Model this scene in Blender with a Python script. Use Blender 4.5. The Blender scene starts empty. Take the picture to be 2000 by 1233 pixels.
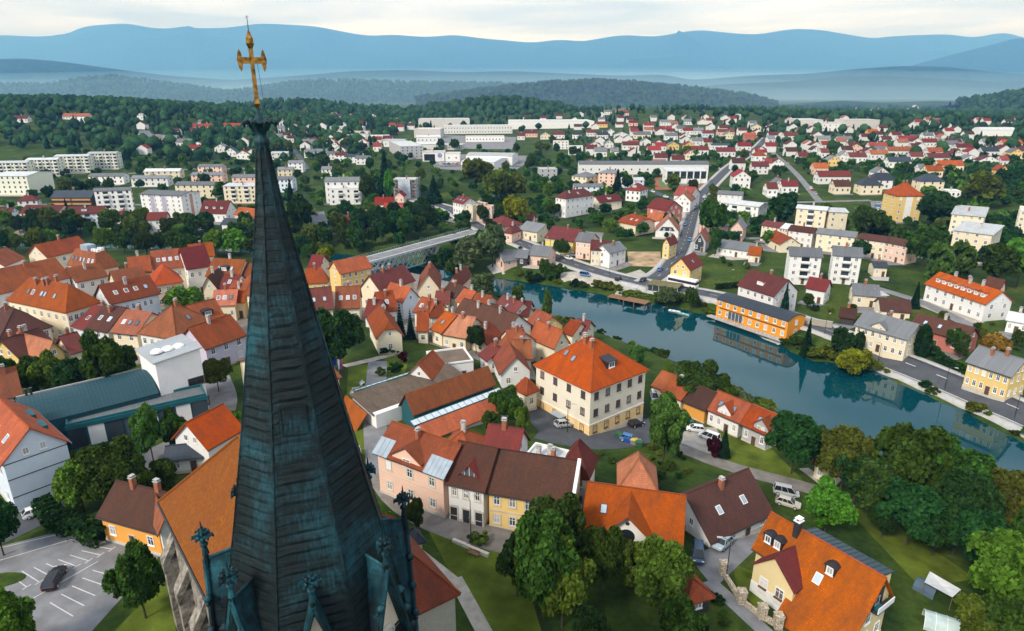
import bpy, bmesh, math, random
import numpy as np
from mathutils import Vector, Matrix, Euler

sc = bpy.context.scene
R = math.radians
rnd = random.Random(7)
# ------------------------------------------------------------------ camera
PITCH = math.atan(441 / 1280.0)
HC = 75.0
cd = bpy.data.cameras.new('camera'); cam = bpy.data.objects.new('camera', cd)
sc.collection.objects.link(cam)
cd.sensor_width = 36.0; cd.lens = 36.0 * 1280 / 2000
cd.clip_start = 0.5; cd.clip_end = 60000
cam.location = (0, 0, HC); cam.rotation_euler = (R(90) - PITCH, 0, 0)
sc.camera = cam
sc.view_settings.view_transform = 'Standard'; sc.view_settings.look = 'None'
sc.view_settings.gamma = 1.0; sc.view_settings.exposure = 0.7
try: sc.view_settings.use_curve_mapping = False
except Exception: pass
sc.cycles.use_denoising = True
sc.cycles.use_adaptive_sampling = True; sc.cycles.adaptive_threshold = 0.02
sc.cycles.max_bounces = 6; sc.cycles.diffuse_bounces = 3; sc.cycles.glossy_bounces = 3
sc.cycles.transmission_bounces = 3; sc.cycles.transparent_max_bounces = 6; sc.cycles.volume_bounces = 1
sc.cycles.caustics_reflective = False; sc.cycles.caustics_refractive = False
# ------------------------------------------------------------------ sky and sun
SUN_EL, SUN_AZ = 40.0, 222.0        # azimuth the light comes from, degrees from +Y clockwise
wd = bpy.data.worlds.new('World'); sc.world = wd; wd.use_nodes = True
nt = wd.node_tree; nt.nodes.clear()
def N(t, typ, **kw):
    n = t.nodes.new(typ)
    for k, v in kw.items():
        if k.startswith('i_'):
            n.inputs[k[2:].replace('_', ' ')].default_value = v
        else: setattr(n, k, v)
    return n
wo = N(nt, 'ShaderNodeOutputWorld')
sky = N(nt, 'ShaderNodeTexSky', sky_type='NISHITA', sun_disc=False)
sky.sun_elevation = R(SUN_EL); sky.sun_rotation = R(SUN_AZ)
b1 = N(nt, 'ShaderNodeBackground'); b1.inputs[1].default_value = 0.12
nt.links.new(sky.outputs[0], b1.inputs[0])
tc = N(nt, 'ShaderNodeTexCoord'); mp = N(nt, 'ShaderNodeMapping'); mp.inputs['Scale'].default_value = (1.3, 1.3, 16.0)
nt.links.new(tc.outputs['Generated'], mp.inputs[0])
nz = N(nt, 'ShaderNodeTexNoise', i_Scale=1.5, i_Detail=7.0, i_Roughness=0.55, i_Distortion=0.5)
nt.links.new(mp.outputs[0], nz.inputs['Vector'])
rp = N(nt, 'ShaderNodeValToRGB')
rp.color_ramp.elements[0].position = 0.40; rp.color_ramp.elements[0].color = (0.40, 0.46, 0.56, 1)
rp.color_ramp.elements[1].position = 0.60; rp.color_ramp.elements[1].color = (0.76, 0.82, 0.93, 1)
nt.links.new(nz.outputs[0], rp.inputs[0])
b2 = N(nt, 'ShaderNodeBackground'); b2.inputs[1].default_value = 1.0
nt.links.new(rp.outputs[0], b2.inputs[0])
mxs = N(nt, 'ShaderNodeMixShader'); mxs.inputs[0].default_value = 0.86
nt.links.new(b1.outputs[0], mxs.inputs[1]); nt.links.new(b2.outputs[0], mxs.inputs[2])
nt.links.new(mxs.outputs[0], wo.inputs[0])
ld = bpy.data.lights.new('sun', 'SUN'); ld.energy = 2.3; ld.angle = R(12); ld.color = (1.0, 0.95, 0.88)
sun = bpy.data.objects.new('sun', ld); sc.collection.objects.link(sun)
sd = Vector((math.sin(R(SUN_AZ)) * math.cos(R(SUN_EL)), math.cos(R(SUN_AZ)) * math.cos(R(SUN_EL)), math.sin(R(SUN_EL))))
sun.rotation_euler = sd.to_track_quat('Z', 'Y').to_euler(); sun.location = (0, 0, 400)

# ------------------------------------------------------------------ terrain
RIVER_FAR = np.array([(123.6, 102.9), (117.4, 121.4), (114.6, 129.2), (112.2, 142.9), (107.1, 155.4), (101.6, 170.7), (94.6, 174.3), (87.1, 177.4), (81.2, 194.0), (75.1, 210.5), (62.7, 223.6), (49.8, 233.3), (39.2, 239.7), (24.4, 249.2), (12.5, 256.4), (0.0, 263.2), (-13.1, 268.8), (-26.9, 277.1), (-41.8, 288.6), (-57.3, 297.2), (-90.2, 313.5), (-129.4, 324.6), (-186.0, 333.9), (-269.4, 338.8), (-379.7, 341.3)])
RIVER_NEAR = np.array([(100.7, 79.0), (96.5, 92.9), (94.5, 102.1), (90.8, 110.7), (85.8, 119.4), (78.8, 126.6), (71.4, 135.3), (64.0, 147.5), (56.0, 163.7), (45.4, 178.9), (32.6, 194.9), (20.7, 207.4), (10.8, 218.0), (3.7, 227.2), (-1.9, 234.5), (-10.0, 243.7), (-20.6, 253.5), (-34.3, 264.8), (-49.0, 275.4), (-69.3, 286.8), (-96.0, 299.1), (-149.4, 311.4), (-253.0, 316.7), (-356.5, 318.9)])
RIVER = np.vstack([RIVER_FAR, RIVER_NEAR[::-1]])

def seg_dist(px, py, poly, closed=False):
    """distance from points to a polyline"""
    d = np.full(px.shape, 1e12)
    n = len(poly)
    for i in range(n if closed else n - 1):
        ax, ay = poly[i]; bx, by = poly[(i + 1) % n]
        dx, dy = bx - ax, by - ay
        t = np.clip(((px - ax) * dx + (py - ay) * dy) / (dx * dx + dy * dy + 1e-9), 0, 1)
        d = np.minimum(d, (px - ax - t * dx) ** 2 + (py - ay - t * dy) ** 2)
    return np.sqrt(d)

def in_poly(px, py, poly):
    r = np.zeros(px.shape, bool)
    n = len(poly)
    for i in range(n):
        ax, ay = poly[i]; bx, by = poly[(i + 1) % n]
        c = (ay > py) != (by > py)
        with np.errstate(divide='ignore', invalid='ignore'):
            xx = (bx - ax) * (py - ay) / (by - ay) + ax
        r ^= c & (px < xx)
    return r

def sst(a, b, x):
    t = np.clip((x - a) / (b - a), 0, 1)
    return t * t * (3 - 2 * t)

HILLS = [(-620, 980, 300, 220, 30), (-900, 1300, 380, 300, 34), (560, 1050, 420, 300, 10), (260, 1350, 300, 160, 16)]

def height(px, py):
    """ground level in metres above the river"""
    px = np.asarray(px, float); py = np.asarray(py, float)
    inside = in_poly(px, py, RIVER)
    df = seg_dist(px, py, RIVER_FAR); dn = seg_dist(px, py, RIVER_NEAR)
    near = dn < df
    d = np.minimum(dn, df)
    hn = 3.4 * sst(0, 7, d) + 8.4 * sst(12, 95, d)
    hf = 3.6 * sst(0, 9, d) + 1.6 * sst(14, 60, d) + 9 * sst(70, 420, d) + 6 * sst(400, 1200, d)
    h = np.where(near, hn, hf)
    for cx, cy, sx, sy, a in HILLS:
        h = h + a * np.exp(-((px - cx) / sx) ** 2 - ((py - cy) / sy) ** 2) * (~near)
    return np.where(inside, -2.2 * sst(0, 6, d), h)

def hgt(x, y): return float(height(np.array([x]), np.array([y]))[0])

# per district: x, y, turn, width, depth, eaves, roof, rise, wall, roof colour, label, extras
HOUSES_BY = {
 'near': [
  (17,130.4,-51.38,17.7,17.6,11.2,'hip',7,'school','O','large three-storey cream building with ochre base and weathered orange hipped roof',{'nw': (4,5),'fl': 3,'ch': 3}),
  (-13.9,93.4,-32.18,14.4,9.5,7.6,'gable',3.6,'p','o','pale pink two-storey house with grey metal eaves and orange roof',{'nw': (3,2),'fl': 2,'sp': 'pinkhouse','ch': 1}),
  (-5.3,89.7,-20.88,6.8,10.5,6.7,'gable',4.6,'w','B','narrow white house with dark brown roof and triangular dormer',{'nw': (3,2),'fl': 2,'sp': 'whitehouse'}),
  (3.7,87.5,-15.75,13.2,10.5,6.6,'gable',4.6,'y','B','long yellow house with dark brown roof and stone window surrounds',{'nw': (5,2),'fl': 2,'sp': 'yellowhouse'}),
  (-1,99.2,-18.56,6.5,8,5.6,'gable',4.2,'w','M','maroon tiled rear wing behind the narrow white house',{'ch': 1,'nw': (2,1)}),
  (5.6,94.9,-25.25,6.7,7,6.5,'flat',0.4,'w','W','flat white roofed rear annex carrying three chimneys',{'ch': 3,'nw': (2,1)}),
  (10.8,94.3,-19.44,5.7,7,5.9,'hip',4.5,'w','M','small hipped maroon roof behind the long yellow house',{'nw': (2,1)}),
  (-8.6,102.3,-18.97,6.7,7,4.2,'hip',2.8,'c','o','low orange hipped roof between museum and pink house',{'ch': 1,'nw': (2,1)}),
  (18.4,83.7,-14.18,14.6,12,4,'gable',4.6,'w','o','wide orange tiled house with central white gable and round window',{'nw': (4,2),'fl': 1,'sp': 'orangehouse'}),
  (20.6,93.3,-8.48,6.6,8,5.1,'hip',4.4,'w','P','coral hipped roof wing behind the wide orange tiled house',{'nw': (2,1)}),
  (32.9,90.5,30.69,14.5,12,2.4,'gable',5.2,'w','B','dark brown steep roofed barn house with two skylights and brick chimney',{'nw': (4,1),'fl': 1,'sk': 2,'ch': 1}),
  (40.9,71.4,-55.5,16.1,6.9,5.9,'gable',4.6,'yv','O','yellow villa with orange roof,black dormers and maroon cross gable',{'nw': (3,2),'fl': 2,'sp': 'villa'}),
  (23.2,70.2,19.72,4.5,6,2.3,'hip',2,'k','o','small brown roofed garden shed under the trees',{'nw': (1,0)}),
  (-53.7,82.7,-19.57,11.8,8.5,4.4,'gable',3.6,'o','B','small bright orange house with brown roof beside the car park',{'nw': (3,1),'fl': 1,'ch': 2}),
  (-50.3,79.7,38.5,2.9,8,5,'gable_y',2.6,'w','o','little white annex with red roof squeezed beside the church',{'nw': (1,1)}),
  (-81.3,95.7,50.08,9.5,18,9.3,'gable_y',4.6,'b','O','tall pale blue-white building with orange roof at the left edge',{'nw': (0,3),'fl': 2,'sp': 'bluehouse','sk': 3}),
  (-81.9,114.8,39.31,21.8,13.5,7,'barrel',2.4,'d','T','long dark teal library hall with curved metal roof',{'nw': (0,0),'sp': 'hall'}),
  (-69.8,123.7,-44.75,10.9,9.5,13.2,'shed',0.8,'w','W','tall white cube block with grey ribbed roof and small windows',{'nw': (0,0),'sp': 'cube'}),
  (-71.7,113.3,32.97,23.3,5.5,6,'flat',0.5,'d','G','low teal glass wing with flat grey roof in front of library hall',{'nw': (0,0),'sp': 'wing'}),
  (-54.3,103.9,65.06,8.3,9,5,'gable',4.2,'w','O','orange roofed white house half hidden behind the spire',{'nw': (2,1)}),
  (-57.2,101.1,13.19,6.5,5,3,'gable',1.6,'w','K','low black roofed white garage below the library',{'nw': (2,1)}),
  (-46.7,125.5,-45.6,23,11.9,8.2,'gable_y',4.5,'c','o','cream house with orange roof and flags behind the spire',{'nw': (3,3),'fl': 2}),
  (-13.1,123.4,41.4,21.2,5.5,4,'gable',3.6,'d','o','long narrow orange roof lantern along the museum',{'nw': (0,0),'sp': 'museum'}),
  (-19.2,134.6,-16.93,6.4,8.5,4.7,'gable_y',3.4,'w','O','small white museum house with double orange gables',{'nw': (0,1)}),
  (-15.1,146.2,18.66,9.5,9,4.4,'flat',0.4,'w','BR','flat brown roofed museum annex with white parapet',{'nw': (2,1)}),
  (-0.1,146.1,10.8,7.8,11,4.2,'gable_y',4.2,'w','o','white gabled house with mossy orange roof and little dormer',{'nw': (2,2),'dm': 1}),
  (3.1,129.5,-48.14,4.4,4,4.4,'hip',2.8,'c','O','small cream house with orange hipped roof beside the big cream building',{'nw': (1,1)}),
  (37.8,144.2,-50.29,4.4,8,3.9,'gable',3,'c','o','brown orange roof at the start of the riverside cottage row',{'nw': (2,1)}),
  (40,140,-53.01,6.1,8,3.9,'gable',3.2,'c','o','orange tiled riverside cottage with chimney beside the big cream building',{'nw': (2,1),'ch': 1}),
  (43.9,135.7,-50.21,6.6,8,3.8,'gable',3.2,'o','B','dark brown roofed riverside barn in the cottage row',{'nw': (0,1)}),
  (48.9,130.3,-51.88,8.7,8,4.1,'gable',3.4,'w','o','white riverside cottage with gabled wall dormer',{'nw': (4,1),'sk': 2,'sp': 'cottage'}),
  (53.7,124.3,-52.21,6.6,8,4.1,'gable',3.4,'g','O','grey riverside cottage with orange roof at the end of the row',{'nw': (3,1),'sk': 1,'sp': 'cottage'}),
  (61.7,110.3,-43.61,5.1,7,3.5,'gable',2.6,'c','O','cottage with orange roof hidden by riverside trees',{'nw': (2,1)}),
  (-14.8,65,35.18,9.8,17,8.4,'hip',6,'s','o','rough stone chapel wing with brown tiled roof beside the tower',{'nw': (0,0),'ch': 0}),
  (-13.7,78.2,25.71,2,3.2,2.8,'hip',1.2,'c','K','tiny black roofed kiosk between chapel wing and lawn',{'nw': (0,0),'ch': 0}),
 ],
 'oldtown': [
  (-178.2,220.7,93.8,11.7,12,6.7,'gable',4,'w','o','white house with round attic windows and orange roof',{'nw': (2,2),'fl': 1}),
  (-167.4,236.8,-22.31,11.1,16.6,7.9,'gable_y',4.2,'c','o','cream yellow gabled hall with long orange roof',{'nw': (2,4),'fl': 2}),
  (-139.5,211.9,-29.35,16.8,8.2,8,'mansard',5.2,'c','o','cream corner building with orange mansard roof and flat terrace',{'nw': (4,4),'fl': 2,'sk': 6}),
  (-147.8,187.6,62.14,24.6,14,8.5,'gable',5.5,'w','o','very long orange roof at the left edge of the old town',{'nw': (10,2),'fl': 2,'ch': 2}),
  (-125.2,170.6,-24.41,25.7,10.2,8.6,'hip',6,'c','o','large cream corner house with brown orange hipped roof',{'nw': (8,6),'fl': 2,'sk': 7,'ch': 4}),
  (-108.8,177.2,49.29,13.4,12,8.4,'gable',4.4,'b','o','pale blue house with eight window bays',{'nw': (8,2),'fl': 2,'sk': 4}),
  (-134.8,199.7,53.67,9.6,10,7.4,'gable',3.8,'w','o','white courtyard house with timber gallery',{'nw': (3,2),'fl': 2}),
  (-119.5,196.5,43.87,9.1,10,7,'gable',4,'c','o',None,{'nw': (3,2)}), (-107.5,195.8,33.62,8.8,12,7.6,'hip',4.6,'c','O',None,{'nw': (3,2)}),
  (-119.8,204.9,27.66,6.6,10,8.4,'gable',4.4,'c','o',None,{'nw': (3,2),'ch': 1}),
  (-113.8,210.8,28.96,9.4,11,8.6,'gable',5.2,'c','o','old town house with four small skylights below the trees',{'nw': (3,2),'sk': 4}),
  (-105.3,211.2,37.85,8,12,8.9,'gable',6,'w','M','tall white house with maroon roof between firewalls',{'nw': (3,2),'fl': 2}),
  (-90.9,205.3,-10.41,11.7,11,7.8,'gable',4.6,'c','o','orange roof with black box dormer and solar panels',{'nw': (3,2),'dm': 1,'dk': 'black','sk': 2}),
  (-76.7,188.2,-16.13,7.5,10,8.1,'hip',4,'y','o',None,{'nw': (3,2)}),
  (-92.3,195.7,6.4,4.9,11,6.1,'gable_y',4,'c','B','dark brown roofed house with cream gable',{'nw': (2,1),'fl': 1}),
  (-86.1,195.5,-9.2,5.9,9,6.1,'gable',3.6,'w','M',None,{'nw': (3,1),'sk': 1}),
  (-83,182.3,7.95,6.8,9,5,'gable',3.4,'c','P','house with faded pink roof and skylights beside the walnut tree',{'nw': (3,1),'sk': 3}),
  (-86.5,168.7,20.89,7.6,3,6.5,'flat',0.3,'s','W','bare stone firewall left standing in the old town',{'nw': (0,0)}),
  (-80.2,184.6,0.01,5.6,8,5,'gable',3.2,'c','o',None,{'nw': (2,1)}), (-72.1,178.9,-13.4,3.6,9,9.1,'hip',3.6,'y','o','tall yellow house close to the spire',{'nw': (2,1),'fl': 3}),
  (-108.7,164.7,-29.15,6.7,14,5,'gable',4,'b','M','narrow pale blue house with purple brown roof',{'nw': (2,1),'sk': 1}),
  (-102.5,160.8,-20.45,8,13,6,'gable',4.4,'w','B','white house with two skylights in dark brown roof',{'nw': (3,2),'sk': 2}),
  (-95,158.1,-14.84,8.2,12,6,'gable',4,'c','P','house with pale coral roof and three skylights',{'nw': (2,1),'sk': 3}),
  (-81.8,151,-20.87,12.5,13,8,'hip',6,'w','o','white house with large rusty orange hipped roof',{'nw': (5,2),'fl': 2,'sk': 4,'ch': 1}),
  (-83.8,154.4,64.95,7.2,10,6,'gable',4,'c','o',None,{'nw': (2,1),'ch': 1}),
  (-80.4,161.1,50.46,7.6,10,7,'gable',4.4,'p','o','orange roof with black angular dormer',{'nw': (2,1),'dm': 1,'dk': 'black'}),
  (-72.8,148.8,58.28,11.5,11,6.2,'gable',4.4,'l','o','lilac house with long orange brown roof next to the white cube',{'nw': (3,1),'ch': 1}),
  (-125.1,155,53.11,11.4,16,7,'hip',5,'c','B','wide brown roof with white gutter at the left edge',{'nw': (5,1),'ch': 1}),
  (-115.6,144.2,70.68,9.3,10,5,'gable',4,'y','B','brown roofed house with yellow chimneys',{'nw': (2,1),'ch': 3}),
  (-111.3,142.9,63.99,4.9,14,5.2,'gable_y',3.6,'y','P','yellow gabled house with one attic window',{'nw': (1,2),'fl': 1}),
  (-105,145.1,56.98,4.1,8,5,'gable',3.6,'c','M',None,{'nw': (2,1)}),
  (-101.8,120.2,39.07,4.5,10,6,'gable',4.4,'c','o','orange roof at the left edge beside the library hall',{'nw': (2,1)}), (-98.3,185.3,-30.15,4.9,9,5,'gable',3.4,'c','o',None),
  (-115.6,238.3,26.94,8.6,10,8,'gable',4.2,'c','o',None,{'nw': (3,1)}), (-87.4,205.8,-20.44,13.7,10,7.3,'gable',4,'p','o',None,{'nw': (3,1),'sk': 1}),
  (-79.3,187.4,-14.35,8.1,9,6.1,'gable',3.6,'c','o',None,{'nw': (2,1)}),
  (-57.3,224.8,41.92,12.9,9,8.8,'gable',3.8,'y','O','long yellow three-storey house with orange roof beside the bridge',{'nw': (5,1),'fl': 3}),
  (-62.8,201.4,9.71,8.7,4.5,7.7,'hip',4.4,'y','O','yellow house with coral roof and stone balcony',{'nw': (3,3),'fl': 2}), (-69.7,230,-8.49,4.8,9,8.4,'gable',3.6,'c','M',None),
  (-40.9,207.4,-31.91,9.6,17,7.8,'gable_y',5,'c','M','cream gabled house with large maroon roof and dormer',{'nw': (2,3),'fl': 1,'ch': 2,'dm': 1}),
  (-28.5,218.4,4.34,7.9,18,7.4,'gable_y',5.6,'c','o','cream gabled house with three attic windows near the river',{'nw': (2,2),'fl': 1,'ch': 1}),
  (-19.2,231.3,-12.68,5.1,17,5.2,'gable_y',4,'p','o','pink gabled house on the river bank',{'nw': (2,1),'fl': 1,'ch': 2}),
  (-35.1,198.5,49.32,7.5,10,5.9,'gable_y',4.2,'b','O','small pale blue gabled house with coral roof',{'nw': (0,1),'ch': 1}),
  (-38.8,190,25.03,5.7,10,4.3,'gable',5,'w','o','white house with steep red brown roof beside two spruces',{'nw': (2,1),'fl': 1,'sk': 1,'ch': 1}),
  (-40.1,183.9,-10.63,4.9,9,3.9,'gable',4,'w','M',None),
  (-56.5,183,19.71,7.6,11,4.8,'gable',5.2,'c','M','cream house with maroon roof and two bright skylights',{'nw': (3,1),'sk': 2}),
  (-49.1,188.1,9.46,7.3,11,4.9,'gable',5.2,'c','o','house with orange brown roof and three skylights',{'nw': (3,1),'sk': 3}),
  (-34,164.6,19.78,7.1,17,5.2,'halfhip_y',4,'c','o','cream long house with half-hipped gable on the lawn',{'nw': (1,3),'fl': 1}),
  (-24.8,188.4,-34.11,6.4,9,5.5,'gable',3.6,'c','o',None,{'sk': 2}), (-23.1,187.2,14.62,4.6,9,5,'gable',3.6,'w','o',None,{'ch': 1}),
  (-25.1,175,4.98,3.5,12,4.3,'gable',3.8,'c','o',None), (-17.1,174,-42.69,5.1,12,4.9,'gable',3.8,'c','O',None,{'ch': 1,'sk': 1}),
  (-13.5,172.3,-25.07,8.1,12,4.6,'gable',4.2,'c','P','long coral roof above the carport',{'nw': (3,1),'ch': 1}),
  (-6.3,182.4,-43.71,23,12,5.1,'gable',4.8,'w','B','very long dark brown roof running towards the river',{'nw': (6,1),'ch': 3}),
  (-22.8,208.8,-3.08,5.1,10,4.2,'gable',3,'c','M',None), (-13.7,206.4,-39.33,5.6,9,5.4,'gable',3.4,'c','O',None,{'ch': 1}),
  (-8.7,201.8,-37.37,6.4,9,5.4,'gable',3.4,'c','o',None,{'ch': 1}), (0.4,197.3,-53.55,10.9,9,5.4,'gable',3.6,'c','M',None,{'ch': 2,'sk': 1}),
  (-18.5,213.5,-47.64,7.9,9,5.4,'gable',3.4,'c','B',None), (-8.4,170.5,56.3,8,9,3.3,'gable',3.6,'c','o',None,{'ch': 1}),
  (1.7,162.5,-47.15,5.9,10,4.9,'gable',3.8,'w','o',None,{'ch': 1}), (-3.9,153.2,-63.58,5.4,8,3.9,'gable',2.6,'w','M',None), (-5,190.9,-40.56,5.8,8,5,'gable',3.4,'c','B',None),
  (3.6,196.7,-12.64,5.6,10,5.2,'gable',3.4,'c','M',None,{'ch': 1}),
  (9.5,181.3,-55.94,7.9,9,5.5,'gable',4,'y','O','yellow house with coral roof close to the river',{'nw': (2,1),'sk': 1}),
  (10,163.1,-51.07,10.4,6,6.4,'gable',4.4,'c','O','cream house with bright orange roof and grey metal eaves',{'nw': (3,2),'fl': 1}),
  (18.5,178.2,-45.64,4.4,8,5.3,'gable',3,'c','o',None), (21.1,180.3,-28.57,4.4,8,5.1,'gable',3,'c','M',None), (0.6,164.5,20.26,5.2,10,4.9,'gable',3.6,'c','o',None),
  (2.4,157.7,2.72,5.3,10,4.1,'gable',3.4,'c','o',None),
 ],
 'farbank': [
  (67.8,246.7,-37.32,8.7,13,6.7,'gable_y',4.4,'y','M','yellow gabled house with maroon roof at the road junction',{'nw': (2,3),'fl': 2,'sk': 1}),
  (81.3,204.3,-56.48,27.7,9,6.2,'barrel',1.4,'oo','K','long bright orange building with curved dark metal roof on the river bank',{'nw': (9,1),'fl': 2,'sp': 'orangebar'}),
  (87.8,215.9,-60.15,15.8,12.8,7,'gable',5,'w','M','white house with steep brown roof behind the orange building',{'nw': (5,3),'fl': 2,'dm': 1,'ch': 1}),
  (108,221.4,-41.86,7.2,7.3,4.9,'gable',3.4,'w','M','small white house with maroon roof and open porch',{'nw': (2,2)}),
  (122.1,217.5,-19.85,8.6,11,4,'gable',2.8,'c','G','low house with grey roof in the gardens',{'nw': (2,1)}),
  (124.2,215.4,11.92,8.6,5,3.7,'shed',0.5,'y','W','little yellow annex before the low grey house',{'nw': (2,1)}),
  (124.7,204,-16.17,9.3,10,3.1,'gable',3,'c','B','low brown roof behind the cream villa',{'nw': (2,1)}),
  (108.4,200.2,-29.45,5.1,8,2.5,'gable',2.2,'k','B','rusty brown garden barn above the stone wall',{'nw': (0,0)}),
  (151.8,209.1,-77.4,24.3,11.1,5.9,'gable',4,'w','O','white terrace with orange roof and eight white dormers',{'nw': (7,2),'fl': 2,'dm': 8,'ch': 4}),
  (166.8,217.4,-63.83,5.9,4.4,5,'gable',3.6,'p','B','pink house with brown roof behind the white terrace',{'nw': (2,2)}),
  (109,177.7,-54.72,15.3,10.8,6.2,'gable',3.6,'c','G','cream villa with grey roof and central gable dormer on the river road',{'nw': (7,2),'fl': 2,'sp': 'villagrey'}),
  (126.3,179.8,-57.38,15.7,8.9,4.5,'gable',3.4,'r','B','long red walled building with brown roof and three skylights',{'nw': (3,1),'sk': 3}),
  (120.5,149.5,-62.64,10.7,9.1,6.7,'gable',3.6,'y','G','yellow two-storey house with grey roof on the river road',{'nw': (6,3),'fl': 2,'ch': 2}),
  (155.2,189.2,-41.35,6.1,10,3.9,'gable',1.6,'w','W','low white building with white metal roof at the right edge',{'nw': (3,1)}),
  (210.8,355.1,-0,14.8,14,14,'hip',6,'y','O','tall yellow apartment house with orange hipped roof and central white stripe',{'nw': (3,2),'fl': 4,'ch': 2,'sp': 'stripe'}),
  (153.3,333.7,-30.52,14.8,10,11.9,'gable',1.2,'c','W','cream apartment block with white roof and green awning',{'nw': (3,2),'fl': 4,'balc': 1}),
  (164,330,-13.1,9.6,9,11,'shed',0.8,'c','W','small cream block beside the cream apartment block',{'nw': (2,2),'fl': 4}),
  (126.5,312.2,-51,10,9,7.9,'gable',1.8,'c','M',None,{'nw': (4,1),'fl': 3,'kind': 'row house'}),
  (130.3,307.9,-46.71,6.2,9,7.9,'gable',1.8,'c','W',None,{'nw': (4,1),'fl': 3,'kind': 'row house'}),
  (135.4,300.8,-39.9,11.7,9,7.9,'gable',1.8,'w','B',None,{'nw': (4,1),'fl': 3,'kind': 'row house'}),
  (147.2,292.3,-36.46,16.6,9,8,'gable',1.8,'c','G',None,{'nw': (4,1),'fl': 3,'kind': 'row house'}),
  (158.6,282,-42.87,11.7,9,7.9,'gable',1.8,'c','B',None,{'nw': (4,1),'fl': 3,'kind': 'row house'}),
  (165.8,273.5,-62.52,11,9,7.9,'gable',1.8,'p','B',None,{'nw': (4,1),'fl': 3,'kind': 'row house'}),
  (111.6,244.3,-15.55,11.9,10.9,11,'gable',2.4,'w','G','white balcony block with grey roof,left one of the pair',{'nw': (3,2),'fl': 4,'balc': 2}),
  (127.8,244.5,-22.42,10.5,12.9,11,'gable',2.4,'w','G','white balcony block with grey roof,right one of the pair',{'nw': (3,2),'fl': 4,'balc': 2}),
  (145.4,252.5,-12.06,5.6,8,4,'gable',1.6,'c','K','small black roofed house beside the balcony blocks',{'nw': (2,1)}),
  (198.7,275.9,-45.54,14.6,20.4,12.8,'shed',1.2,'c','W','large cream apartment block,front one on the right',{'nw': (4,3),'fl': 5}),
  (218.8,312.1,-37.29,13.6,23.6,12.7,'shed',1.2,'c','W','large cream apartment block behind the front one on the right',{'nw': (4,3),'fl': 5}),
  (244.4,308.7,-35.32,7.6,14,13.8,'flat',0.4,'c','W','cream apartment block cut by the right edge',{'nw': (3,3),'fl': 5}),
 ],
 'kandija': [
  (104.8,536.2,-0.42,103.5,12,7.8,'gable',2,'w','G','very long grey roofed shed behind the playing field',{'nw': (16,1),'fl': 1}),
  (127,490.2,-0.53,30,14,9,'shed',1,'w','W','sports hall with white columns beside the playing field',{'nw': (6,1),'fl': 1,'sp': 'hallglass'}),
  (70.6,483.8,-21.74,12.4,17.1,9.7,'hip',1.6,'p','G','peach four-storey block with grey roof',{'nw': (3,3),'fl': 4}),
  (53.7,488.2,-40.37,13.8,15.8,6.6,'hip',2.6,'c','G','cream house with grey hipped roof before the peach block',{'nw': (3,3),'fl': 2}),
  (27,509.5,6.25,13.4,11,9,'flat',0.5,'g','W','grey flat block with white roof among trees',{'nw': (3,1),'fl': 3}),
  (52.1,454.3,0,20.3,10,5,'gable',1.6,'b','G','pale blue low block with grey roof',{'nw': (5,1),'fl': 2}),
  (86.1,476.6,2.43,16.2,10,5,'gable',1.6,'b','W','pale blue block with white metal roof',{'nw': (4,1),'fl': 2}),
  (36.6,383.3,-51.74,9.6,23.2,10.8,'hip',3.8,'w','M','white three-storey villa with maroon hipped roof',{'nw': (3,6),'fl': 3,'sk': 5}),
  (57.6,402.3,31.84,18.3,10,4.5,'gable',3.4,'c','M','small house with maroon roof and wide dormer beside the white villa',{'nw': (3,1),'dm': 1}),
  (80.7,426.9,-32.97,10.4,13.4,6.8,'hip',4,'w','R','white house with red hipped roof and rooftop dormer',{'nw': (3,3),'fl': 2,'dm': 1}),
  (64.1,334.6,-52.06,12.9,15.4,5.5,'halfhip',3.6,'c','O','cream house with bright orange roof and timber bay windows',{'nw': (3,2),'fl': 1,'sk': 3}),
  (76.4,345.1,-25.97,8.2,10,4.9,'gable',3,'w','O','orange roofed wing behind the bright orange roof',{'nw': (3,1)}),
  (78.7,327.7,-14.93,12.1,15,3.1,'gable_y',7,'w','P','white house with steep triangular gable down to the ground',{'nw': (2,1)}),
  (83.9,359.7,34.44,14.3,14,8.1,'gable_y',4.4,'r','M','red brick house with gabled attic on the street corner',{'nw': (3,2),'fl': 2}),
  (102.6,390,-27.15,10.3,13,6.8,'gable_y',4.6,'w','P','white gabled house with faded pink roof on the street',{'nw': (3,1),'fl': 2}),
  (106.3,400.3,56.86,18.4,11,8.3,'gable_y',4.4,'w','R','white gabled house with red roof farther up the street',{'nw': (2,1),'fl': 2}),
  (89.3,383.9,-26.8,9.9,9,4.9,'flat',0.4,'w','W','white flat roofed garage with slatted front',{'nw': (0,0)}),
  (69,280.9,-38.43,4,8.4,6.4,'gable_y',3.2,'y','M','narrow yellow house with maroon roof beside the road',{'nw': (1,2),'fl': 2}),
  (25.6,298.1,-37.35,16,15,6,'gable',4.4,'yy','M','bright yellow house with maroon roof and two window rows',{'nw': (8,2),'fl': 2}),
  (33.4,286.1,-29.69,7.8,10,7.8,'gable',3,'p','G','salmon pink house with grey roof beside the bright yellow house',{'nw': (4,1),'fl': 2}),
  (37.9,275.6,-9.89,8.2,10,6.9,'gable',3.4,'c','M','old cream house with stepped gables and maroon roof',{'nw': (4,1),'fl': 2}),
  (42.1,274.2,43.49,11.9,9,6.2,'gable',3,'w','G','old white house with patched grey roof at the building site',{'nw': (3,1),'fl': 2}),
  (12,320.4,-40.74,12.3,13.7,4.8,'gable',3.2,'c','G','cream house with grey roof near the willows',{'nw': (4,2),'fl': 1}),
  (13.3,277.3,-23.35,9.2,11,4.4,'gable',3.4,'p','G','pinkish white house with grey roof on the far bank',{'nw': (3,2),'fl': 1}),
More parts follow.
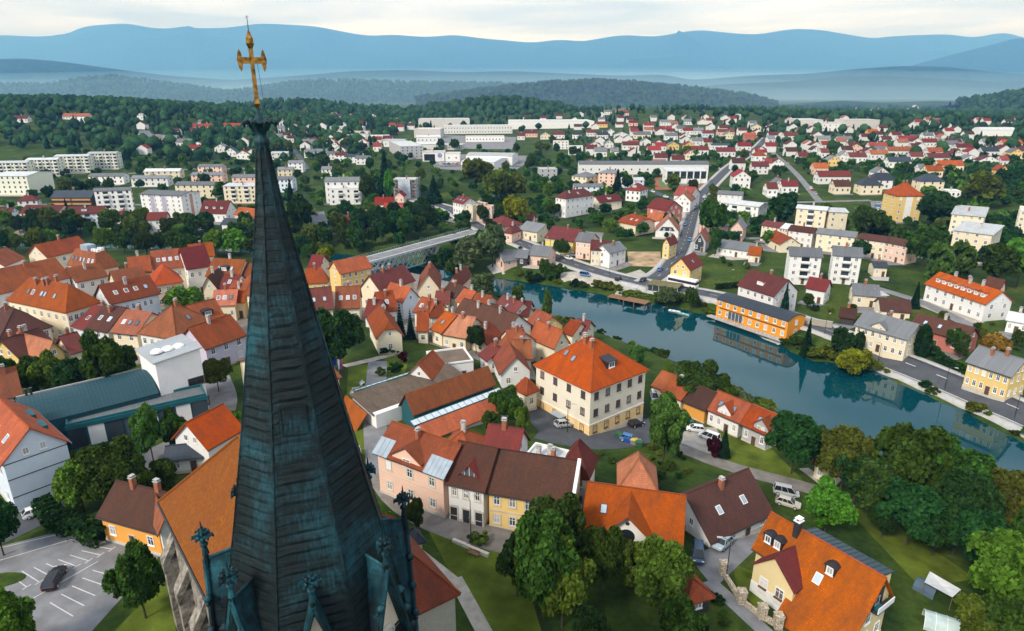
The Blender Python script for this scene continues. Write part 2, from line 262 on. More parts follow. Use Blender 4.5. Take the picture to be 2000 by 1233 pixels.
  (0.6,277.1,-11.21,14,9,3.6,'gable',2.6,'k','G','dark timber boathouse with grey roof on the far bank',{'nw': (3,1),'fl': 1}), (9.2,352.1,-13.26,6.4,8,4,'gable',2.6,'w','R',None),
  (128.3,359.4,-42.11,20,13,9.8,'gable',1.4,'w','W','white apartment house with balconies and pale metal roof',{'nw': (5,2),'fl': 3,'balc': 2}),
  (129.5,390.4,-24.14,14.6,11,9.9,'gable',1.4,'w','G','white apartment house with grey roof behind the balcony house',{'nw': (4,2),'fl': 3}),
  (102,328,5.91,12.7,9,5,'gable',2,'p','G','peach low wing with grey roof',{'nw': (3,1)}),
  (111,317.3,-27.36,6.7,12,5.9,'gable_y',4,'p','G','peach gabled house with dark wooden balcony',{'nw': (2,2),'fl': 2,'balc': 1}),
  (87.4,296.8,-24.5,6.4,13,4.6,'gable_y',4.6,'g','P','grey gabled cottage with glazed front and pink roof',{'nw': (2,1),'sp': 'glassgable'}),
  (101.6,287.6,-36.01,15.9,15,3.6,'gable',2.2,'w','G','wide grey sheet roofed restaurant with glazed front',{'nw': (6,1)}),
  (104.5,275,-25.62,5.3,8,3.4,'gable',3,'c','o','small cream house with rusty orange roof by the road',{'nw': (2,1)}),
  (159.7,464.7,-7.49,12.2,13,7.9,'gable_y',4.4,'w','R','white gabled house with red roof beside the grove',{'nw': (3,2),'fl': 2}),
  (208,566.2,-3.61,10.2,10,8.9,'hip',4,'w','O','small tower house with pyramid orange roof',{'nw': (2,1),'fl': 2}), (193.9,524.4,-6.58,13.1,10,5.9,'gable',3.4,'w','M',None),
  (-109.6,429.9,5.5,22,11,14,'gable',2.2,'w','G','white apartment house with grey roof and rear storeys',{'nw': (5,1),'fl': 4}),
  (-107,422.9,7.31,19.3,6,10,'flat',0.4,'w','W','lower balcony front of the white apartment house',{'nw': (4,1),'fl': 3,'balc': 2}),
  (-71,443.5,-0.01,15,10.1,12.9,'flat',0.4,'g','W','grey block wrapped in scaffolding and white netting',{'nw': (4,3),'fl': 4,'sp': 'scaffold'}),
  (-77.7,401,-0,11.8,9,4,'gable',4,'w','R','red roofed house beside the salmon gable',{'nw': (3,1)}),
  (-68.9,405.5,-0,6.7,10,8,'gable_y',3,'p','R','salmon gabled house with one attic window',{'nw': (2,1),'fl': 2}),
  (-66.1,373.7,-0,13.6,10,5.4,'gable',3.6,'c','R','cream and pink house with two skylights in red roof',{'nw': (4,1),'sk': 2,'fl': 2}),
  (-106.9,354.6,22.93,9.5,9,5,'gable',3,'y','G','yellow gabled house with grey roof in the trees',{'nw': (2,1)}),
  (-99.9,333.5,39.55,8.1,9,8,'gable',3,'w','G','tall white house with grey roof in the trees',{'nw': (2,1),'fl': 2}),
  (-87.2,345.6,-0.01,12,9,4.9,'gable',3.4,'y','M','yellow house with red brown roof above the river trees',{'nw': (4,1)}),
  (-78.2,350.8,-0.01,7.9,9,4.9,'gable',3,'p','O','pink house with orange roof above the river trees',{'nw': (3,1)}),
  (-26.7,370.3,-51.46,11.3,10,10,'gable',3,'w','M','white house with maroon roof at the bend of the road',{'nw': (4,1),'fl': 3,'sk': 3}),
  (-20.5,366.9,-47.8,8.7,11,9.4,'flat',0.5,'c','G','cream middle house at the bend of the road',{'nw': (3,1),'fl': 3}),
  (-15.9,362.9,-15.32,11.2,4.2,9,'flat',0.5,'p','G','pink flat roofed corner building with roof boxes',{'nw': (4,2),'fl': 3,'ch': 3}),
  (-4.4,330.1,-51.59,14.8,14.6,5.7,'hip',3.8,'c','M','cream house with maroon hipped roof below the pink corner building',{'nw': (3,3),'fl': 2}),
  (0.4,315.4,-34.52,5.3,9,4.8,'hip',3,'p','M',None), (-0.5,275.1,-59.49,7.8,12,2.7,'gable_y',3.6,'p','G','pinkish gabled house with grey roof on the water',{'nw': (2,2)}),
  (-183.5,541.6,5.86,12.2,10,5.8,'gable',1.8,'c','G',None,{'nw': (3,1),'fl': 2}), (-181.9,564.8,3.67,12.6,10,7.8,'gable',1.8,'w','G',None,{'nw': (3,1),'fl': 3}),
  (-160.9,473,0,12,10,8.9,'gable',1.8,'b','G',None,{'nw': (4,1),'fl': 3}), (-221.2,640,6.48,16.2,10,5.8,'shed',1,'w','W',None,{'nw': (3,1),'fl': 2}),
  (-148.9,541.7,4.21,10.6,9,5.9,'gable',2,'w','G',None,{'nw': (3,1),'fl': 2}), (-196.2,652.9,3.22,9.9,9,5.4,'gable',2.2,'w','G',None,{'nw': (3,1),'fl': 2}),
  (-186.3,657.8,2.58,12.5,9,5.4,'gable',2.2,'w','G',None,{'nw': (3,1),'fl': 2}), (-169.6,638.9,2.86,11,9,5.4,'gable',2.2,'w','G',None,{'nw': (3,1),'fl': 2}),
  (-159.7,629.8,2.77,11.2,9,5.4,'gable',2.2,'w','M',None,{'nw': (3,1),'fl': 2}), (-147.1,618.1,2.53,12,9,5.5,'gable',2.2,'w','K',None,{'nw': (3,1),'fl': 2}),
  (-134.4,607.4,2.26,13.2,9,5.5,'gable',2.2,'w','G',None,{'nw': (3,1),'fl': 2}),
  (-106.2,1071.9,4.78,78.4,50,12.5,'flat',0.6,'gw','W','beige main hall of the car works',{'nw': (0,0),'kind': 'industrial hall'}),
  (-47.9,954.9,6.88,93.9,30,10,'flat',0.6,'w','W','long works hall with two strips of windows',{'nw': (24,1),'fl': 2,'kind': 'industrial hall'}),
  (-107.4,880.7,-2.49,33.9,30,10.6,'flat',0.6,'gw','W','beige block at the left end of the car works',{'nw': (0,0),'kind': 'industrial hall'}),
  (-106.3,672.4,-71.76,75.4,21.6,10.7,'flat',0.6,'g','W','grey panelled office block with strip windows',{'nw': (5,5),'fl': 4,'kind': 'industrial hall'}),
  (-126.4,755.6,-2.4,30.5,22,6.8,'gable',1.2,'w','W','low white hall left of the office block',{'nw': (6,1),'fl': 1,'kind': 'industrial hall'}),
  (-99.8,808.2,9.11,28.8,22,6.8,'gable',1.4,'w','W','low white hall behind the office block',{'nw': (6,1),'fl': 1,'kind': 'industrial hall'}),
  (-72.8,629.8,0,20.2,16,7.8,'flat',0.6,'w','W','white car showroom with dark glass front and round blue sign',{'nw': (0,0),'sp': 'showroom','kind': 'industrial hall'}),
  (-54.9,626.6,0,13.3,14,6.8,'flat',0.6,'w','W','white workshop beside the car showroom',{'nw': (2,1),'fl': 1,'kind': 'industrial hall'}),
  (-23.3,582.2,-17.4,30.2,40,6.7,'gable',1.4,'w','W','wide white works hall with ribbed roof',{'nw': (6,1),'fl': 1,'kind': 'industrial hall'}),
  (-17.8,608,-11.55,42.4,26,7.6,'barrel',1.6,'w','W','white hall with rows of rooflights behind the wide works hall',{'nw': (4,1),'fl': 1,'kind': 'industrial hall'}),
  (-229.6,951.7,0.66,46.7,18,4.8,'gable',1,'w','W','long white warehouse left of the car works',{'nw': (8,1),'fl': 1,'kind': 'industrial hall'}),
  (-162.4,824.6,2.1,25.5,16,5.7,'flat',0.5,'w','W','white store left of the tall fir',{'nw': (4,1),'fl': 1,'kind': 'industrial hall'}),
  (-171.7,925,1.91,31.3,16,4.5,'flat',0.5,'r','R','red flat roofed market hall',{'nw': (4,1),'fl': 1,'kind': 'industrial hall'}),
  (-199.5,889.2,1.15,25.1,16,4.4,'flat',0.5,'w','P','pale warehouse with pinkish roof',{'nw': (4,1),'fl': 1,'kind': 'industrial hall'}),
  (59.4,1061.2,3.96,127.2,60,9.7,'flat',0.6,'w','W','very long white hall on the skyline of the works',{'nw': (0,0),'kind': 'industrial hall'}),
  (420.2,981.5,-4.51,34.3,50,8.6,'flat',0.6,'gw','W','far white factory,left part',{'nw': (0,0),'kind': 'industrial hall'}),
  (424.8,916.8,-10.01,29,50,8.3,'flat',0.6,'w','W','far white factory,middle part',{'nw': (4,1),'kind': 'industrial hall'}),
  (463.9,919,0,46,30,11.8,'flat',0.6,'gw','W','far pale factory block beyond the suburb',{'nw': (0,0),'kind': 'industrial hall'}),
  (581.6,820.7,-3.81,41.6,16,6.8,'barrel',3,'w','W','far white greenhouse with rounded roof',{'nw': (0,0),'kind': 'greenhouse'}),
  (-189.3,832.8,-1.15,23.4,20,5.6,'flat',0.5,'w','W','low pale store behind the left garden trees',{'nw': (0,0),'kind': 'industrial hall'}),
  (-93.6,726.3,10.62,22.2,26,5.8,'gable',1.2,'w','W','pale hall between office block and showroom',{'nw': (0,0),'kind': 'industrial hall'}),
  (-62.8,721.7,-5.36,21.8,18,4.9,'flat',0.5,'gw','W','beige store beside the works road',{'nw': (4,1),'fl': 1,'kind': 'industrial hall'}),
  (-32.9,822.3,3.72,46.6,14,6,'flat',0.5,'w','W','white strip hall below the long works hall',{'nw': (12,1),'fl': 1,'kind': 'industrial hall'}),
 ],
 'leftquarter': [
  (-352.4,581.2,7.66,23.6,11,13.3,'gable',1.2,'cw','W','long stepped cream apartment slab,section at its right end',{'nw': (8,2),'fl': 5,'balc': 2,'kind': 'apartment block'}),
  (-368.1,564.2,9.08,26.6,11,13.3,'gable',1.2,'cw','W','long stepped cream apartment slab,section second from right',{'nw': (8,2),'fl': 5,'balc': 2,'kind': 'apartment block'}),
  (-379.7,544.4,8.34,23.6,11,13.3,'gable',1.2,'cw','W','long stepped cream apartment slab,section third from right',{'nw': (8,2),'fl': 5,'balc': 2,'kind': 'apartment block'}),
  (-392.5,527,9.42,24,11,13.3,'gable',1.2,'cw','W','long stepped cream apartment slab,section at the left edge',{'nw': (8,2),'fl': 5,'balc': 2,'kind': 'apartment block'}),
  (-346.8,472.4,-0.01,23.5,27.1,12.7,'gable',1.6,'cw','W','pale green apartment block with blank end wall',{'nw': (6,0),'fl': 4,'kind': 'apartment block'}),
  (-308.7,509.1,4.18,26.2,10,5.9,'gable',1.8,'w','G','white two-storey block with grey roof right of the pale green block',{'nw': (6,1),'fl': 2}),
  (-278.2,533.2,4.75,27.8,10,5.9,'gable',1.8,'c','W',None,{'nw': (6,1),'fl': 2}), (-270.3,498.7,3.65,27.1,10,5.9,'gable',1.8,'w','G',None,{'nw': (6,1),'fl': 2}),
  (-250.6,557.8,0.9,20.5,10,5.8,'gable',1.8,'p','G',None,{'nw': (5,1),'fl': 2}), (-228.3,501.6,2.43,23.7,11,7.9,'gable',1.8,'p','G',None,{'nw': (5,1),'fl': 3}),
  (-213.7,449.9,0,26.5,11,8.9,'gable',1.8,'c','G',None,{'nw': (6,1),'fl': 3}), (-199.1,496.8,3.67,17.9,10,6.9,'gable',1.8,'p','G',None,{'nw': (4,1),'fl': 2}),
  (-175.5,430.7,0,21.7,11,11,'shed',0.8,'c','W','cream block with glazed balconies left of the spire',{'nw': (5,1),'fl': 4,'balc': 2}),
  (-269.1,407.1,-0,24.9,12,7.6,'gable',3.6,'k','K','dark building with wooden balcony bands',{'nw': (0,0),'sp': 'bands'}),
  (-235,388.8,15.02,20,3.4,14,'gable',1.6,'w','G','white stepped apartment block,left of the two white towers',{'nw': (5,2),'fl': 5,'balc': 1}),
  (-195.9,377.8,-13.72,28.1,16.5,14.5,'gable',1.4,'w','G','white apartment block with lilac stripes and six storeys',{'nw': (7,2),'fl': 6,'sp': 'lilac'}),
  (-296.6,403.6,21.02,10.9,9,6,'hip',3,'w','M','white villa with maroon hipped roof above the terrace',{'nw': (3,2),'fl': 2}),
  (-285.8,370.7,5.93,7.8,9,4.8,'gable',3,'b','M',None,{'nw': (3,1)}),
  (-252.8,355.1,-5.02,22,13.4,9,'gable',3.4,'p','M','salmon terrace with maroon roof and glazed dormers',{'nw': (6,2),'fl': 3,'balc': 2,'dm': 2}),
  (-232.7,357.7,11.38,19.7,10,7.9,'gable',3.4,'b','M','pale blue terrace with maroon roof and glazed balconies',{'nw': (6,1),'fl': 3,'balc': 2,'dm': 1}),
  (-212.5,357.6,-0.06,4.9,10.5,5.9,'gable',2.8,'w','M',None,{'nw': (2,2)}),
  (-185.9,342.7,10.66,9.8,8,7.4,'gable',3.4,'w','M','white house with maroon roof below the six-storey block',{'nw': (3,2),'fl': 2}),
  (-170.3,354.7,-10.99,9.5,9,3.3,'hip',2.8,'w','M',None),
  (-167.4,373.2,-7.13,16.3,13.1,4.7,'gable',6.4,'w','M','house with very steep maroon roof and three little dormers',{'nw': (5,2),'dm': 3}),
  (-144.1,361.2,-26.33,17.5,10,5.7,'gable',3.4,'p','O',None,{'nw': (3,1),'sk': 1}), (-145.5,339.5,-9.7,9.6,9,5.7,'gable',2.4,'w','K',None,{'nw': (3,1)}),
 ],
 'suburbleft': [
  (-397.4,751.7,0,18,9,4.5,'gable',3.6,'c','G',None), (-377.7,749.6,0,18.5,9,4.5,'gable',3.6,'p','G',None), (-350.1,724,0,15.8,9,4.6,'gable',3.6,'w','G',None),
  (-325.7,704.1,0,14.9,9,4.7,'gable_y',3.6,'w','B',None), (-295.1,686.5,0,13.3,9,4.7,'gable_y',3.6,'w','G',None), (-274,658.8,0,10.9,9,4.8,'gable_y',3.6,'w','T',None),
  (-254.4,639.5,0,13.6,9,4.8,'gable_y',3.6,'w','M',None), (-287.7,716.7,0,7.6,9,4.8,'gable',3.6,'w','G',None), (-606.5,845.7,0,19.8,9,4.2,'gable',3.6,'w','M',None),
  (-554.4,873.4,0,34.3,9,3.6,'gable',3.6,'w','P',None), (-533,847.8,0,10.3,9,4.2,'gable',3.6,'w','W',None), (-392.9,852.2,0,11.2,9,4.3,'gable',3.6,'p','R',None),
  (-383.9,858,0,15.3,9,4.2,'gable',3.6,'w','R',None), (-359.8,883.1,0,29.9,9,3.7,'gable',3.6,'p','R',None), (-485.7,897.3,0,8.4,9,4.3,'gable_y',3.6,'w','W',None),
  (-431,1256.3,0,16.5,9,4.6,'gable',3.6,'w','M',None), (-424.6,1301.2,0,14.6,9,4.7,'gable',3.6,'w','M',None), (-338.5,1075.9,0,12.1,9,4.6,'gable',3.6,'w','R',None),
  (-366.7,1191.3,0,20.1,9,4.5,'gable',3.6,'w','M',None), (-320.4,1098.1,0,15.4,9,4.5,'gable',3.6,'w','M',None), (-327.5,1251.8,0,31.7,9,4.5,'gable',3.6,'w','M',None),
  (-289.2,1132.8,0,13.8,9,4.7,'gable_y',3.6,'w','G',None), (-308.2,1306.6,0,24.5,9,4.7,'gable_y',3.6,'w','P',None), (-303.5,881.9,0,16.6,9,4.3,'gable',3.6,'w','G',None),
  (-319.6,952.9,0,9.8,9,4.5,'gable_y',3.6,'w','G',None), (-287.3,889.3,0,9.2,9,4.6,'gable_y',3.6,'w','G',None), (-273.4,917.7,0,12.1,9,4.5,'gable_y',3.6,'w','G',None),
  (-291.9,823.7,0,9.3,9,4.6,'gable',3.6,'w','M',None), (-272.5,793.3,0,9,9,4.7,'gable',3.6,'w','G',None), (-272.3,815.8,0,9.2,9,4.7,'gable',3.6,'w','B',None),
  (-254.4,783.2,0,8.9,9,4.8,'gable',3.6,'w','B',None), (-269.3,772.8,0,13.1,9,4.7,'gable',3.6,'w','G',None), (-221.9,737.9,0,14,9,4.8,'gable',3.6,'c','G',None),
  (-186.7,714.4,0,8.1,9,4.9,'gable_y',3.6,'w','P',None), (-140.2,703.6,0,8.7,9,4.9,'gable',3.6,'w','R',None), (-201.4,1232.1,0,15,9,4.9,'gable_y',3.6,'c','M',None),
  (-189.4,1256.3,0,16.5,9,4.9,'gable',3.6,'w','M',None), (-158.4,1096.5,0,8.2,9,4.9,'gable_y',3.6,'w','G',None), (-211.3,1159.2,0,18.5,9,4.8,'gable',3.6,'c','M',None),
  (-178.7,1017.4,0,9.6,9,4.8,'gable',3.6,'w','R',None),
 ],
 'suburbmid': [
  (11.3,843.8,0,9.9,9,5,'gable',3.6,'w','M',None), (25.4,883.7,0,15.8,9,5,'gable',3.6,'p','M',None), (41.7,849,0,12.8,9,5,'gable_y',3.6,'c','G',None),
  (58.5,859,0,16.5,9,5,'gable',3.6,'w','M',None), (81.8,856.3,0,11.6,9,5,'gable',3.6,'w','K',None), (102.9,885.8,0,12,9,5,'gable',3.6,'w','M',None),
  (112.8,847.6,0,14.4,9,5,'gable',3.6,'w','K',None), (129.8,893.5,0,10.4,9,5,'gable_y',3.6,'w','G',None), (136.4,847.3,0,18.7,9,5,'gable_y',3.6,'w','G',None),
  (161.1,842.7,0,21.8,9,5.1,'gable',3.6,'c','G',None), (206.4,913.3,0,15.6,9,5.1,'gable',3.6,'w','R',None), (192,819.8,0,15.8,9,5,'gable',3.6,'w','G',None),
  (208.4,817.3,0,12.7,9,5,'gable_y',3.6,'w','M',None), (229.1,887.3,0,13.7,9,5,'gable',3.6,'w','R',None), (242.1,884.3,0,12.8,9,5,'gable',3.6,'w','G',None),
  (243.5,846.2,0,14.7,9,5,'gable',3.6,'b','M',None), (269.5,858.3,0,21.4,9,5.1,'gable',3.6,'p','M',None), (261.5,822.1,0,11.2,9,5,'gable_y',3.6,'c','G',None),
  (212.6,736.4,0,10,9,5,'gable',3.6,'w','M',None), (205.7,752.2,0,13.1,9,5,'gable',3.6,'w','G',None), (184.8,706.5,0,11,9,5,'gable_y',3.6,'y','R',None),
  (168.4,707.6,0,12.3,9,5,'gable_y',3.6,'y','G',None), (153,697.1,0,11.5,9,5,'gable',3.6,'w','R',None), (138.1,656.5,0,13.3,9,5,'gable',3.6,'w','R',None),
  (180.8,654.4,0,18.9,9,5,'gable',3.6,'w','M',None), (201.9,638.3,0,18.4,9,5,'gable',3.6,'w','M',None), (236.9,691.2,0,14,9,5,'gable',3.6,'w','R',None),
  (282,805,0,14,9,5,'gable',3.6,'r','O',None), (124.6,710.4,0,17.8,9,5,'gable',3.6,'w','M',None), (104.9,730.4,0,9.3,9,5,'gable_y',3.6,'w','G',None),
  (86.6,712.8,0,13.8,9,5,'gable_y',3.6,'w','B',None), (84.8,646.4,0,12.5,9,5,'gable',3.6,'w','G',None), (162.7,617.6,0,8.5,9,5,'gable_y',3.6,'c','M',None),
  (98.2,645.4,0,7.6,9,5,'gable',3.6,'w','G',None), (52.2,723.3,-2.86,16.4,9,8,'flat',0.5,'w','P','white block with coral top storey in the suburb',{'nw': (4,1),'fl': 3}),
  (62.6,664.4,-3.07,14.1,9,8,'flat',0.5,'w','W','plain white block beside the coral topped block',{'nw': (3,1),'fl': 3}),
  (216.8,704.3,-1.13,20.3,10,5,'gable',1.4,'w','K','low white house with long dark roof in the suburb',{'nw': (5,1)}), (124,1238.7,0,11.6,9,4.9,'gable_y',3.6,'w','G',None),
  (160.2,1227.1,0,10.3,9,4.8,'gable_y',3.6,'w','G',None), (175.5,1253.1,0,13.6,9,4.9,'gable',3.6,'w','G',None), (198.3,1263.6,0,14.2,9,4.9,'gable',3.6,'w','P',None),
  (204,1225.6,0,9.2,9,4.8,'gable',3.6,'w','R',None), (374.4,1133.6,0,7.9,9,4.9,'gable',3.6,'w','W',None), (137,1037.6,0,16.6,9,5.1,'gable',3.6,'y','M',None),
  (186.3,1049.8,0,13.8,9,5.1,'gable',3.6,'p','M',None), (198.3,990.4,0,14.9,9,5.1,'gable',3.6,'w','R',None), (235.5,1045.2,0,17.7,9,5.1,'gable',3.6,'w','G',None),
  (269.7,1047,0,14.7,9,5.1,'gable',3.6,'w','G',None), (331.1,925.6,0,13.1,9,5,'gable_y',3.6,'c','G',None), (228.2,922,0,12.1,9,5,'gable',3.6,'w','G',None),
 ],
 'suburbright': [
  (327.1,797.7,0,17.6,9,5,'gable',3.6,'w','M',None), (346.5,756.1,0,16,9,5,'gable',3.6,'c','G',None), (366.6,748.1,0,16.5,9,5,'gable',3.6,'w','G',None),
  (325.3,697.6,0,14,9,5,'gable',3.6,'w','R',None), (434.6,746.2,0,20.6,9,5,'gable',3.6,'w','R',None), (439.2,713.7,0,15.8,9,5,'gable',3.6,'w','M',None),
  (451.2,713,0,9.7,9,4.9,'gable_y',3.6,'w','G',None), (462.8,711.6,0,17.1,9,5,'gable',3.6,'w','B',None), (477.3,710.7,0,11,9,4.9,'gable',3.6,'w','K',None),
  (497.2,709,0,11.7,9,4.9,'gable',3.6,'w','G',None), (512.4,694.7,0,20.5,9,5,'gable',3.6,'c','O',None), (367.8,681.1,0,18.3,9,5,'gable',3.6,'w','R',None),
  (350.4,643.3,0,10,9,5,'gable',3.6,'w','G',None), (340.1,670.7,0,14.2,9,5,'gable_y',3.6,'p','M',None), (291.3,649.1,0,8.9,9,5,'gable_y',3.6,'w','B',None),
  (289.5,625.3,0,8,9,5,'gable',3.6,'w','M',None), (255.6,592.6,0,8.6,9,5,'gable',3.6,'w','M',None), (268.5,562,0,11.5,9,5,'gable_y',3.6,'y','G',None),
  (294.5,598,0,9.3,9,5,'gable_y',3.6,'w','G',None), (300.7,586.9,0,15.3,9,5,'gable',3.6,'w','M',None), (331.4,609.7,0,16.5,9,5,'gable',3.6,'w','O',None),
  (369.1,636.9,0,31.1,9,5,'gable',3.6,'w','O',None), (353.2,589.5,0,11.4,9,5,'gable',3.6,'w','M',None), (316.7,550.2,0,19.1,9,5,'gable',3.6,'w','K',None),
  (392.5,626.9,0,13.9,9,5,'gable',3.6,'w','O',None), (366.1,578.6,0,18.9,9,5,'gable',3.6,'w','M',None), (400.9,608.9,0,8.3,9,5,'gable_y',3.6,'w','M',None),
  (443.1,663.2,0,16.6,9,5,'gable',3.6,'w','M',None), (444.3,628.3,0,15.7,9,5,'gable',3.6,'w','K',None), (384.2,566,0,14.2,9,5,'gable_y',3.6,'w','G',None),
  (394.3,557.8,0,17.2,9,5,'gable_y',3.6,'w','M',None), (407.6,557.5,0,7.1,9,5,'gable',3.6,'w','R',None), (459.8,616.4,0,11.4,9,5,'gable_y',3.6,'y','G',None),
  (357.5,488.6,0,6.7,9,5,'gable_y',3.6,'y','O',None), (310.4,492.6,0,12.4,9,5,'gable',3.6,'c','O',None), (341.1,522.5,0,20.1,9,5,'gable',3.6,'c','O',None),
  (306.6,501.9,0,5,9,5,'gable',3.6,'w','G',None), (268.8,488.3,0,10.5,9,5,'gable_y',3.6,'w','G',None), (237.6,516.6,0,11.5,9,5,'gable',3.6,'p','O',None),
  (228.5,474.4,0,23.4,9,5.1,'gable',3.6,'w','M',None), (216.2,436.2,0,11.1,9,5,'gable',3.6,'c','B',None), (169.6,433.9,0,7.3,9,4.9,'gable',3.6,'w','M',None),
  (180.9,451.3,0,7.8,9,4.9,'gable_y',3.6,'w','G',None), (183.7,440.7,0,11.2,9,5,'gable',3.6,'w','M',None), (216.3,547.8,0,10.7,9,5,'gable_y',3.6,'w','M',None),
  (209.2,548.8,0,6.3,9,4.9,'gable',3.6,'w','R',None), (399.6,669,0,10.8,9,4.9,'gable',3.6,'w','M',None), (477.9,781.9,0,11.8,9,4.9,'gable',3.6,'w','G',None),
  (250.3,450.7,-1.72,17.3,11,6,'hip',4.4,'w','K','large white house with black hipped roof',{'nw': (4,1),'fl': 2}),
  (233.1,432.8,-2,14.3,11,6,'hip',4.2,'c','K','cream house with black hipped roof and two arched windows',{'nw': (3,1),'fl': 2}),
  (276.9,441.2,-1.79,16.2,11,6,'hip',4.2,'c','K','cream house with black hipped roof right of the tall yellow one',{'nw': (3,1),'fl': 2}),
  (275.9,414.4,-16.07,7.9,9,3.9,'flat',0.4,'w','W','low white flat roofed house below the black roofs',{'nw': (3,1)}),
  (124.8,297.5,-86.56,16.4,10,3.9,'gable',3.2,'c','O','bright orange gabled cottage left of the balcony blocks',{'nw': (2,1)}), (436.3,823.9,0,12.7,9,4.9,'gable',3.6,'y','O',None),
  (615.9,1009.5,0,13.2,9,4.9,'gable',3.6,'w','O',None), (292.6,767,0,8.7,9,4.9,'gable',3.6,'w','G',None),
 ],
 'village': [
  (981.1,1769.7,0,9.7,8,5,'gable_y',3.6,'w','G',None,{'far': 1}), (1242.1,1937,0,14.5,8,5,'gable_y',3.6,'w','R',None,{'far': 1}),
  (848,1530.1,0,9,8,5,'gable_y',3.6,'w','G',None,{'far': 1}), (1638.5,2503.8,0,16.2,8,5,'gable_y',3.6,'w','G',None,{'far': 1}),
  (818.6,1643.1,0,7.7,8,5,'gable_y',3.6,'w','G',None,{'far': 1}), (1206.6,1746.9,0,9,8,5,'gable',3.6,'w','G',None,{'far': 1}),
  (1316.6,1837.5,0,13.9,8,5,'gable',3.6,'w','R',None,{'far': 1}), (1049.8,1641.3,0,7.6,8,5,'gable_y',3.6,'w','B',None,{'far': 1}),
  (1045.5,1974.6,0,15.2,8,5,'gable',3.6,'w','R',None,{'far': 1}), (1513.7,2132.9,0,15.4,8,5,'gable_y',3.6,'w','G',None,{'far': 1}),
  (1257.5,1957.8,0,14.7,8,5,'gable',3.6,'w','P',None,{'far': 1}), (969.5,1931.8,0,12.3,8,5,'gable_y',3.6,'w','P',None,{'far': 1}),
  (1169.8,1641.9,0,12.3,8,5,'gable_y',3.6,'w','G',None,{'far': 1}), (1261.7,1910.9,0,14.9,8,5,'gable_y',3.6,'w','B',None,{'far': 1}),
  (820.8,1603.1,0,12.5,8,5,'gable_y',3.6,'w','M',None,{'far': 1}), (807,1579.1,0,6.6,8,5,'gable',3.6,'w','R',None,{'far': 1}),
  (1915.5,2687.4,0,17.2,8,5,'gable_y',3.6,'w','M',None,{'far': 1}), (1279.5,1991.3,0,15.1,8,5,'gable',3.6,'w','B',None,{'far': 1}),
  (1690.1,2271.6,0,10,8,5,'gable',3.6,'w','G',None,{'far': 1}), (1201,1637.3,0,8.5,8,5,'gable_y',3.6,'w','B',None,{'far': 1}),
  (806.2,1594.9,0,8.4,8,5,'gable',3.6,'w','M',None,{'far': 1}), (1230.2,2088,0,12.6,8,5,'gable',3.6,'w','P',None,{'far': 1}),
  (1719.2,2583.5,0,20,8,5,'gable_y',3.6,'w','G',None,{'far': 1}), (1202.7,1836.2,0,14,8,5,'gable',3.6,'w','R',None,{'far': 1}),
  (1245,1993.8,0,8.3,8,5,'gable',3.6,'w','R',None,{'far': 1}), (1072.9,1869.3,0,11.8,8,5,'gable_y',3.6,'w','M',None,{'far': 1}),
  (1357.6,2081.4,0,13.8,8,5,'gable',3.6,'w','B',None,{'far': 1}), (1017.7,1801.1,0,11.4,8,5,'gable_y',3.6,'w','P',None,{'far': 1}),
  (1124.4,1915.6,0,10,8,5,'gable_y',3.6,'w','G',None,{'far': 1}), (1326.9,2267.7,0,12.4,8,5,'gable_y',3.6,'w','G',None,{'far': 1}),
  (1784.6,2579.6,0,18.4,8,5,'gable',3.6,'w','G',None,{'far': 1}), (947.9,1794.9,0,11.8,8,5,'gable_y',3.6,'w','B',None,{'far': 1}),
  (993.9,1833.3,0,12.3,8,5,'gable',3.6,'w','M',None,{'far': 1}), (1371.9,1872.3,0,9.3,8,5,'gable_y',3.6,'w','M',None,{'far': 1}),
  (1632.6,2399.9,0,15,8,5,'gable_y',3.6,'w','B',None,{'far': 1}), (932.7,1777.9,0,8.6,8,5,'gable_y',3.6,'w','G',None,{'far': 1}),
  (921.7,1629.9,0,10.6,8,5,'gable_y',3.6,'w','G',None,{'far': 1}), (1015,1923.7,0,13.6,8,5,'gable_y',3.6,'w','B',None,{'far': 1}),
  (1501.1,2297.5,0,14.3,8,5,'gable',3.6,'w','M',None,{'far': 1}), (1140.1,2134.4,0,16.3,8,5,'gable',3.6,'w','G',None,{'far': 1}),
  (1740.7,2393.9,0,16.5,8,5,'gable',3.6,'w','P',None,{'far': 1}), (1473.4,1998.4,0,14.9,8,5,'gable',3.6,'w','M',None,{'far': 1}),
  (1882.1,2554,0,12.8,8,5,'gable',3.6,'w','M',None,{'far': 1}), (1120,1670.8,0,12.5,8,5,'gable',3.6,'w','R',None,{'far': 1}),
  (826.2,1660,0,7.9,8,5,'gable_y',3.6,'w','B',None,{'far': 1}), (54.3,1196.4,0,11.4,9,4.4,'gable',3.6,'w','M',None), (149.8,1143.5,0,11.4,9,4.4,'gable',3.6,'w','G',None),
  (292.3,864.9,0,11.2,9,6,'gable',3.6,'w','M',None), (206.3,887,0,11.4,9,4.5,'gable',3.6,'w','M',None), (162.5,1032.8,0,11.4,9,4.5,'gable',3.6,'w','M',None),
  (324.4,1149.4,0,11.4,9,4.4,'gable_y',3.6,'w','M',None), (350.3,1127.4,0,11.4,9,4.5,'gable_y',3.6,'w','G',None), (225.8,947.9,0,11.2,9,6,'gable_y',3.6,'w','B',None),
  (180.7,1140.9,0,11.2,9,5.9,'gable',3.6,'w','M',None), (273.9,939.8,0,11.2,9,6,'gable_y',3.6,'w','M',None), (266.6,1146,0,11.2,9,5.9,'gable_y',3.6,'w','R',None),
  (291.5,1049.5,0,11.4,9,4.5,'gable_y',3.6,'w','P',None), (291.1,1147.9,0,11.4,9,4.4,'gable_y',3.6,'w','R',None), (301.5,1044.6,0,11.1,9,6,'gable',3.6,'w','R',None),
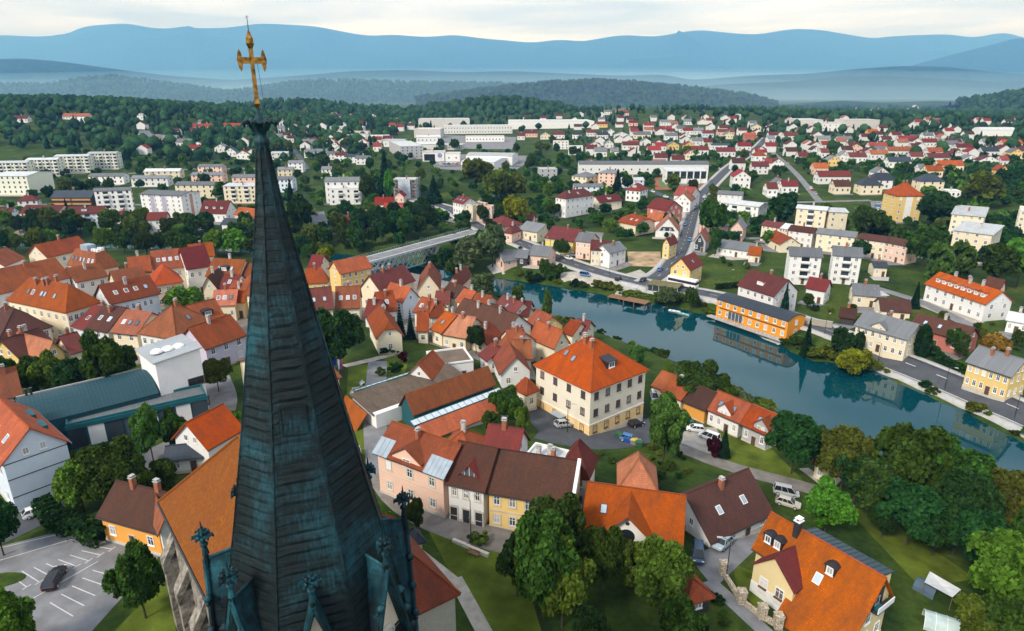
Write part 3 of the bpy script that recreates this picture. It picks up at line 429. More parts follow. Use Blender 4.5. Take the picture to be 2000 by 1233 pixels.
  (234.3,1133.6,0,11.2,9,5.9,'gable',3.6,'w','G',None), (24.6,1200.5,0,11.2,9,5.9,'gable',3.6,'w','M',None), (83.9,1220,0,11.4,9,4.4,'gable',3.6,'w','M',None),
  (280,905,0,11.2,9,6,'gable',3.6,'w','M',None), (194.9,908.5,0,11.4,9,4.5,'gable',3.6,'w','M',None), (123.2,1009.1,0,11.4,9,4.5,'gable_y',3.6,'w','M',None),
  (235.5,992.2,0,11.1,9,6,'gable',3.6,'w','P',None), (96.8,1002.5,0,11.4,9,4.5,'gable',3.6,'w','B',None), (341.8,969.8,0,11.2,9,6,'gable',3.6,'w','G',None),
  (346,1071.6,0,11.1,9,6,'gable',3.6,'w','R',None), (193.8,891.2,0,11.4,9,4.5,'gable_y',3.6,'w','M',None), (179.5,898.8,0,11.2,9,6,'gable',3.6,'w','P',None),
  (303.3,841,0,11.2,9,6,'gable_y',3.6,'w','B',None), (312.7,1067,0,11.1,9,6,'gable_y',3.6,'w','G',None), (158.1,878.4,0,11.2,9,6,'gable',3.6,'w','R',None),
  (281.7,1099,0,11.4,9,4.5,'gable',3.6,'w','G',None), (168.4,940.2,0,11.4,9,4.5,'gable',3.6,'w','M',None), (193,1118.9,0,11.4,9,4.5,'gable',3.6,'w','M',None),
  (106.2,1159,0,11.4,9,4.4,'gable_y',3.6,'w','B',None), (327.1,1036.7,0,11.4,9,4.5,'gable_y',3.6,'w','R',None), (373,907.6,0,11.2,9,6,'gable_y',3.6,'w','B',None),
  (425,713.1,0,11.2,9,5.9,'gable_y',3.6,'w','M',None), (424.6,790.1,0,11.2,9,5.9,'gable',3.6,'w','M',None), (407.4,782.8,0,11.5,9,4.4,'gable',3.6,'w','M',None),
  (616.4,990.8,0,11.4,9,4.4,'gable',3.6,'w','G',None), (406,705.2,0,11.2,9,5.9,'gable',3.6,'w','P',None), (349,720.2,0,11.2,9,5.9,'gable',3.6,'w','P',None),
  (265.6,642.1,0,11.5,9,4.5,'gable',3.6,'w','B',None), (494.7,788,0,11.5,9,4.4,'gable',3.6,'w','M',None), (368.6,868.6,0,11.4,9,4.5,'gable_y',3.6,'w','P',None),
  (690.5,951.4,0,11.1,9,5.9,'gable',3.6,'w','B',None), (478.4,879.8,0,11.4,9,4.4,'gable',3.6,'w','M',None), (443.5,682.2,0,11.3,9,5.9,'gable',3.6,'w','G',None),
  (306.3,798.3,0,11.2,9,6,'gable',3.6,'w','M',None), (321.5,815.5,0,11.4,9,4.5,'gable_y',3.6,'w','M',None), (485.8,766,0,11.5,9,4.4,'gable_y',3.6,'w','P',None),
  (431.1,729.7,0,11.5,9,4.4,'gable',3.6,'w','R',None), (574.2,966.7,0,11.4,9,4.4,'gable',3.6,'w','R',None), (535.8,915.2,0,11.2,9,5.9,'gable_y',3.6,'w','B',None),
  (259,678.3,0,11.2,9,6,'gable',3.6,'w','R',None), (315.7,637.5,0,11.2,9,6,'gable',3.6,'w','B',None), (520,722.9,0,11.5,9,4.4,'gable',3.6,'w','M',None),
  (286,694.5,0,11.2,9,6,'gable_y',3.6,'w','M',None), (305.8,682.9,0,11.2,9,6,'gable_y',3.6,'w','M',None), (595.7,961.5,0,11.4,9,4.4,'gable',3.6,'w','R',None),
  (441.9,782.5,0,11.2,9,5.9,'gable',3.6,'w','M',None), (430.2,871.2,0,11.4,9,4.4,'gable_y',3.6,'w','P',None), (338.9,671.4,0,11.2,9,6,'gable',3.6,'w','M',None),
  (585,918.9,0,11.4,9,4.4,'gable_y',3.6,'w','B',None), (526.2,820.4,0,11.2,9,5.9,'gable',3.6,'w','R',None), (357.8,797.7,0,11.2,9,5.9,'gable_y',3.6,'w','M',None),
  (348.4,918.1,0,11.2,9,6,'gable_y',3.6,'w','M',None), (647.1,968.4,0,11.4,9,4.4,'gable',3.6,'w','R',None), (500.1,959.6,0,11.4,9,4.4,'gable_y',3.6,'w','M',None),
  (507.5,1043.8,0,11.1,9,6,'gable_y',3.6,'w','P',None), (463,636.3,0,11.3,9,6,'gable_y',3.6,'w','M',None), (389.1,884.2,0,11.4,9,4.5,'gable_y',3.6,'w','M',None),
  (402,666.5,0,11.2,9,6,'gable_y',3.6,'w','B',None), (418.3,613.6,0,11.2,9,6,'gable_y',3.6,'w','R',None), (337.2,893.1,0,11.4,9,4.5,'gable_y',3.6,'w','B',None),
  (660.1,1114.6,0,11.3,9,4.5,'gable',3.6,'w','M',None), (451.7,1052.7,0,11.1,9,6,'gable_y',3.6,'w','M',None), (672.2,969.1,0,11.1,9,5.9,'gable',3.6,'w','R',None),
  (306.1,699.1,0,11.2,9,6,'gable_y',3.6,'w','P',None), (601.1,828.2,0,11.2,9,5.9,'gable_y',3.6,'w','R',None), (524.7,781.7,0,11.2,9,5.9,'gable',3.6,'w','B',None),
  (817.8,1118.6,0,11.3,9,4.4,'gable',3.6,'w','M',None), (692.9,1014.7,0,11.4,9,4.4,'gable',3.6,'w','P',None), (376.5,763.1,0,11.5,9,4.4,'gable',3.6,'w','M',None),
  (560.5,860.7,0,11.4,9,4.4,'gable_y',3.6,'w','B',None), (327.7,620.2,0,11.2,9,6,'gable_y',3.6,'w','M',None), (424.4,1044.9,0,11.4,9,4.5,'gable_y',3.6,'w','P',None),
  (478.1,632.8,0,11.5,9,4.5,'gable',3.6,'w','M',None), (451.6,794.2,0,11.5,9,4.4,'gable_y',3.6,'w','G',None), (413.5,750.1,0,11.5,9,4.4,'gable',3.6,'w','M',None),
  (467.1,1009.3,0,11.4,9,4.5,'gable_y',3.6,'w','R',None), (-222.9,1018.5,0,11.2,9,5.7,'gable',3.6,'w','M',None), (-271.7,1195.1,0,11.1,9,5.8,'gable_y',3.6,'w','M',None),
  (-265.8,1446.4,0,10.9,9,6,'gable_y',3.6,'w','G',None), (-345.8,1710.5,0,11.3,9,4.5,'gable_y',3.6,'w','B',None), (-179.4,1119.7,0,11.4,9,4.4,'gable_y',3.6,'w','B',None),
  (-331.6,1459.3,0,11.4,9,4.4,'gable',3.6,'w','B',None), (-317.1,1121,0,11.1,9,5.7,'gable_y',3.6,'w','M',None), (-288.3,906.1,0,11.4,9,5.5,'gable_y',3.6,'w','P',None),
  (-191.9,1207.7,0,11.4,9,4.4,'gable_y',3.6,'w','R',None), (-160,974.3,0,11.2,9,5.8,'gable',3.6,'w','R',None), (-279.1,1095.2,0,11.5,9,4.2,'gable_y',3.6,'w','M',None),
  (-470.6,1494.7,0,11.4,9,4.4,'gable_y',3.6,'w','P',None), (-376.9,1707.6,0,10.9,9,6,'gable_y',3.6,'w','P',None), (-325.4,1237.4,0,11.1,9,5.8,'gable_y',3.6,'w','P',None),
  (-345.8,1072.1,0,11.6,9,4.1,'gable_y',3.6,'w','R',None), (-149.6,1008.5,0,11.2,9,5.8,'gable',3.6,'w','B',None), (-263.2,948,0,11.3,9,5.6,'gable_y',3.6,'w','B',None),
  (-177,1054.8,0,11.5,9,4.3,'gable',3.6,'w','B',None), (-339.4,971.9,0,11.5,9,3.9,'gable',3.6,'w','M',None), (-279.9,1793.6,0,11,9,6,'gable',3.6,'w','M',None),
  (-159.5,1073.7,0,11.5,9,4.3,'gable_y',3.6,'w','G',None), (-388.9,1282.6,0,11.5,9,4.3,'gable',3.6,'w','B',None), (-343.3,1323,0,11.1,9,5.9,'gable',3.6,'w','P',None),
  (-271.2,1338.4,0,11.4,9,4.4,'gable_y',3.6,'w','M',None), (-420.8,1394.8,0,11,9,5.8,'gable',3.6,'w','M',None), (-245.1,994.2,0,11.5,9,4.1,'gable_y',3.6,'w','G',None),
  (-190.5,765.8,0,11.5,9,4.4,'gable_y',3.6,'w','M',None), (-176.9,786.6,0,11.3,9,5.9,'gable_y',3.6,'w','B',None), (-203.4,762.8,0,11.5,9,4.3,'gable_y',3.6,'w','R',None),
  (-163,741.7,0,11.3,9,5.9,'gable_y',3.6,'w','R',None), (-215.5,706.5,0,11.3,9,5.8,'gable_y',3.6,'w','B',None), (-174.3,685.3,0,11.5,9,4.3,'gable_y',3.6,'w','B',None),
  (-209.3,786.2,0,11.3,9,5.8,'gable_y',3.6,'w','B',None), (-259.9,841.2,0,11.5,9,4.1,'gable',3.6,'w','M',None), (-212.9,773.6,0,11.5,9,4.3,'gable_y',3.6,'w','B',None),
  (-224.9,770.3,0,11.5,9,4.3,'gable_y',3.6,'w','M',None), (-156.7,787.1,0,11.5,9,4.4,'gable',3.6,'w','R',None), (-220.8,873.3,0,11.5,9,4.2,'gable_y',3.6,'w','P',None),
  (-220.8,743.4,0,11.3,9,5.8,'gable',3.6,'w','M',None), (-143.2,782.2,0,11.2,9,5.9,'gable',3.6,'w','M',None), (-453.5,836.6,0,11.4,9,5.2,'gable_y',3.6,'w','B',None),
  (-292.4,740.8,0,11.3,9,5.7,'gable_y',3.6,'w','M',None), (-247.4,643,0,11.4,9,5.8,'gable_y',3.6,'w','M',None), (-364.8,668,0,11.4,9,5.7,'gable_y',3.6,'w','R',None),
  (-314.1,669.8,0,11.4,9,5.7,'gable',3.6,'w','R',None), (-378.2,812.5,0,11.4,9,5.4,'gable',3.6,'w','M',None), (-389.3,738,0,11.5,9,4.1,'gable',3.6,'w','P',None),
  (-328.8,842.7,0,11.5,9,4,'gable_y',3.6,'w','M',None), (-403.5,891.4,0,11.5,9,3.7,'gable',3.6,'w','G',None), (-417.1,771.6,0,11.4,9,5.5,'gable',3.6,'w','G',None),
  (-409,748.1,0,11.5,9,4,'gable_y',3.6,'w','R',None), (-397,801.9,0,11.4,9,5.4,'gable',3.6,'w','B',None), (183.3,544,0,11.3,9,6,'gable',3.6,'w','B',None),
  (133.4,783.3,0,11.2,9,6,'gable_y',3.6,'w','G',None), (158.8,735,0,11.5,9,4.5,'gable_y',3.6,'w','M',None), (233.5,634.2,0,11.5,9,4.5,'gable',3.6,'w','R',None),
  (78,662.2,0,11.2,9,6,'gable',3.6,'w','M',None), (66.5,566.1,0,11.6,9,4.4,'gable_y',3.6,'w','R',None), (149.5,758,0,11.5,9,4.5,'gable_y',3.6,'w','G',None),
  (122,556.2,0,11.5,9,4.5,'gable',3.6,'w','P',None), (117.5,647.9,0,11.5,9,4.5,'gable_y',3.6,'w','R',None), (200,782,0,11.5,9,4.5,'gable_y',3.6,'w','M',None),
  (143.6,582.2,0,11.5,9,4.5,'gable',3.6,'w','M',None), (129.2,584.9,0,11.3,9,6,'gable',3.6,'w','M',None), (125.8,794.8,0,11.5,9,4.5,'gable_y',3.6,'w','B',None),
  (98.8,763.5,0,11.2,9,6,'gable_y',3.6,'w','M',None), (234,637.1,0,11.2,9,6,'gable_y',3.6,'w','M',None), (130.5,729.1,0,11.5,9,4.5,'gable',3.6,'w','P',None),
 ],
}
HOUSES = [(*q[:10],reg,q[10],q[11] if len(q)>11 else {}) for reg,v in HOUSES_BY.items() for q in v]
# kind, place: x, y, height, crown radius
TREES_BY = {
    'round|lawn': [(4,66.1,15.3,4.9), (11.7,70.4,10.7,3.1), (19.9,61,8.1,2.9), ],
    'light|lawn': [(6.2,64.5,12.8,3.8), (18.9,67.6,10.7,4.4), (16,71.6,8.4,3.1), (-19.6,82.3,5.1,1.7), ],
    'olive_dark|lawn': [(6.2,76.3,11.7,4.2), (-14.5,82.7,6.7,1.4), ],
    'dark|lawn': [(9,59.4,7.1,2.5), (0.7,69.7,10.1,3), ],
    'birch|garden': [(29.1,110.1,15.5,4.3), ],
    'dark|bank': [(54.4,110.7,13.2,5.8), (64.4,89,11.6,5.5), (71,87.3,15.2,5), (71,82.4,12.1,4.6), (61.3,100.4,11,4.4), (67.3,86.8,9.6,4.1), (61,90.5,6.5,2.5), ],
    'spruce|garden': [(42.6,115.7,7.1,1.7), ],
    'red|garden': [(40.4,115.4,5.8,1.8), ],
    'bright|bank': [(51.2,89.9,9.7,3.9), (67.9,72.5,14.9,5.7), ],
    'olive|bank': [(60.6,103.9,13.1,5.7), (79.9,90.5,13.7,5.6), ],
    'round|bank': [(68.8,98.2,18.6,6.3), (75.1,97.2,16,6.5), (79.1,82.5,12.1,4.7), (63.2,64.8,10.6,3.9), (48.2,139.3,8.6,4.6), ],
    'olive_dark|bank': [(62.9,97.4,11.8,4.9), (43.8,141.1,11.8,5.4), ],
    'light|bank': [(60.4,67,7.9,3.1), (40.1,153.5,6.4,1.4), ],
    'round|library': [(-84,125.5,17,5), (-102.4,126.7,11.2,3.3), (-107.1,125.5,11.7,3.9), (-61,105.2,9.4,2.5), (-63.7,90,11.5,5), (-60.1,89.3,8.5,3.4), (-57.5,93.6,6.3,2.7), ],
    'light|library': [(-98.2,127.9,11,3.8), (-67.7,88,9.3,3.4), ],
    'dark|library': [(-91.5,124.3,11.1,3.9), ],
    'birch|library': [(-64.4,102.8,12.1,2.8), ],
    'round|carpark': [(-46.3,65.9,11.4,3.2), ],
    'dark|carpark': [(-72.9,77.7,9,2.8), ],
    'bright|carpark': [(-57.7,58.7,10.7,3.4), ],
    'olive|library': [(-64.9,131.7,8,3.2), ],
    'bright|library': [(-54,112.4,5.7,2), ],
    'light|oldtown': [(-94.3,180.9,10.3,6), ],
    'dark|oldtown': [(-41.4,144.1,15.7,6.4), (-9.7,164.3,8.7,2.9), ],
    'spruce|oldtown': [(-31.2,171.8,10.9,2), (-28.5,172.8,9,1.7), ],
    'red|oldtown': [(-27.2,151.5,3.9,1.5), ],
    'round|garden': [(-1.1,121.7,7.5,3.4), (-4.2,114.4,5.8,1.8), ],
    'light|garden': [(2,115.7,6.8,1.6), ],
    'willow|bank': [(-10,221.4,12.4,4.2), (52.7,137.4,6.6,3), ],
    'birch|bank': [(11.1,196,13.9,1.6), (1.8,214.6,9.6,2.5), (33.2,162.5,8.4,2.8), ],
    'willow|farbank': [(-17.9,270,17.3,7.2), (-8.4,273.6,20,6.6), (56.4,226.2,9.5,3.5), ],
    'dark|farbank': [(-29.5,277,11.9,4), (-35.1,280.2,8.1,3.2), (95.1,175.3,11.1,3.6), (99.7,175.4,9,1.6), (127.3,330.7,9.4,2.8), (148.8,273.5,9.5,4.1), (136.4,383.4,6.9,2.2),
    (177.3,250.4,10.6,3.4), (190.8,257.3,10.4,3.5), (127.1,192.5,4.4,1.9), ],
    'round|farbank': [(-25.3,271.1,10.1,3.5), (64,223.3,8.9,2.4), (126.2,173.6,7.8,2.9), (168.3,260.9,18.5,7.4), (180,233.9,17.5,7.2), (89.9,283.9,12.7,2.7), (13.7,260,8.7,3),
    (18.8,258.1,6.5,2.7), (236.6,323.2,10.5,4.1), (198,258.8,6.4,2.1), (132.9,334.8,7.4,3.1), (159,306.4,7,2.4), (184.1,318.2,10.9,3.3), (95.9,304.5,9,3.8), (202.7,311.8,7.7,2.7),
    (145.3,175.5,5.5,2), (101.5,213.8,5.9,2.1), (142.2,188.2,3.5,1.1), ],
    'spruce|farbank': [(87.4,180.7,11.6,2), (90.9,207.5,11.4,2.1), (136.1,210.6,9,2.1), ],
    'yellow|farbank': [(95.6,168.1,10.3,4.3), ],
    'cypress|farbank': [(115.2,171.1,9.5,2.2), ],
    'rust|farbank': [(133.7,168.6,7.6,3.8), ],
    'birch|farbank': [(156.3,232.4,18.7,4.9), (171.9,243.6,16.7,5.1), ],
    'bright|farbank': [(188.3,234.9,21.3,6.9), ],
    'olive|suburb': [(269.1,377.1,21.2,10.6), (35,681.7,10.2,3.9), (292.8,798.7,10.4,4.4), ],
    'dark|suburb': [(216.1,331.4,19.2,9.4), (143.1,345.5,18.9,7.6), (212.4,656,9.8,3.8), (43.7,664,11.5,3.5), (332.1,428.5,8.9,2.6), (346,931.8,10.1,3.6), (326.9,442.5,12.7,5.2),
    (470,636.9,11.6,4.2), ],
    'olive_dark|suburb': [(170.7,311.2,17.8,8.4), (4.5,673.8,11.1,3.4), (201.7,510,8.6,3.3), ],
    'yellow|kandija': [(1.4,346.8,18.2,6.6), ],
    'olive|kandija': [(-9.7,413.5,23.5,11.3), (-25.6,471.7,22.9,11), (0,420,19.4,11.1), (-236.2,677.8,11.4,3.9), (-155.9,764.2,10.7,3.7), (-175.9,719.9,12.4,5),
    (-161.5,555.1,10.2,3.3), (-68.9,504.1,12,4.5), (-223.4,675.4,13.8,4.5), (27.2,681.5,11.8,5), (-29.1,545.6,13,4.2), (-5.2,538.5,11.6,3.4), (-5.8,448.2,10.8,3.7),
    (205.3,593.9,11.2,4.3), (129.6,421.7,9.1,3.4), ],
    'round|kandija': [(96.3,314.8,21.9,6.8), (23.6,374.9,8.8,4.7), (-91,416.1,20.5,6.5), (21.7,284.1,9.3,3.6), (33.4,287.2,7,3.7), (17.8,321.2,10.3,4.1), (-89.2,501.1,8.7,2.9),
    (-161.7,551.4,9.8,3), (-99.1,523.8,11.6,4.8), (-180.1,719.1,9.8,2.8), (-105.8,620.7,9.9,3.8), (-169.2,524.9,8.5,3.2), (-85.5,405.2,10.7,4.5), (13.5,565.8,8.1,3.1),
    (-60.1,705.1,12.7,5.2), (16,561.1,14,4.4), (-18.9,504.2,9.2,3.8), (-75.2,711.3,12.9,3.9), (133.3,439.2,7.6,2.8), (163.4,479.9,7.7,3.2), (108.6,595,8.2,2.7),
    (172.8,476.8,10.3,4), (58.4,642.8,10.8,4), (-16,359.4,10.5,3.7), ],
    'spruce|kandija': [(70.6,443.3,16.6,4.8), (-85.8,450.2,28.7,7.7), (-50.1,422.5,17.5,7.3), (-115.8,344.4,26.9,5.5), (-96,501.5,9.7,1.7), (117.3,634.4,10.1,1.5),
    (213.1,587.7,9.3,1.6), ],
    'bright|kandija': [(-79.3,426.9,22.2,3.7), ],
    'dark|kandija': [(-105.4,325,23.6,5.7), (-116,486.5,8,3.4), (-119.4,561.7,12.8,3.8), (-118.3,372.6,10.4,4.5), (80.3,461.1,10.8,4.2), (-13.8,390.4,11.1,3.6),
    (-13.1,292.6,11.8,4.5), (-16.3,286.8,11,4.2), (-10.6,323.9,10,3), (-25.3,353.7,8.4,3.1), ],
    'bright|leftbank': [(-124,289.1,12.7,6.5), ],
    'yellow|leftbank': [(-77.4,262.4,10.8,3.2), ],
    'light|kandija': [(50.1,333.3,8,4.2), (-107.8,714.2,12.8,5.2), (-207,740.7,11.7,4.5), (-115.4,461.3,14,5.7), (-139.4,529.5,11.3,4.1), (24.7,426.7,13.9,4.2),
    (166.7,641.8,10.6,3.9), (110.9,457.4,12,4.7), ],
    'light|leftbank': [(-186.8,295.2,13.7,4.8), (-133.9,289.2,13.2,5), (-129.2,296.4,12.4,5.3), (-135.5,294.5,12.6,3.6), (-212.8,298.1,11.6,4.7), (-80.8,278.3,9.5,3.4),
    (-107,281.1,11.7,3.6), (-96.4,286.6,10.3,3.8), (-271.2,347.3,11.6,4.2), (-197.1,335.6,13.8,4.5), (-212.3,344.1,13.5,4.9), (-170.3,332,11.5,4.5), (-135.8,333.2,10.1,3.7),
    (-195.7,342.6,13.6,5.2), (-53.2,341.5,9.5,2.8), ],
    'round|leftbank': [(-142,287.7,11.2,4.1), (-160.3,296.1,10.6,4.3), (-204.9,289.9,11.2,4.1), (-153.1,292.9,12.3,4.9), (-146.6,288.1,11,3.2), (-221.3,298,10.5,3.6),
    (-166.9,293,10.4,3.8), (-210.9,293.4,10.2,3.4), (-244,300.9,12.8,3.7), (-178.1,294.5,11.2,4), (-87.9,276.7,9.6,3.6), (-101.3,283.3,11,4.5), (-203,335.6,9.6,3.6),
    (-131.7,329.5,9.5,2.8), (-138.7,338.3,12.5,4.3), (-201.9,342.9,11.5,4.7), (-200.6,338.9,9.7,3), (-221.1,340.3,9.2,2.9), (-261.5,343.6,10.6,4.3), (-210.9,337.5,12.8,4.4),
    (-140.3,330.3,11.4,4.7), (-236.1,346.5,12.3,4.1), (-165.8,335.1,13.5,4.7), (-228.9,343.7,10.1,3.6), (-74.1,360.2,9.2,2.9), (-46.8,326.7,12.3,4.4), (-54.5,356.5,13.9,4.7),
    (-70.8,349.4,12.7,5.4), (-57.1,345.5,12.7,4.1), (-111,334.7,11.5,3.9), (-92.3,316.3,12.6,4.4), (-52.6,320.8,14.2,5.1), (-83.2,318.7,10.8,3.4), (-74,306.7,14.3,4.5), ],
    'olive|leftbank': [(-235.2,296.7,11.6,5), (-227.1,293.3,10,3.4), (-213.5,289.2,13,4.1), (-106.8,287,10.5,4), (-83.8,281.5,9.1,3.1), (-175.3,342.9,11.2,3.7),
    (-245,344.8,13.8,4.5), (-191,336.6,10.6,3.2), (-99,316.7,13.5,5.1), (-90.5,337.7,12.1,4.9), (-77.3,356.9,12.6,3.7), ],
    'olive_dark|leftbank': [(-115.1,286.5,10.7,4), (-164.5,288.2,12.3,4.6), (-169.5,340.4,11.6,4.9), (-238,341,13.8,5.8), (-158.8,337.1,9.1,3.4), (-247.5,339.2,10.7,3.5),
    (-176.3,334.6,12.7,5.5), (-252.7,346.3,13.6,4.8), (-76.4,311.6,10.1,4), (-81.2,312.6,11.1,4.4), ],
    'dark|leftbank': [(-149.4,297.5,13.2,4.5), (-231.1,290.3,11.7,4), (-93,283.3,11.3,4.3), (-162.4,344.1,11,4.6), (-230.5,337.6,13.2,4.3), (-251.7,340.3,12.4,3.9),
    (-72.7,334.4,12.1,3.8), (-44.5,339,14.1,5.9), (-48.6,358.1,14.4,5.8), (-63.4,342.3,9.9,4), (-105,338.6,12.2,5.2), (-67.2,310.5,9.4,2.9), (-63.7,320.5,12.4,4.9),
    (-94.9,355.4,9.6,3.6), (-58.6,326.7,13.9,5.3), (-94.8,323.8,9.6,3.1), (-77.8,324.1,10.4,3.9), (-89,352.7,14.6,4.8), (-94.8,344.4,9.2,3.2), (-53.1,327.4,11.8,4.5),
    (-63.4,314.5,13.2,4.6), (-77.9,331.5,12.4,4.1), (-48.2,364.9,9.2,3.9), (-76.4,344.6,11.2,4.5), (-79.6,336.4,14.1,5.3), (-69.4,340.7,13.3,3.9), (-54.6,350.1,13.7,4.1),
    (-64.9,357.6,12.5,4.4), ],
    'round|leftquarter': [(-330.2,630.4,10.3,3.3), (-180.2,439.5,12.1,5.2), (-194.6,445.1,11.8,4.8), (-223.2,480.4,12.3,4.8), (-301,552.1,10.8,4.5), (-297.7,467.6,10.2,3.1), ],
    'dark|leftquarter': [(-308.9,467.6,10.7,4.4), (-303,430.8,11.1,3.2), (-353.2,502.8,11.3,4.1), ],
    'olive|leftquarter': [(-421.5,584.2,10.2,3.8), (-332.1,637.3,9.4,3.2), (-302.6,657.1,9.7,3.1), (-305.9,451.9,13.1,5.1), ],
    'light|leftquarter': [(-294.3,599.5,11.1,3.6), ],
    'olive_dark|leftquarter': [(-350.4,490.7,8.5,2.8), (-222.5,531.8,8.3,3.1), (-286,469.2,10.7,3.3), ],
    'spruce|leftquarter': [(-268,416.4,13.1,2.4), (-357.5,621.9,13.3,2.3), (-267.5,393,8.4,1.7), ],
    'olive_dark|kandija': [(-154.7,706.3,8.3,3.4), (-106.4,572.3,9,3.5), (-161.2,575.5,13.6,5), (121.3,443.9,10.2,3.5), (64.6,646.9,8.3,2.7), ],
    'round|suburb': [(41.6,1125,7.4,2.2), (12.7,938.9,10.5,4), (65.2,624.4,7.9,2.8), (96.3,909.2,7.6,2.2), (65.2,805.7,8.8,2.7), (172.9,921.2,11.9,3.9), (258.7,1165.6,10.6,3.7),
    (46.2,763.1,11.8,4.1), (250.9,429.1,11.6,3.4), (366.1,493.9,8.5,2.8), (489.5,691.1,12.6,4.7), (447.3,855,9.9,3.8), (683.7,911.1,7.4,2.6), (511.9,688.7,7.7,2.7),
    (283.1,486.7,12.4,4.6), ],
    'light|suburb': [(213.4,767.7,8.8,2.8), (437.1,688.4,9.4,3.6), (525.3,751.9,7.7,2.3), ],
    'spruce|suburb': [(173.3,613.3,8.1,1.3), (441.9,754.5,9.5,1.5), (472.5,937.7,9.2,1.8), (385.2,585.8,11,2), (338.8,456.9,9.1,1.8), (679.4,906.8,9.7,1.5), ],
    'olive|farbank': [(120.7,397.3,9.8,3), (207.2,315.4,9.7,3.2), (132.6,186.9,3.1,1.3), (135,194,5.3,1.7), (136.8,178.7,5.4,1.9), ],
    'light|farbank': [(254.1,352.2,7.3,2.5), (172.8,362.9,9.3,3.3), ],
    'olive_dark|farbank': [(125.2,169.8,5.4,1.7), ],
}
TREES = [(*q,*k.split('|')) for k,v in TREES_BY.items() for q in v]
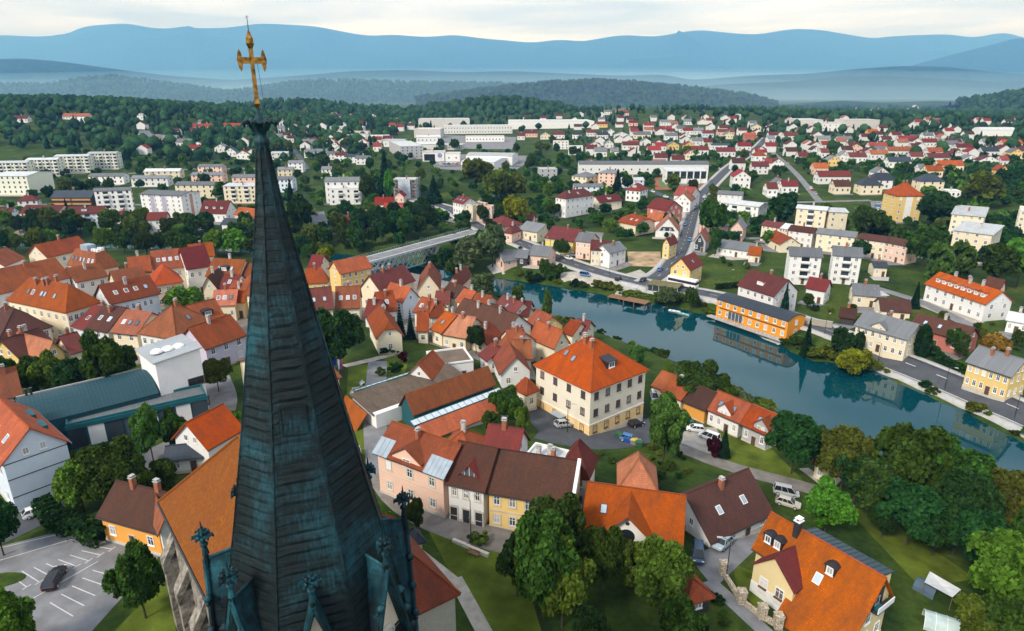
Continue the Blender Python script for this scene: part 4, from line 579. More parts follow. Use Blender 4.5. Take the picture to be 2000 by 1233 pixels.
# kind, place: x, y, height, crown radius
SHRUBS_BY = {
    'bush|farbank': [(115.4,211.2,2.5,1.7), (112.9,210,1.7,0.9), (113.6,200.2,2.3,1.3), (119.6,192.9,2,1), (142.9,186.5,1.9,1.3), (126.8,189.7,1.4,1), (133,196.7,1.7,1),
    (144.4,174.2,1.9,1.2), (141.2,175.1,1.8,1.3), (129.6,191.4,1.3,0.9), (131.5,194.9,1.9,1.4), (116.2,183.6,1.6,1.1), (133.4,193.5,1.8,1.1), (118.7,188.3,2.1,1.2),
    (90.1,270.7,2,1.1), (91.4,276.8,2,1.4), (142.6,364.3,2.3,1.2), (103.2,252.4,1.3,0.8), (123.4,344.3,1.4,0.7), (124.5,334.2,1.3,0.8), (103.5,337,2.1,1.4), (113.4,301.8,2.2,1.6),
    (150.7,349.6,1.6,0.9), (133.6,321.7,1.7,0.9), (84.6,228.7,2.8,1.7), (125.2,328.8,2.5,1.3), (145.2,352.7,2.7,1.9), (91.4,266.9,2,1.3), ],
    'bush_light|farbank': [(118,198,2.4,1.8), (150.5,193.1,1.7,0.9), (129.3,190.1,1.9,1.2), (126.8,196.8,2.3,1.6), (107,208.8,2.4,1.2), (144.6,179.3,1.7,1.2), (137.1,197.5,1.7,1.2),
    (137.4,164.7,1.4,0.7), (97.3,262.8,2.9,1.7), ],
    'bush_dark|farbank': [(117.4,195.7,1.8,0.9), (102.9,211.2,2.4,1.6), (131,184.3,2.6,1.9), (116.3,197.7,2.2,1.3), (126.9,211.5,1.8,1), (139,176.9,2.3,1.5), (119.3,195.5,2,1.2),
    (133.5,190.8,2.6,1.8), (136.3,163.6,1.8,1), (115.6,190,1.7,1.2), (113.3,197,2.4,1.4), (130.3,204.3,1.6,0.9), (100.7,237.8,2.3,1.3), (111.7,255.8,1.5,1.1), (117.6,337,1.3,0.9),
    ],
    'bush|garden': [(21.6,107.8,1.6,1), (30.5,109.2,1.3,0.9), (18.7,107.7,1.6,1), (27.5,111.3,0.9,0.4), (34,112.9,0.8,0.5), (20.6,105.9,1,0.7), (33.1,113.9,1.3,0.8),
    (27.4,105,1,0.5), (23.1,106.3,1,0.5), (24.7,108.8,0.9,0.5), (23.9,107.5,1.7,1), (25.1,99.7,1.5,1.1), (21.5,105.3,1.6,0.9), (29.8,107.3,1.6,0.9), (25.6,100.8,1.7,1),
    (29.3,108.5,1.8,1.2), (28.6,107.3,1.3,0.9), ],
    'bush_dark|garden': [(21.4,103.1,1.8,1.2), (30.5,104.3,1.4,0.9), (27.2,103.5,1.9,1.1), (28.3,109.5,0.8,0.6), ],
    'bush_light|garden': [(26.5,110.6,1.2,0.7), (28.3,115.8,1.9,1.3), (29,113.2,1.3,0.8), (16.9,110.1,1.3,0.6), (32.9,107.1,1.5,1.1), ],
    'bush_light|library': [(-73,104.9,1.4,0.7), (-65.7,95.6,1.6,1), (-79.3,103.6,1.9,1.1), (-78.5,100.4,1.4,0.8), ],
    'bush_dark|library': [(-65,92.5,1.8,1.3), (-75.2,105.1,1.9,1.2), (-74.6,102.2,2.5,1.8), (-81,103.2,1.9,1.1), (-74.9,99.6,1.7,1.2), (-65.3,96.6,1.2,0.6), (-70.5,104.6,2.5,1.7),
    ],
    'bush|library': [(-60.9,95.6,2,1.3), (-82.5,104.2,2.2,1.2), (-73.9,98.8,1.3,0.7), (-68.6,96.1,2.5,1.7), (-77.1,101.2,2.5,1.7), ],
    'bush_dark|driveway': [(28.2,61.7,1.3,0.9), (27.5,69.5,1.6,0.8), (24.1,64.8,1.3,0.7), (24.6,61.7,1.6,0.9), (26.9,70.7,1.4,0.9), ],
    'bush_light|driveway': [(21.7,60.4,1,0.5), (21.7,61.9,1.4,0.7), ],
    'bush|driveway': [(27.3,67.7,1.2,0.7), (20.5,60.6,1.3,0.8), (27,66.2,1.3,0.9), (25.8,61.4,1.2,0.7), (22.7,64,0.9,0.5), ],
    'bush_dark|kandija': [(3.9,370.7,2.2,1.4), (34.9,358.9,2.5,1.6), (37.2,297.2,1.9,1.2), (49.1,354.4,2.6,1.9), (3.7,367.5,2,1.4), ],
    'bush|kandija': [(13.1,284.1,1.8,1.2), (4.1,340.6,1.3,0.8), (3.8,300.4,1.6,1.1), (24.6,363.9,2.6,1.8), ],
    'bush_light|kandija': [(1.2,366.5,2.1,1.3), (36.8,366,2.1,1.1), (36.5,346.3,2,1), (35.8,343.1,2,1.1), (22.2,264.8,2.1,1.1), ],
    'bush_dark|villa': [(72.8,79.5,1.6,1), (74.2,78.5,2.2,1.1), (59.8,67.7,1.7,1.3), ],
    'bush|villa': [(64.9,71.1,1.8,1.3), (69.8,77.7,1.4,0.8), (62.2,70.5,1.3,0.9), ],
    'bush_light|villa': [(66.3,71.2,1.3,0.8), (64.3,75.4,2.1,1.4), ],
    'bush_dark|lawn': [(-33,156.7,2.6,1.8), (-27.9,143.8,3,2.1), ],
    'bush|lawn': [(-30.4,158.3,2.2,1.5), (-30.7,141,2.2,1.5), (-5.7,80.5,1.6,1.1), (-7.6,86.7,1.4,1), (-62.3,81.1,3,2.1), (-68.9,86.7,2.5,1.8), ],
    'bush_light|lawn': [(-4.5,80.3,2.2,1.5), (0.7,72.1,1.6,1.1), ],
    'bush|farbank water edge': [(117.2,131.9,2.4,2.2), (115.3,133.1,1.4,1.3), (109.1,154.3,2.2,1.7), (99.8,173,1.8,1.4), (98.9,175.9,3.9,3.2), (87.9,179,1.6,1.2),
    (87.3,186.8,3.3,2.8), (84.2,189.1,2.6,1.7), (68.6,223,2,1.6), (63.7,227.9,2.1,1.3), (60.4,230.9,3.2,2.7), (41.8,239.3,2.2,1.5), (28.1,250.1,3.1,2.3), (16,258.6,4.1,3.2),
    (13.3,259.8,1.5,1), (6.8,265,2.4,1.7), ],
    'bush_light|farbank water edge': [(114.7,141.5,1.8,1.1), (112.9,144.3,3.7,2.6), (104.4,167.3,1.8,1.1), (101.3,171.6,3.9,3.7), (97.7,177.5,3.7,2.5), (95.1,176.8,2.6,1.7),
    (92.9,177.7,4.1,3.6), (89.6,178.5,4.2,3.8), (87.4,184.3,1.6,1.4), (74.3,217.4,1.8,1.1), (70.5,218.4,2,1.8), (69,219.6,2.2,1.9), (67.1,225.9,2.1,1.8), (61.6,229.5,3.5,2.4),
    (58.5,230.8,3.1,2.5), (54.3,235.4,2,1.2), (50.2,234.5,2.2,2), (47.2,235.7,3.6,2.9), (45.9,237,3.9,3.6), (43.6,237.9,4,3.1), (41.4,242.5,3.4,2.7), (39.8,244.1,1.8,1.4),
    (37.5,245.1,3.5,2.8), (35.7,245.9,3.6,2.5), (33.8,247.8,3.9,3.1), (18.1,255.6,2.2,1.9), (3.2,265.2,3.7,2.2), ],
    'bush_dark|farbank water edge': [(108.7,157.3,2.9,1.8), (89.5,182.4,2,1.2), (54.4,231.1,2.2,2.1), (25.2,251.1,3.8,2.6), (10.5,259,4.2,2.6), (7.9,259.6,3.9,3), ],
    'bush_dark|nearbank water edge': [(74.2,127,1.8,1.3), (54.8,160.4,2.4,2), (42.1,179.8,2.6,2.4), (32.8,192.1,1.8,1.5), (28.2,196.1,2.1,1.8), (24.2,200.5,1.9,1.8),
    (21.8,204.5,2.4,2.2), (4.6,224.2,2.3,1.9), ],
    'bush|nearbank water edge': [(70.3,132.3,2.2,1.5), (67.4,136,2.5,1.6), (66.6,141,2.1,1.3), (61.4,147.7,2.5,1.7), (44.1,177.2,3.1,2.4), (10.6,214,1.8,1.6), (8.4,219.4,1.7,1.4),
    (-5.7,235.1,1.9,1.6), ],
    'bush_light|nearbank water edge': [(62.7,144.4,2.8,2.6), (58.7,151.1,1.5,0.9), (57.1,154.6,2,1.5), (52.2,166.3,1.6,1), (48.2,172.2,1.9,1.1), (39.9,183,2,1.5),
    (36.8,188,2.3,1.5), (18.9,207.4,3,2.8), (15.5,208.9,2.3,1.5), (0.2,227.4,2.3,1.7), (-3,232.7,1.6,1.4), (-8,237.8,2.2,1.5), ],
}
SHRUBS = [(*q,*k.split('|')) for k,v in SHRUBS_BY.items() for q in v]
ROADS = [
   
    ('road',[(122.8,127.7),(118.8,144.5),(113.9,156.6),(108.9,169.2),(104.2,179.7),(99.1,191.8),(92.6,203.4),(81.6,220.9),(73.4,230),(63.7,236.5),(53.4,243.4),(41.2,254.4),(28.4,271),(18.3,286),(8.5,303.6),(-10.6,333.8),(-19.5,352.4),(-28,374.7),(-37.8,402.6),(-49.1,418.8),(-62.6,434)],7.6,'asphalt',0.42),
    ('road',[(52,244.1),(63.1,260.5),(74,284.1),(86.5,320.6),(100.2,364),(114,407.8),(132.6,452.2),(175.9,545.6),(212.9,619.7),(264,724.4),(309.1,822.8)],7,'asphalt',0.46),
    ('road',[(-28,374.7),(-22.8,417.7),(-13.8,444.8),(3.6,469.4)],6,'asphalt',0.12), ('road',[(114,407.8),(101.4,434.7),(96.3,459.9),(69.9,475.4)],5,'asphalt',0.12),
    ('street',[(101.1,484.4),(82.3,534.9),(34.9,568.1),(-18.3,597.2),(-63.1,588.1)],6,'asphalt',0.12), ('street',[(-37.8,402.6),(-60.4,384.6),(-87.7,371.9)],5,'asphalt',0.12),
    ('street',[(-282,820),(-249,746),(-217.7,680.7),(-178.2,580.6)],5,'asphalt',0.12), ('street',[(50.7,665.8),(98.3,644.4),(152.9,669.3),(172.2,540.3)],4.5,'asphalt_light',0.16),
    ('street',[(276.8,744.9),(302.1,661.3),(347.4,606.5),(430.5,627.3),(463.6,601)],4.5,'asphalt_light',0.16),
    ('street',[(114.4,404.5),(143.4,408.3),(175.2,408.3),(223.1,409)],4.5,'asphalt_light',0.16),
    ('street',[(87,317.2),(121.4,318.4),(144.9,308.7),(165.1,295.4),(184.9,270.6)],4.5,'asphalt_light',0.16),
    ('street',[(270.8,713.2),(218,505.6),(191.6,409.6)],4.5,'asphalt_light',0.16), ('street',[(-329.5,413.2),(-281.8,424.7),(-218.3,417),(-173.7,428.3)],4.5,'asphalt_light',0.16),
    ('street',[(-325,548.5),(-295.8,575.2),(-231.8,580.9),(-178.2,580.6)],4.5,'asphalt_light',0.16), ('street',[(134.4,235.9),(142.5,217.1),(143.7,192)],4.5,'asphalt_light',0.16),
    ('street',[(359.3,866),(437.6,827.9),(569.4,838.8)],4.5,'asphalt_light',0.16), ('street',[(-79.6,79.9),(-74.7,84.6),(-72.6,89.6),(-72.6,93.9)],7,'asphalt',0.07),
    ('street',[(-23.6,102.3),(-20.8,93.9),(-16.3,88.7),(-11.8,85.1),(-5.4,82.3),(1.5,80)],5.5,'cobble',0.07),
    ('street',[(-22.8,99),(-25.1,106.7),(-28.8,123.2),(-31.3,137.8),(-33.5,150.9)],4.6,'asphalt_light',0.09), ('path',[(-40.7,146.2),(-34,151.6),(-30.8,157.3)],2.2,'gravel',0.11),
    ('street',[(-69.9,140),(-61.4,125.5),(-59.4,113.4),(-63.6,106.7),(-66.6,101.8)],7,'asphalt_light',0.07),
    ('street',[(5.8,119),(11.3,116.1),(16.9,115.7),(24.7,121.6),(33.8,128.4)],9,'asphalt',0.07),
    ('street',[(33.9,118.5),(40.4,112.6),(47,108.6),(54.2,106.8),(57,104.3)],4.6,'cobble',0.07), ('path',[(-7.8,73),(-5.4,67.9),(-3.5,64.2),(-1.5,59.4)],2,'gravel',0.07),
    ('path',[(-15,80),(-10.8,76.1),(-7.7,72.5)],1.4,'gravel',0.06), ('path',[(27.5,74.4),(30.1,70.3),(32.3,65.1)],2.4,'asphalt_light',0.09),
    ('path',[(57.9,113.1),(59.9,108.4),(60.3,99.5)],2.2,'gravel',0.07),
]
PATCHES = [
    ('car_park',[(-78.6,77.7),(-68.7,82.9),(-50.4,78.3),(-52.4,58)],'asphalt_light',0.06), ('yard',[(1.3,128.1),(5.7,132.2),(14.3,120),(6.2,116.7)],'asphalt',0.05),
    ('yard',[(36.4,129),(45.3,129.5),(44.4,117.1),(34.5,115.5)],'gravel',0.06), ('driveway',[(25.9,79.3),(42.8,91.4),(38.9,84.8),(27.8,72.9)],'asphalt_light',0.06),
    ('paving',[(-184.3,213.6),(-111.8,267),(-66.5,154.1),(-114.7,140)],'cobble',0.04), ('paving',[(-77.4,226.3),(0,222.1),(6.3,147.4),(-48.5,189.2)],'cobble',0.04),
    ('paving',[(-79,272.6),(-26.2,268.6),(-1.6,194.5),(-50,202.4)],'cobble',0.05), ('plaza',[(36.6,251),(53.4,264.8),(59.2,242.7),(45,239.2)],'gravel',0.06),
    ('yard',[(18,261.4),(35.3,265.2),(40,245.6),(22.6,252.6)],'gravel',0.05), ('building_site',[(52.6,292.3),(67.6,291.7),(63,267.6),(49.6,270.2)],'dirt',0.05),
    ('playing_field',[(111.2,506.1),(143.9,497.5),(132.3,468.2),(105.8,471.1)],'field',0.1), ('running_track',[(110,513.6),(149.1,506.4),(133.1,458),(100.2,461.5)],'track',0.05),
    ('car_park',[(222.3,407.4),(236.4,405.5),(208.3,351.9),(196.1,353.4)],'asphalt_light',0.05),
    ('works_yard',[(-88.3,681.8),(25,654.8),(0,549.5),(-66.3,576.5)],'asphalt_light',0.05), ('works_yard',[(-126.1,928.6),(6.7,884.3),(0,719.1),(-94.5,731.5)],'asphalt_light',0.03),
    ('yard',[(11,346.7),(47.5,333.3),(41.9,309.7),(15.1,315.6)],'asphalt_light',0.06), ('yard',[(121.7,173.9),(136.9,186.3),(137.2,182.1),(119.6,166)],'gravel',0.06),
    ('museum_court',[(-29.9,130.7),(-24.3,142.1),(-19.7,134.9),(-26,116.5)],'cobble',0.06), ('lawn',[(-12.8,83.5),(0.7,78.9),(4.5,59.4),(-1.9,59.4)],'lawn',0.045),
    ('lawn',[(40.9,138.5),(54.3,122.4),(55.8,106.1),(42.5,113)],'lawn',0.045), ('lawn',[(58.8,100.1),(64.9,97.7),(71,81.8),(60.4,78.2)],'lawn',0.045),
    ('lawn',[(-39.8,146.6),(-35,148.4),(-26.3,104.9),(-31.1,106.7)],'lawn',0.045), ('lawn',[(-33,157.6),(-26.2,155.1),(-25.7,143.6),(-30.1,141.1)],'lawn',0.045),
    ('lawn',[(-49,63.8),(-47.4,74),(-41.1,63.2),(-46.2,59.4)],'lawn',0.045), ('lawn',[(32.3,79),(36.6,76.4),(33,68.8),(31.2,73.4)],'lawn',0.045),
]
CARS = [
    (-62,72.4,104,'black','estate','black estate car standing in the marked car park'), (-28.2,104,-77,'white','hatch','white car parked at the end of the museum lane'),
    (10.7,121.8,28,'silver','hatch','silver car parked before the entrance of the big cream building'), (26.8,126.5,36,'black','hatch','black car beside the big cream building'),
    (39.8,127,173,'white','hatch','white car in the gravel yard by the birch'), (41.9,123.5,140,'white','van','white people carrier behind the dark red shrub'),
    (39,130.9,39,'teal','hatch','turquoise car at the back of the gravel yard'), (49.7,102,-18,'silver','van','silver people carrier parked on the lawn edge'),
    (48.4,98,-28,'beige','hatch','beige silver car parked beside the silver people carrier'),
    (31.9,82.8,-133,'silverblue','hatch','pale blue car reversing out of the barn carport'), (27.3,79.4,-104,'navy','van','dark blue people carrier in the narrow driveway'),
    (24,118.2,-25,'blue','hatch','light blue car behind the rubbish containers'), (118.6,150.4,112,'white','hatch','white car driving past the yellow house on the river road'),
    (-74.4,87.3,41,'white','hatch','white car half hidden by the hedge'), (1.9,124.1,-102,'white','van','white van parked in the yard behind the tree'),
    (34.4,143.2,-96,'white','van','white van parked at the river side of the big cream building'), (24.9,281.1,-54,'white','hatch','front white car parked before the yellow row'),
    (27.6,287.3,-42,'white','hatch','rear white car parked before the yellow row'), (42,249,57,'black','hatch','black car parked below the road junction'),
    (29.6,256.1,-33,'blue','van','dark blue van beside the white roofed shed'), (-49,406.5,-70,'black','hatch','black car at the road bend'),
    (-41.2,382.8,-68,'white','hatch','white car passing the cream corner houses'), (-29.1,363.4,-72,'silver','hatch','silver car nearing the bridge head'),
    (110.5,396.2,74,'white','van','white van going up the street'), (221.1,396.2,-8,'silver','hatch',None), (216.8,387.5,-8,'blue','hatch',None),
    (213.4,380.4,-7,'white','hatch',None), (209.4,372.2,-7,'white','hatch',None), (205.4,357.6,-7,'silver','hatch',None), (211.1,354.2,-7,'silver','hatch',None),
    (214,353.9,-7,'white','hatch',None), (216.4,352.3,-7,'beige','hatch',None), (-64.1,600.4,-65,'white','hatch',None), (-63.2,610,-66,'silver','hatch',None),
    (-60.4,600.2,-66,'blue','hatch',None), (-59.5,609.7,-66,'white','hatch',None), (-56.7,600,-66,'black','hatch',None), (-55.7,609.5,-66,'white','hatch',None),
    (-53,599.7,-66,'silver','hatch',None), (-52,609.3,-67,'white','hatch',None), (-49.3,599.5,-67,'red','hatch',None), (51.2,247.1,236,'black','street',None),
    (61.1,262,65,'blue','street',None), (86,311.8,251,'blue','street',None), (93,349.1,252,'blue','street',None), (101.9,377.4,73,'silver','street',None),
    (125,427.9,247,'white','street',None), (195.9,591.1,243,'black','street',None), (228.3,645.8,64,'white','street',None), (296.6,789.7,245,'blue','street',None),
    (-20.7,430.1,72,'silver','street',None), (-11.2,445.2,235,'blue','street',None), (101,432.3,295,'white','street',None), (96.5,452,281,'white','street',None),
    (88.5,466.1,330,'silver','street',None), (95.7,493.4,290,'black','street',None), (91.6,515.3,290,'white','street',None), (59.7,548.4,325,'white','street',None),
    (-279.5,817.9,114,'blue','street',None), (-237.4,718.6,-64,'red','street',None), (169.7,549.4,99,'white','street',None), (155.8,641.9,99,'white','street',None),
    (423.8,626.8,14,'white','street',None), (459.5,602.8,142,'white','street',None), (100.5,316.5,2,'black','street',None), (141.6,308.8,158,'red','street',None),
    (236.5,573.5,76,'beige','street',None), (267.9,706.4,76,'white','street',None), (250.5,638.2,76,'silver','street',None), (204.8,453.1,-105,'white','street',None),
    (199.1,432.5,-105,'silver','street',None), (202.7,445.7,75,'red','street',None), (-226,416.8,173,'beige','street',None), (-300.7,572.3,42,'black','street',None),
    (-275.7,575.8,185,'beige','street',None), (-216.1,579.7,0,'white','street',None), (431.3,832.3,154,'beige','street',None), (539.1,837.5,185,'black','street',None),
]
POINTS = [
    ('bus',[(61.52,244.07,3.61),(68.84,237.21,3.6)]), ('boat',[(57.18,225.31,-0.54),(60.05,223.37,-0.46),(60.29,221.94,-0.98),(61.91,220.33,-1)]),
    ('bench',[(-34.49,131.82,11.76),(-34.97,129.96,11.79),(-33.92,135.47,11.68),(-5.51,77.62,11.8)]), ('flag',[(-41.72,140.06,11.76),(-39.79,138.07,11.76)]),
    ('bin',[(21.98,119.65,7.13),(22.66,118.62,7.12),(23.59,117.9,7.06),(24.73,117.25,6.96),(25.65,116.55,6.9)]),
    ('lamp',[(104.22,172.11,0.92),(111.81,154,1.41),(85.03,240.16,3.94),(38.83,252.09,3.6),(17.7,295.18,4.38),(37.14,271.23,3.85),(66.11,246.65,3.69),(-6.12,81.71,11.8),(-2.99,122.22,10.13),(117.73,137.42,1.8),(96.07,188.62,3.6),(11.34,119.24,8.54),(30.21,75.36,9.79)]),
    ('person',[(108.63,172.41,3.22)]), ('post',[(57.77,99.97,4.82)]), ('jetty',[(33.84,240.26,-0.79),(39.73,236.2,-0.95),(40.3,240.39,0.17),(45.85,234.91,-0.08)]),
    ('hedge',[(-73.78,87.99,11.8),(-69.62,84.13,11.8),(-60.32,80.31,11.8),(77.46,237.61,3.68),(88.8,239.78,4.05),(120.56,173.99,3.65),(118.37,168.48,3.6),(119.86,158.13,3.6)]),
    ('pillar',[(30.03,76.2,9.78),(30.7,70.56,9.9),(32.54,67.99,9.77),(34.1,66.59,9.62),(30.83,78.76,9.6)]), ('wallpath',[(-8.71,80.77,11.8),(-2.77,76.97,11.8)]),
    ('greenhouse',[(58.3,69.67,6.08)]), ('tent',[(62.18,77.4,5.27)]), ('sail',[(61.38,76.75,5.39)]), ('shelter',[(50.99,238.33,2.05),(61.19,232.34,2.71)]),
    ('carport',[(-22.82,176.11,7.55),(-13.14,164.03,7.74)]), ('stonewall',[(88.19,196.4,3.3),(100.79,188.6,3.61)]),
    ('bridge',[(-67.73,243.56),(-55.14,252.25),(-34.96,285.13),(-22.38,307.05)]),
]
PT = dict(POINTS)

# ------------------------------------------------------------------ materials
MC = {}
def newmat(name):
    m = bpy.data.materials.new(name); m.use_nodes = True
    t = m.node_tree; b = t.nodes['Principled BSDF']
    return m, t, b
def c4(c): return (c[0], c[1], c[2], 1)
def plain(name, col, rough=.7, metal=0., spec=.4, var=.12, scale=.6, bump=0., bscale=8.):
    if name in MC: return MC[name]
    m, t, b = newmat(name)
    b.inputs['Roughness'].default_value = rough; b.inputs['Metallic'].default_value = metal
    b.inputs['Specular IOR Level'].default_value = spec
    g = N(t, 'ShaderNodeNewGeometry')
    n = N(t, 'ShaderNodeTexNoise', i_Scale=scale, i_Detail=5., i_Roughness=.6)
    t.links.new(g.outputs['Position'], n.inputs['Vector'])
    mx = N(t, 'ShaderNodeMix', data_type='RGBA')
    mx.inputs[6].default_value = c4([max(0, x * (1 - var * 1.6)) for x in col]); mx.inputs[7].default_value = c4([min(1, x * (1 + var)) for x in col])
    mr = N(t, 'ShaderNodeMapRange'); mr.inputs[1].default_value = .3; mr.inputs[2].default_value = .7
    t.links.new(n.outputs[0], mr.inputs[0]); t.links.new(mr.outputs[0], mx.inputs[0]); t.links.new(mx.outputs[2], b.inputs['Base Color'])
    if bump:
        n2 = N(t, 'ShaderNodeTexNoise', i_Scale=bscale, i_Detail=4.)
        t.links.new(g.outputs['Position'], n2.inputs['Vector'])
        bp = N(t, 'ShaderNodeBump'); bp.inputs['Strength'].default_value = bump; bp.inputs['Distance'].default_value = .1
        t.links.new(n2.outputs[0], bp.inputs['Height']); t.links.new(bp.outputs[0], b.inputs['Normal'])
    MC[name] = m
    return m

WALLC = {'w': (.80, .79, .76), 'c': (.80, .70, .50), 'cw': (.76, .76, .62), 'y': (.82, .58, .21), 'yv': (.84, .68, .36), 'yy': (.78, .60, .10), 'p': (.82, .55, .42), 'o': (.80, .36, .07), 'oo': (.80, .31, .03),
         'g': (.46, .46, .47), 'gw': (.62, .59, .55), 'b': (.72, .79, .86), 's': (.42, .38, .31), 'l': (.58, .53, .64), 'r': (.50, .17, .13), 'k': (.05, .045, .045), 'd': (.02, .09, .11), 'school': (.82, .75, .60)}
WALLN = {'w': 'white', 'c': 'cream', 'cw': 'pale cream', 'y': 'yellow', 'yv': 'yellow', 'yy': 'bright yellow', 'p': 'pink', 'o': 'orange', 'oo': 'orange', 'g': 'grey', 'gw': 'beige', 'b': 'pale blue', 's': 'stone', 'l': 'lilac', 'r': 'red brick', 'k': 'dark', 'd': 'teal', 'school': 'cream'}
ROOFC = {'O': (.46, .100, .019), 'o': (.33, .078, .020), 'B': (.11, .042, .026), 'M': (.19, .036, .028), 'R': (.36, .035, .025), 'G': (.17, .18, .19), 'K': (.03, .04, .055), 'W': (.56, .58, .58), 'T': (.008, .048, .064), 'P': (.52, .20, .115), 'BR': (.22, .16, .11)}
ROOFN = {'O': 'bright orange', 'o': 'orange', 'B': 'brown', 'M': 'maroon', 'R': 'red', 'G': 'grey', 'K': 'black', 'W': 'white', 'T': 'teal', 'P': 'coral', 'BR': 'brown'}

def wall_mat(key):
    if ('wall', key) in MC: return MC[('wall', key)]
    col = WALLC[key]
    m, t, b = newmat('plaster_' + key)
    b.inputs['Roughness'].default_value = .9; b.inputs['Specular IOR Level'].default_value = .2
    uv = N(t, 'ShaderNodeUVMap'); oi = N(t, 'ShaderNodeObjectInfo')
    g = N(t, 'ShaderNodeNewGeometry')
    n = N(t, 'ShaderNodeTexNoise', i_Scale=.5, i_Detail=6., i_Roughness=.65); t.links.new(g.outputs['Position'], n.inputs['Vector'])
    mpp = N(t, 'ShaderNodeMapping'); mpp.inputs['Scale'].default_value = (2.2, 2.2, .22); t.links.new(g.outputs['Position'], mpp.inputs[0])
    n2 = N(t, 'ShaderNodeTexNoise', i_Scale=1.0, i_Detail=5., i_Roughness=.7); t.links.new(mpp.outputs[0], n2.inputs['Vector'])
    mx = N(t, 'ShaderNodeMix', data_type='RGBA'); mx.inputs[6].default_value = c4([x * .86 for x in col]); mx.inputs[7].default_value = c4([min(.9, x * 1.06) for x in col])
    t.links.new(n.outputs[0], mx.inputs[0])
    mr = N(t, 'ShaderNodeMapRange'); mr.inputs[1].default_value = .55; mr.inputs[2].default_value = .8; mr.inputs[4].default_value = .38
    t.links.new(n2.outputs[0], mr.inputs[0])
    mx2 = N(t, 'ShaderNodeMix', data_type='RGBA'); mx2.inputs[7].default_value = c4([x * .62 + .02 for x in col])
    t.links.new(mr.outputs[0], mx2.inputs[0]); t.links.new(mx.outputs[2], mx2.inputs[6])
    hs = N(t, 'ShaderNodeHueSaturation')
    vr = N(t, 'ShaderNodeMapRange'); vr.inputs[3].default_value = .9; vr.inputs[4].default_value = 1.06; t.links.new(oi.outputs['Random'], vr.inputs[0]); t.links.new(vr.outputs[0], hs.inputs['Value'])
    t.links.new(mx2.outputs[2], hs.inputs['Color']); t.links.new(hs.outputs[0], b.inputs['Base Color'])
    if key == 's':
        vo = N(t, 'ShaderNodeTexVoronoi', i_Scale=1.6); t.links.new(g.outputs['Position'], vo.inputs['Vector'])
        bp = N(t, 'ShaderNodeBump'); bp.inputs['Strength'].default_value = .8; bp.inputs['Distance'].default_value = .08
        t.links.new(vo.outputs[0], bp.inputs['Height']); t.links.new(bp.outputs[0], b.inputs['Normal'])
    MC[('wall', key)] = m
    return m

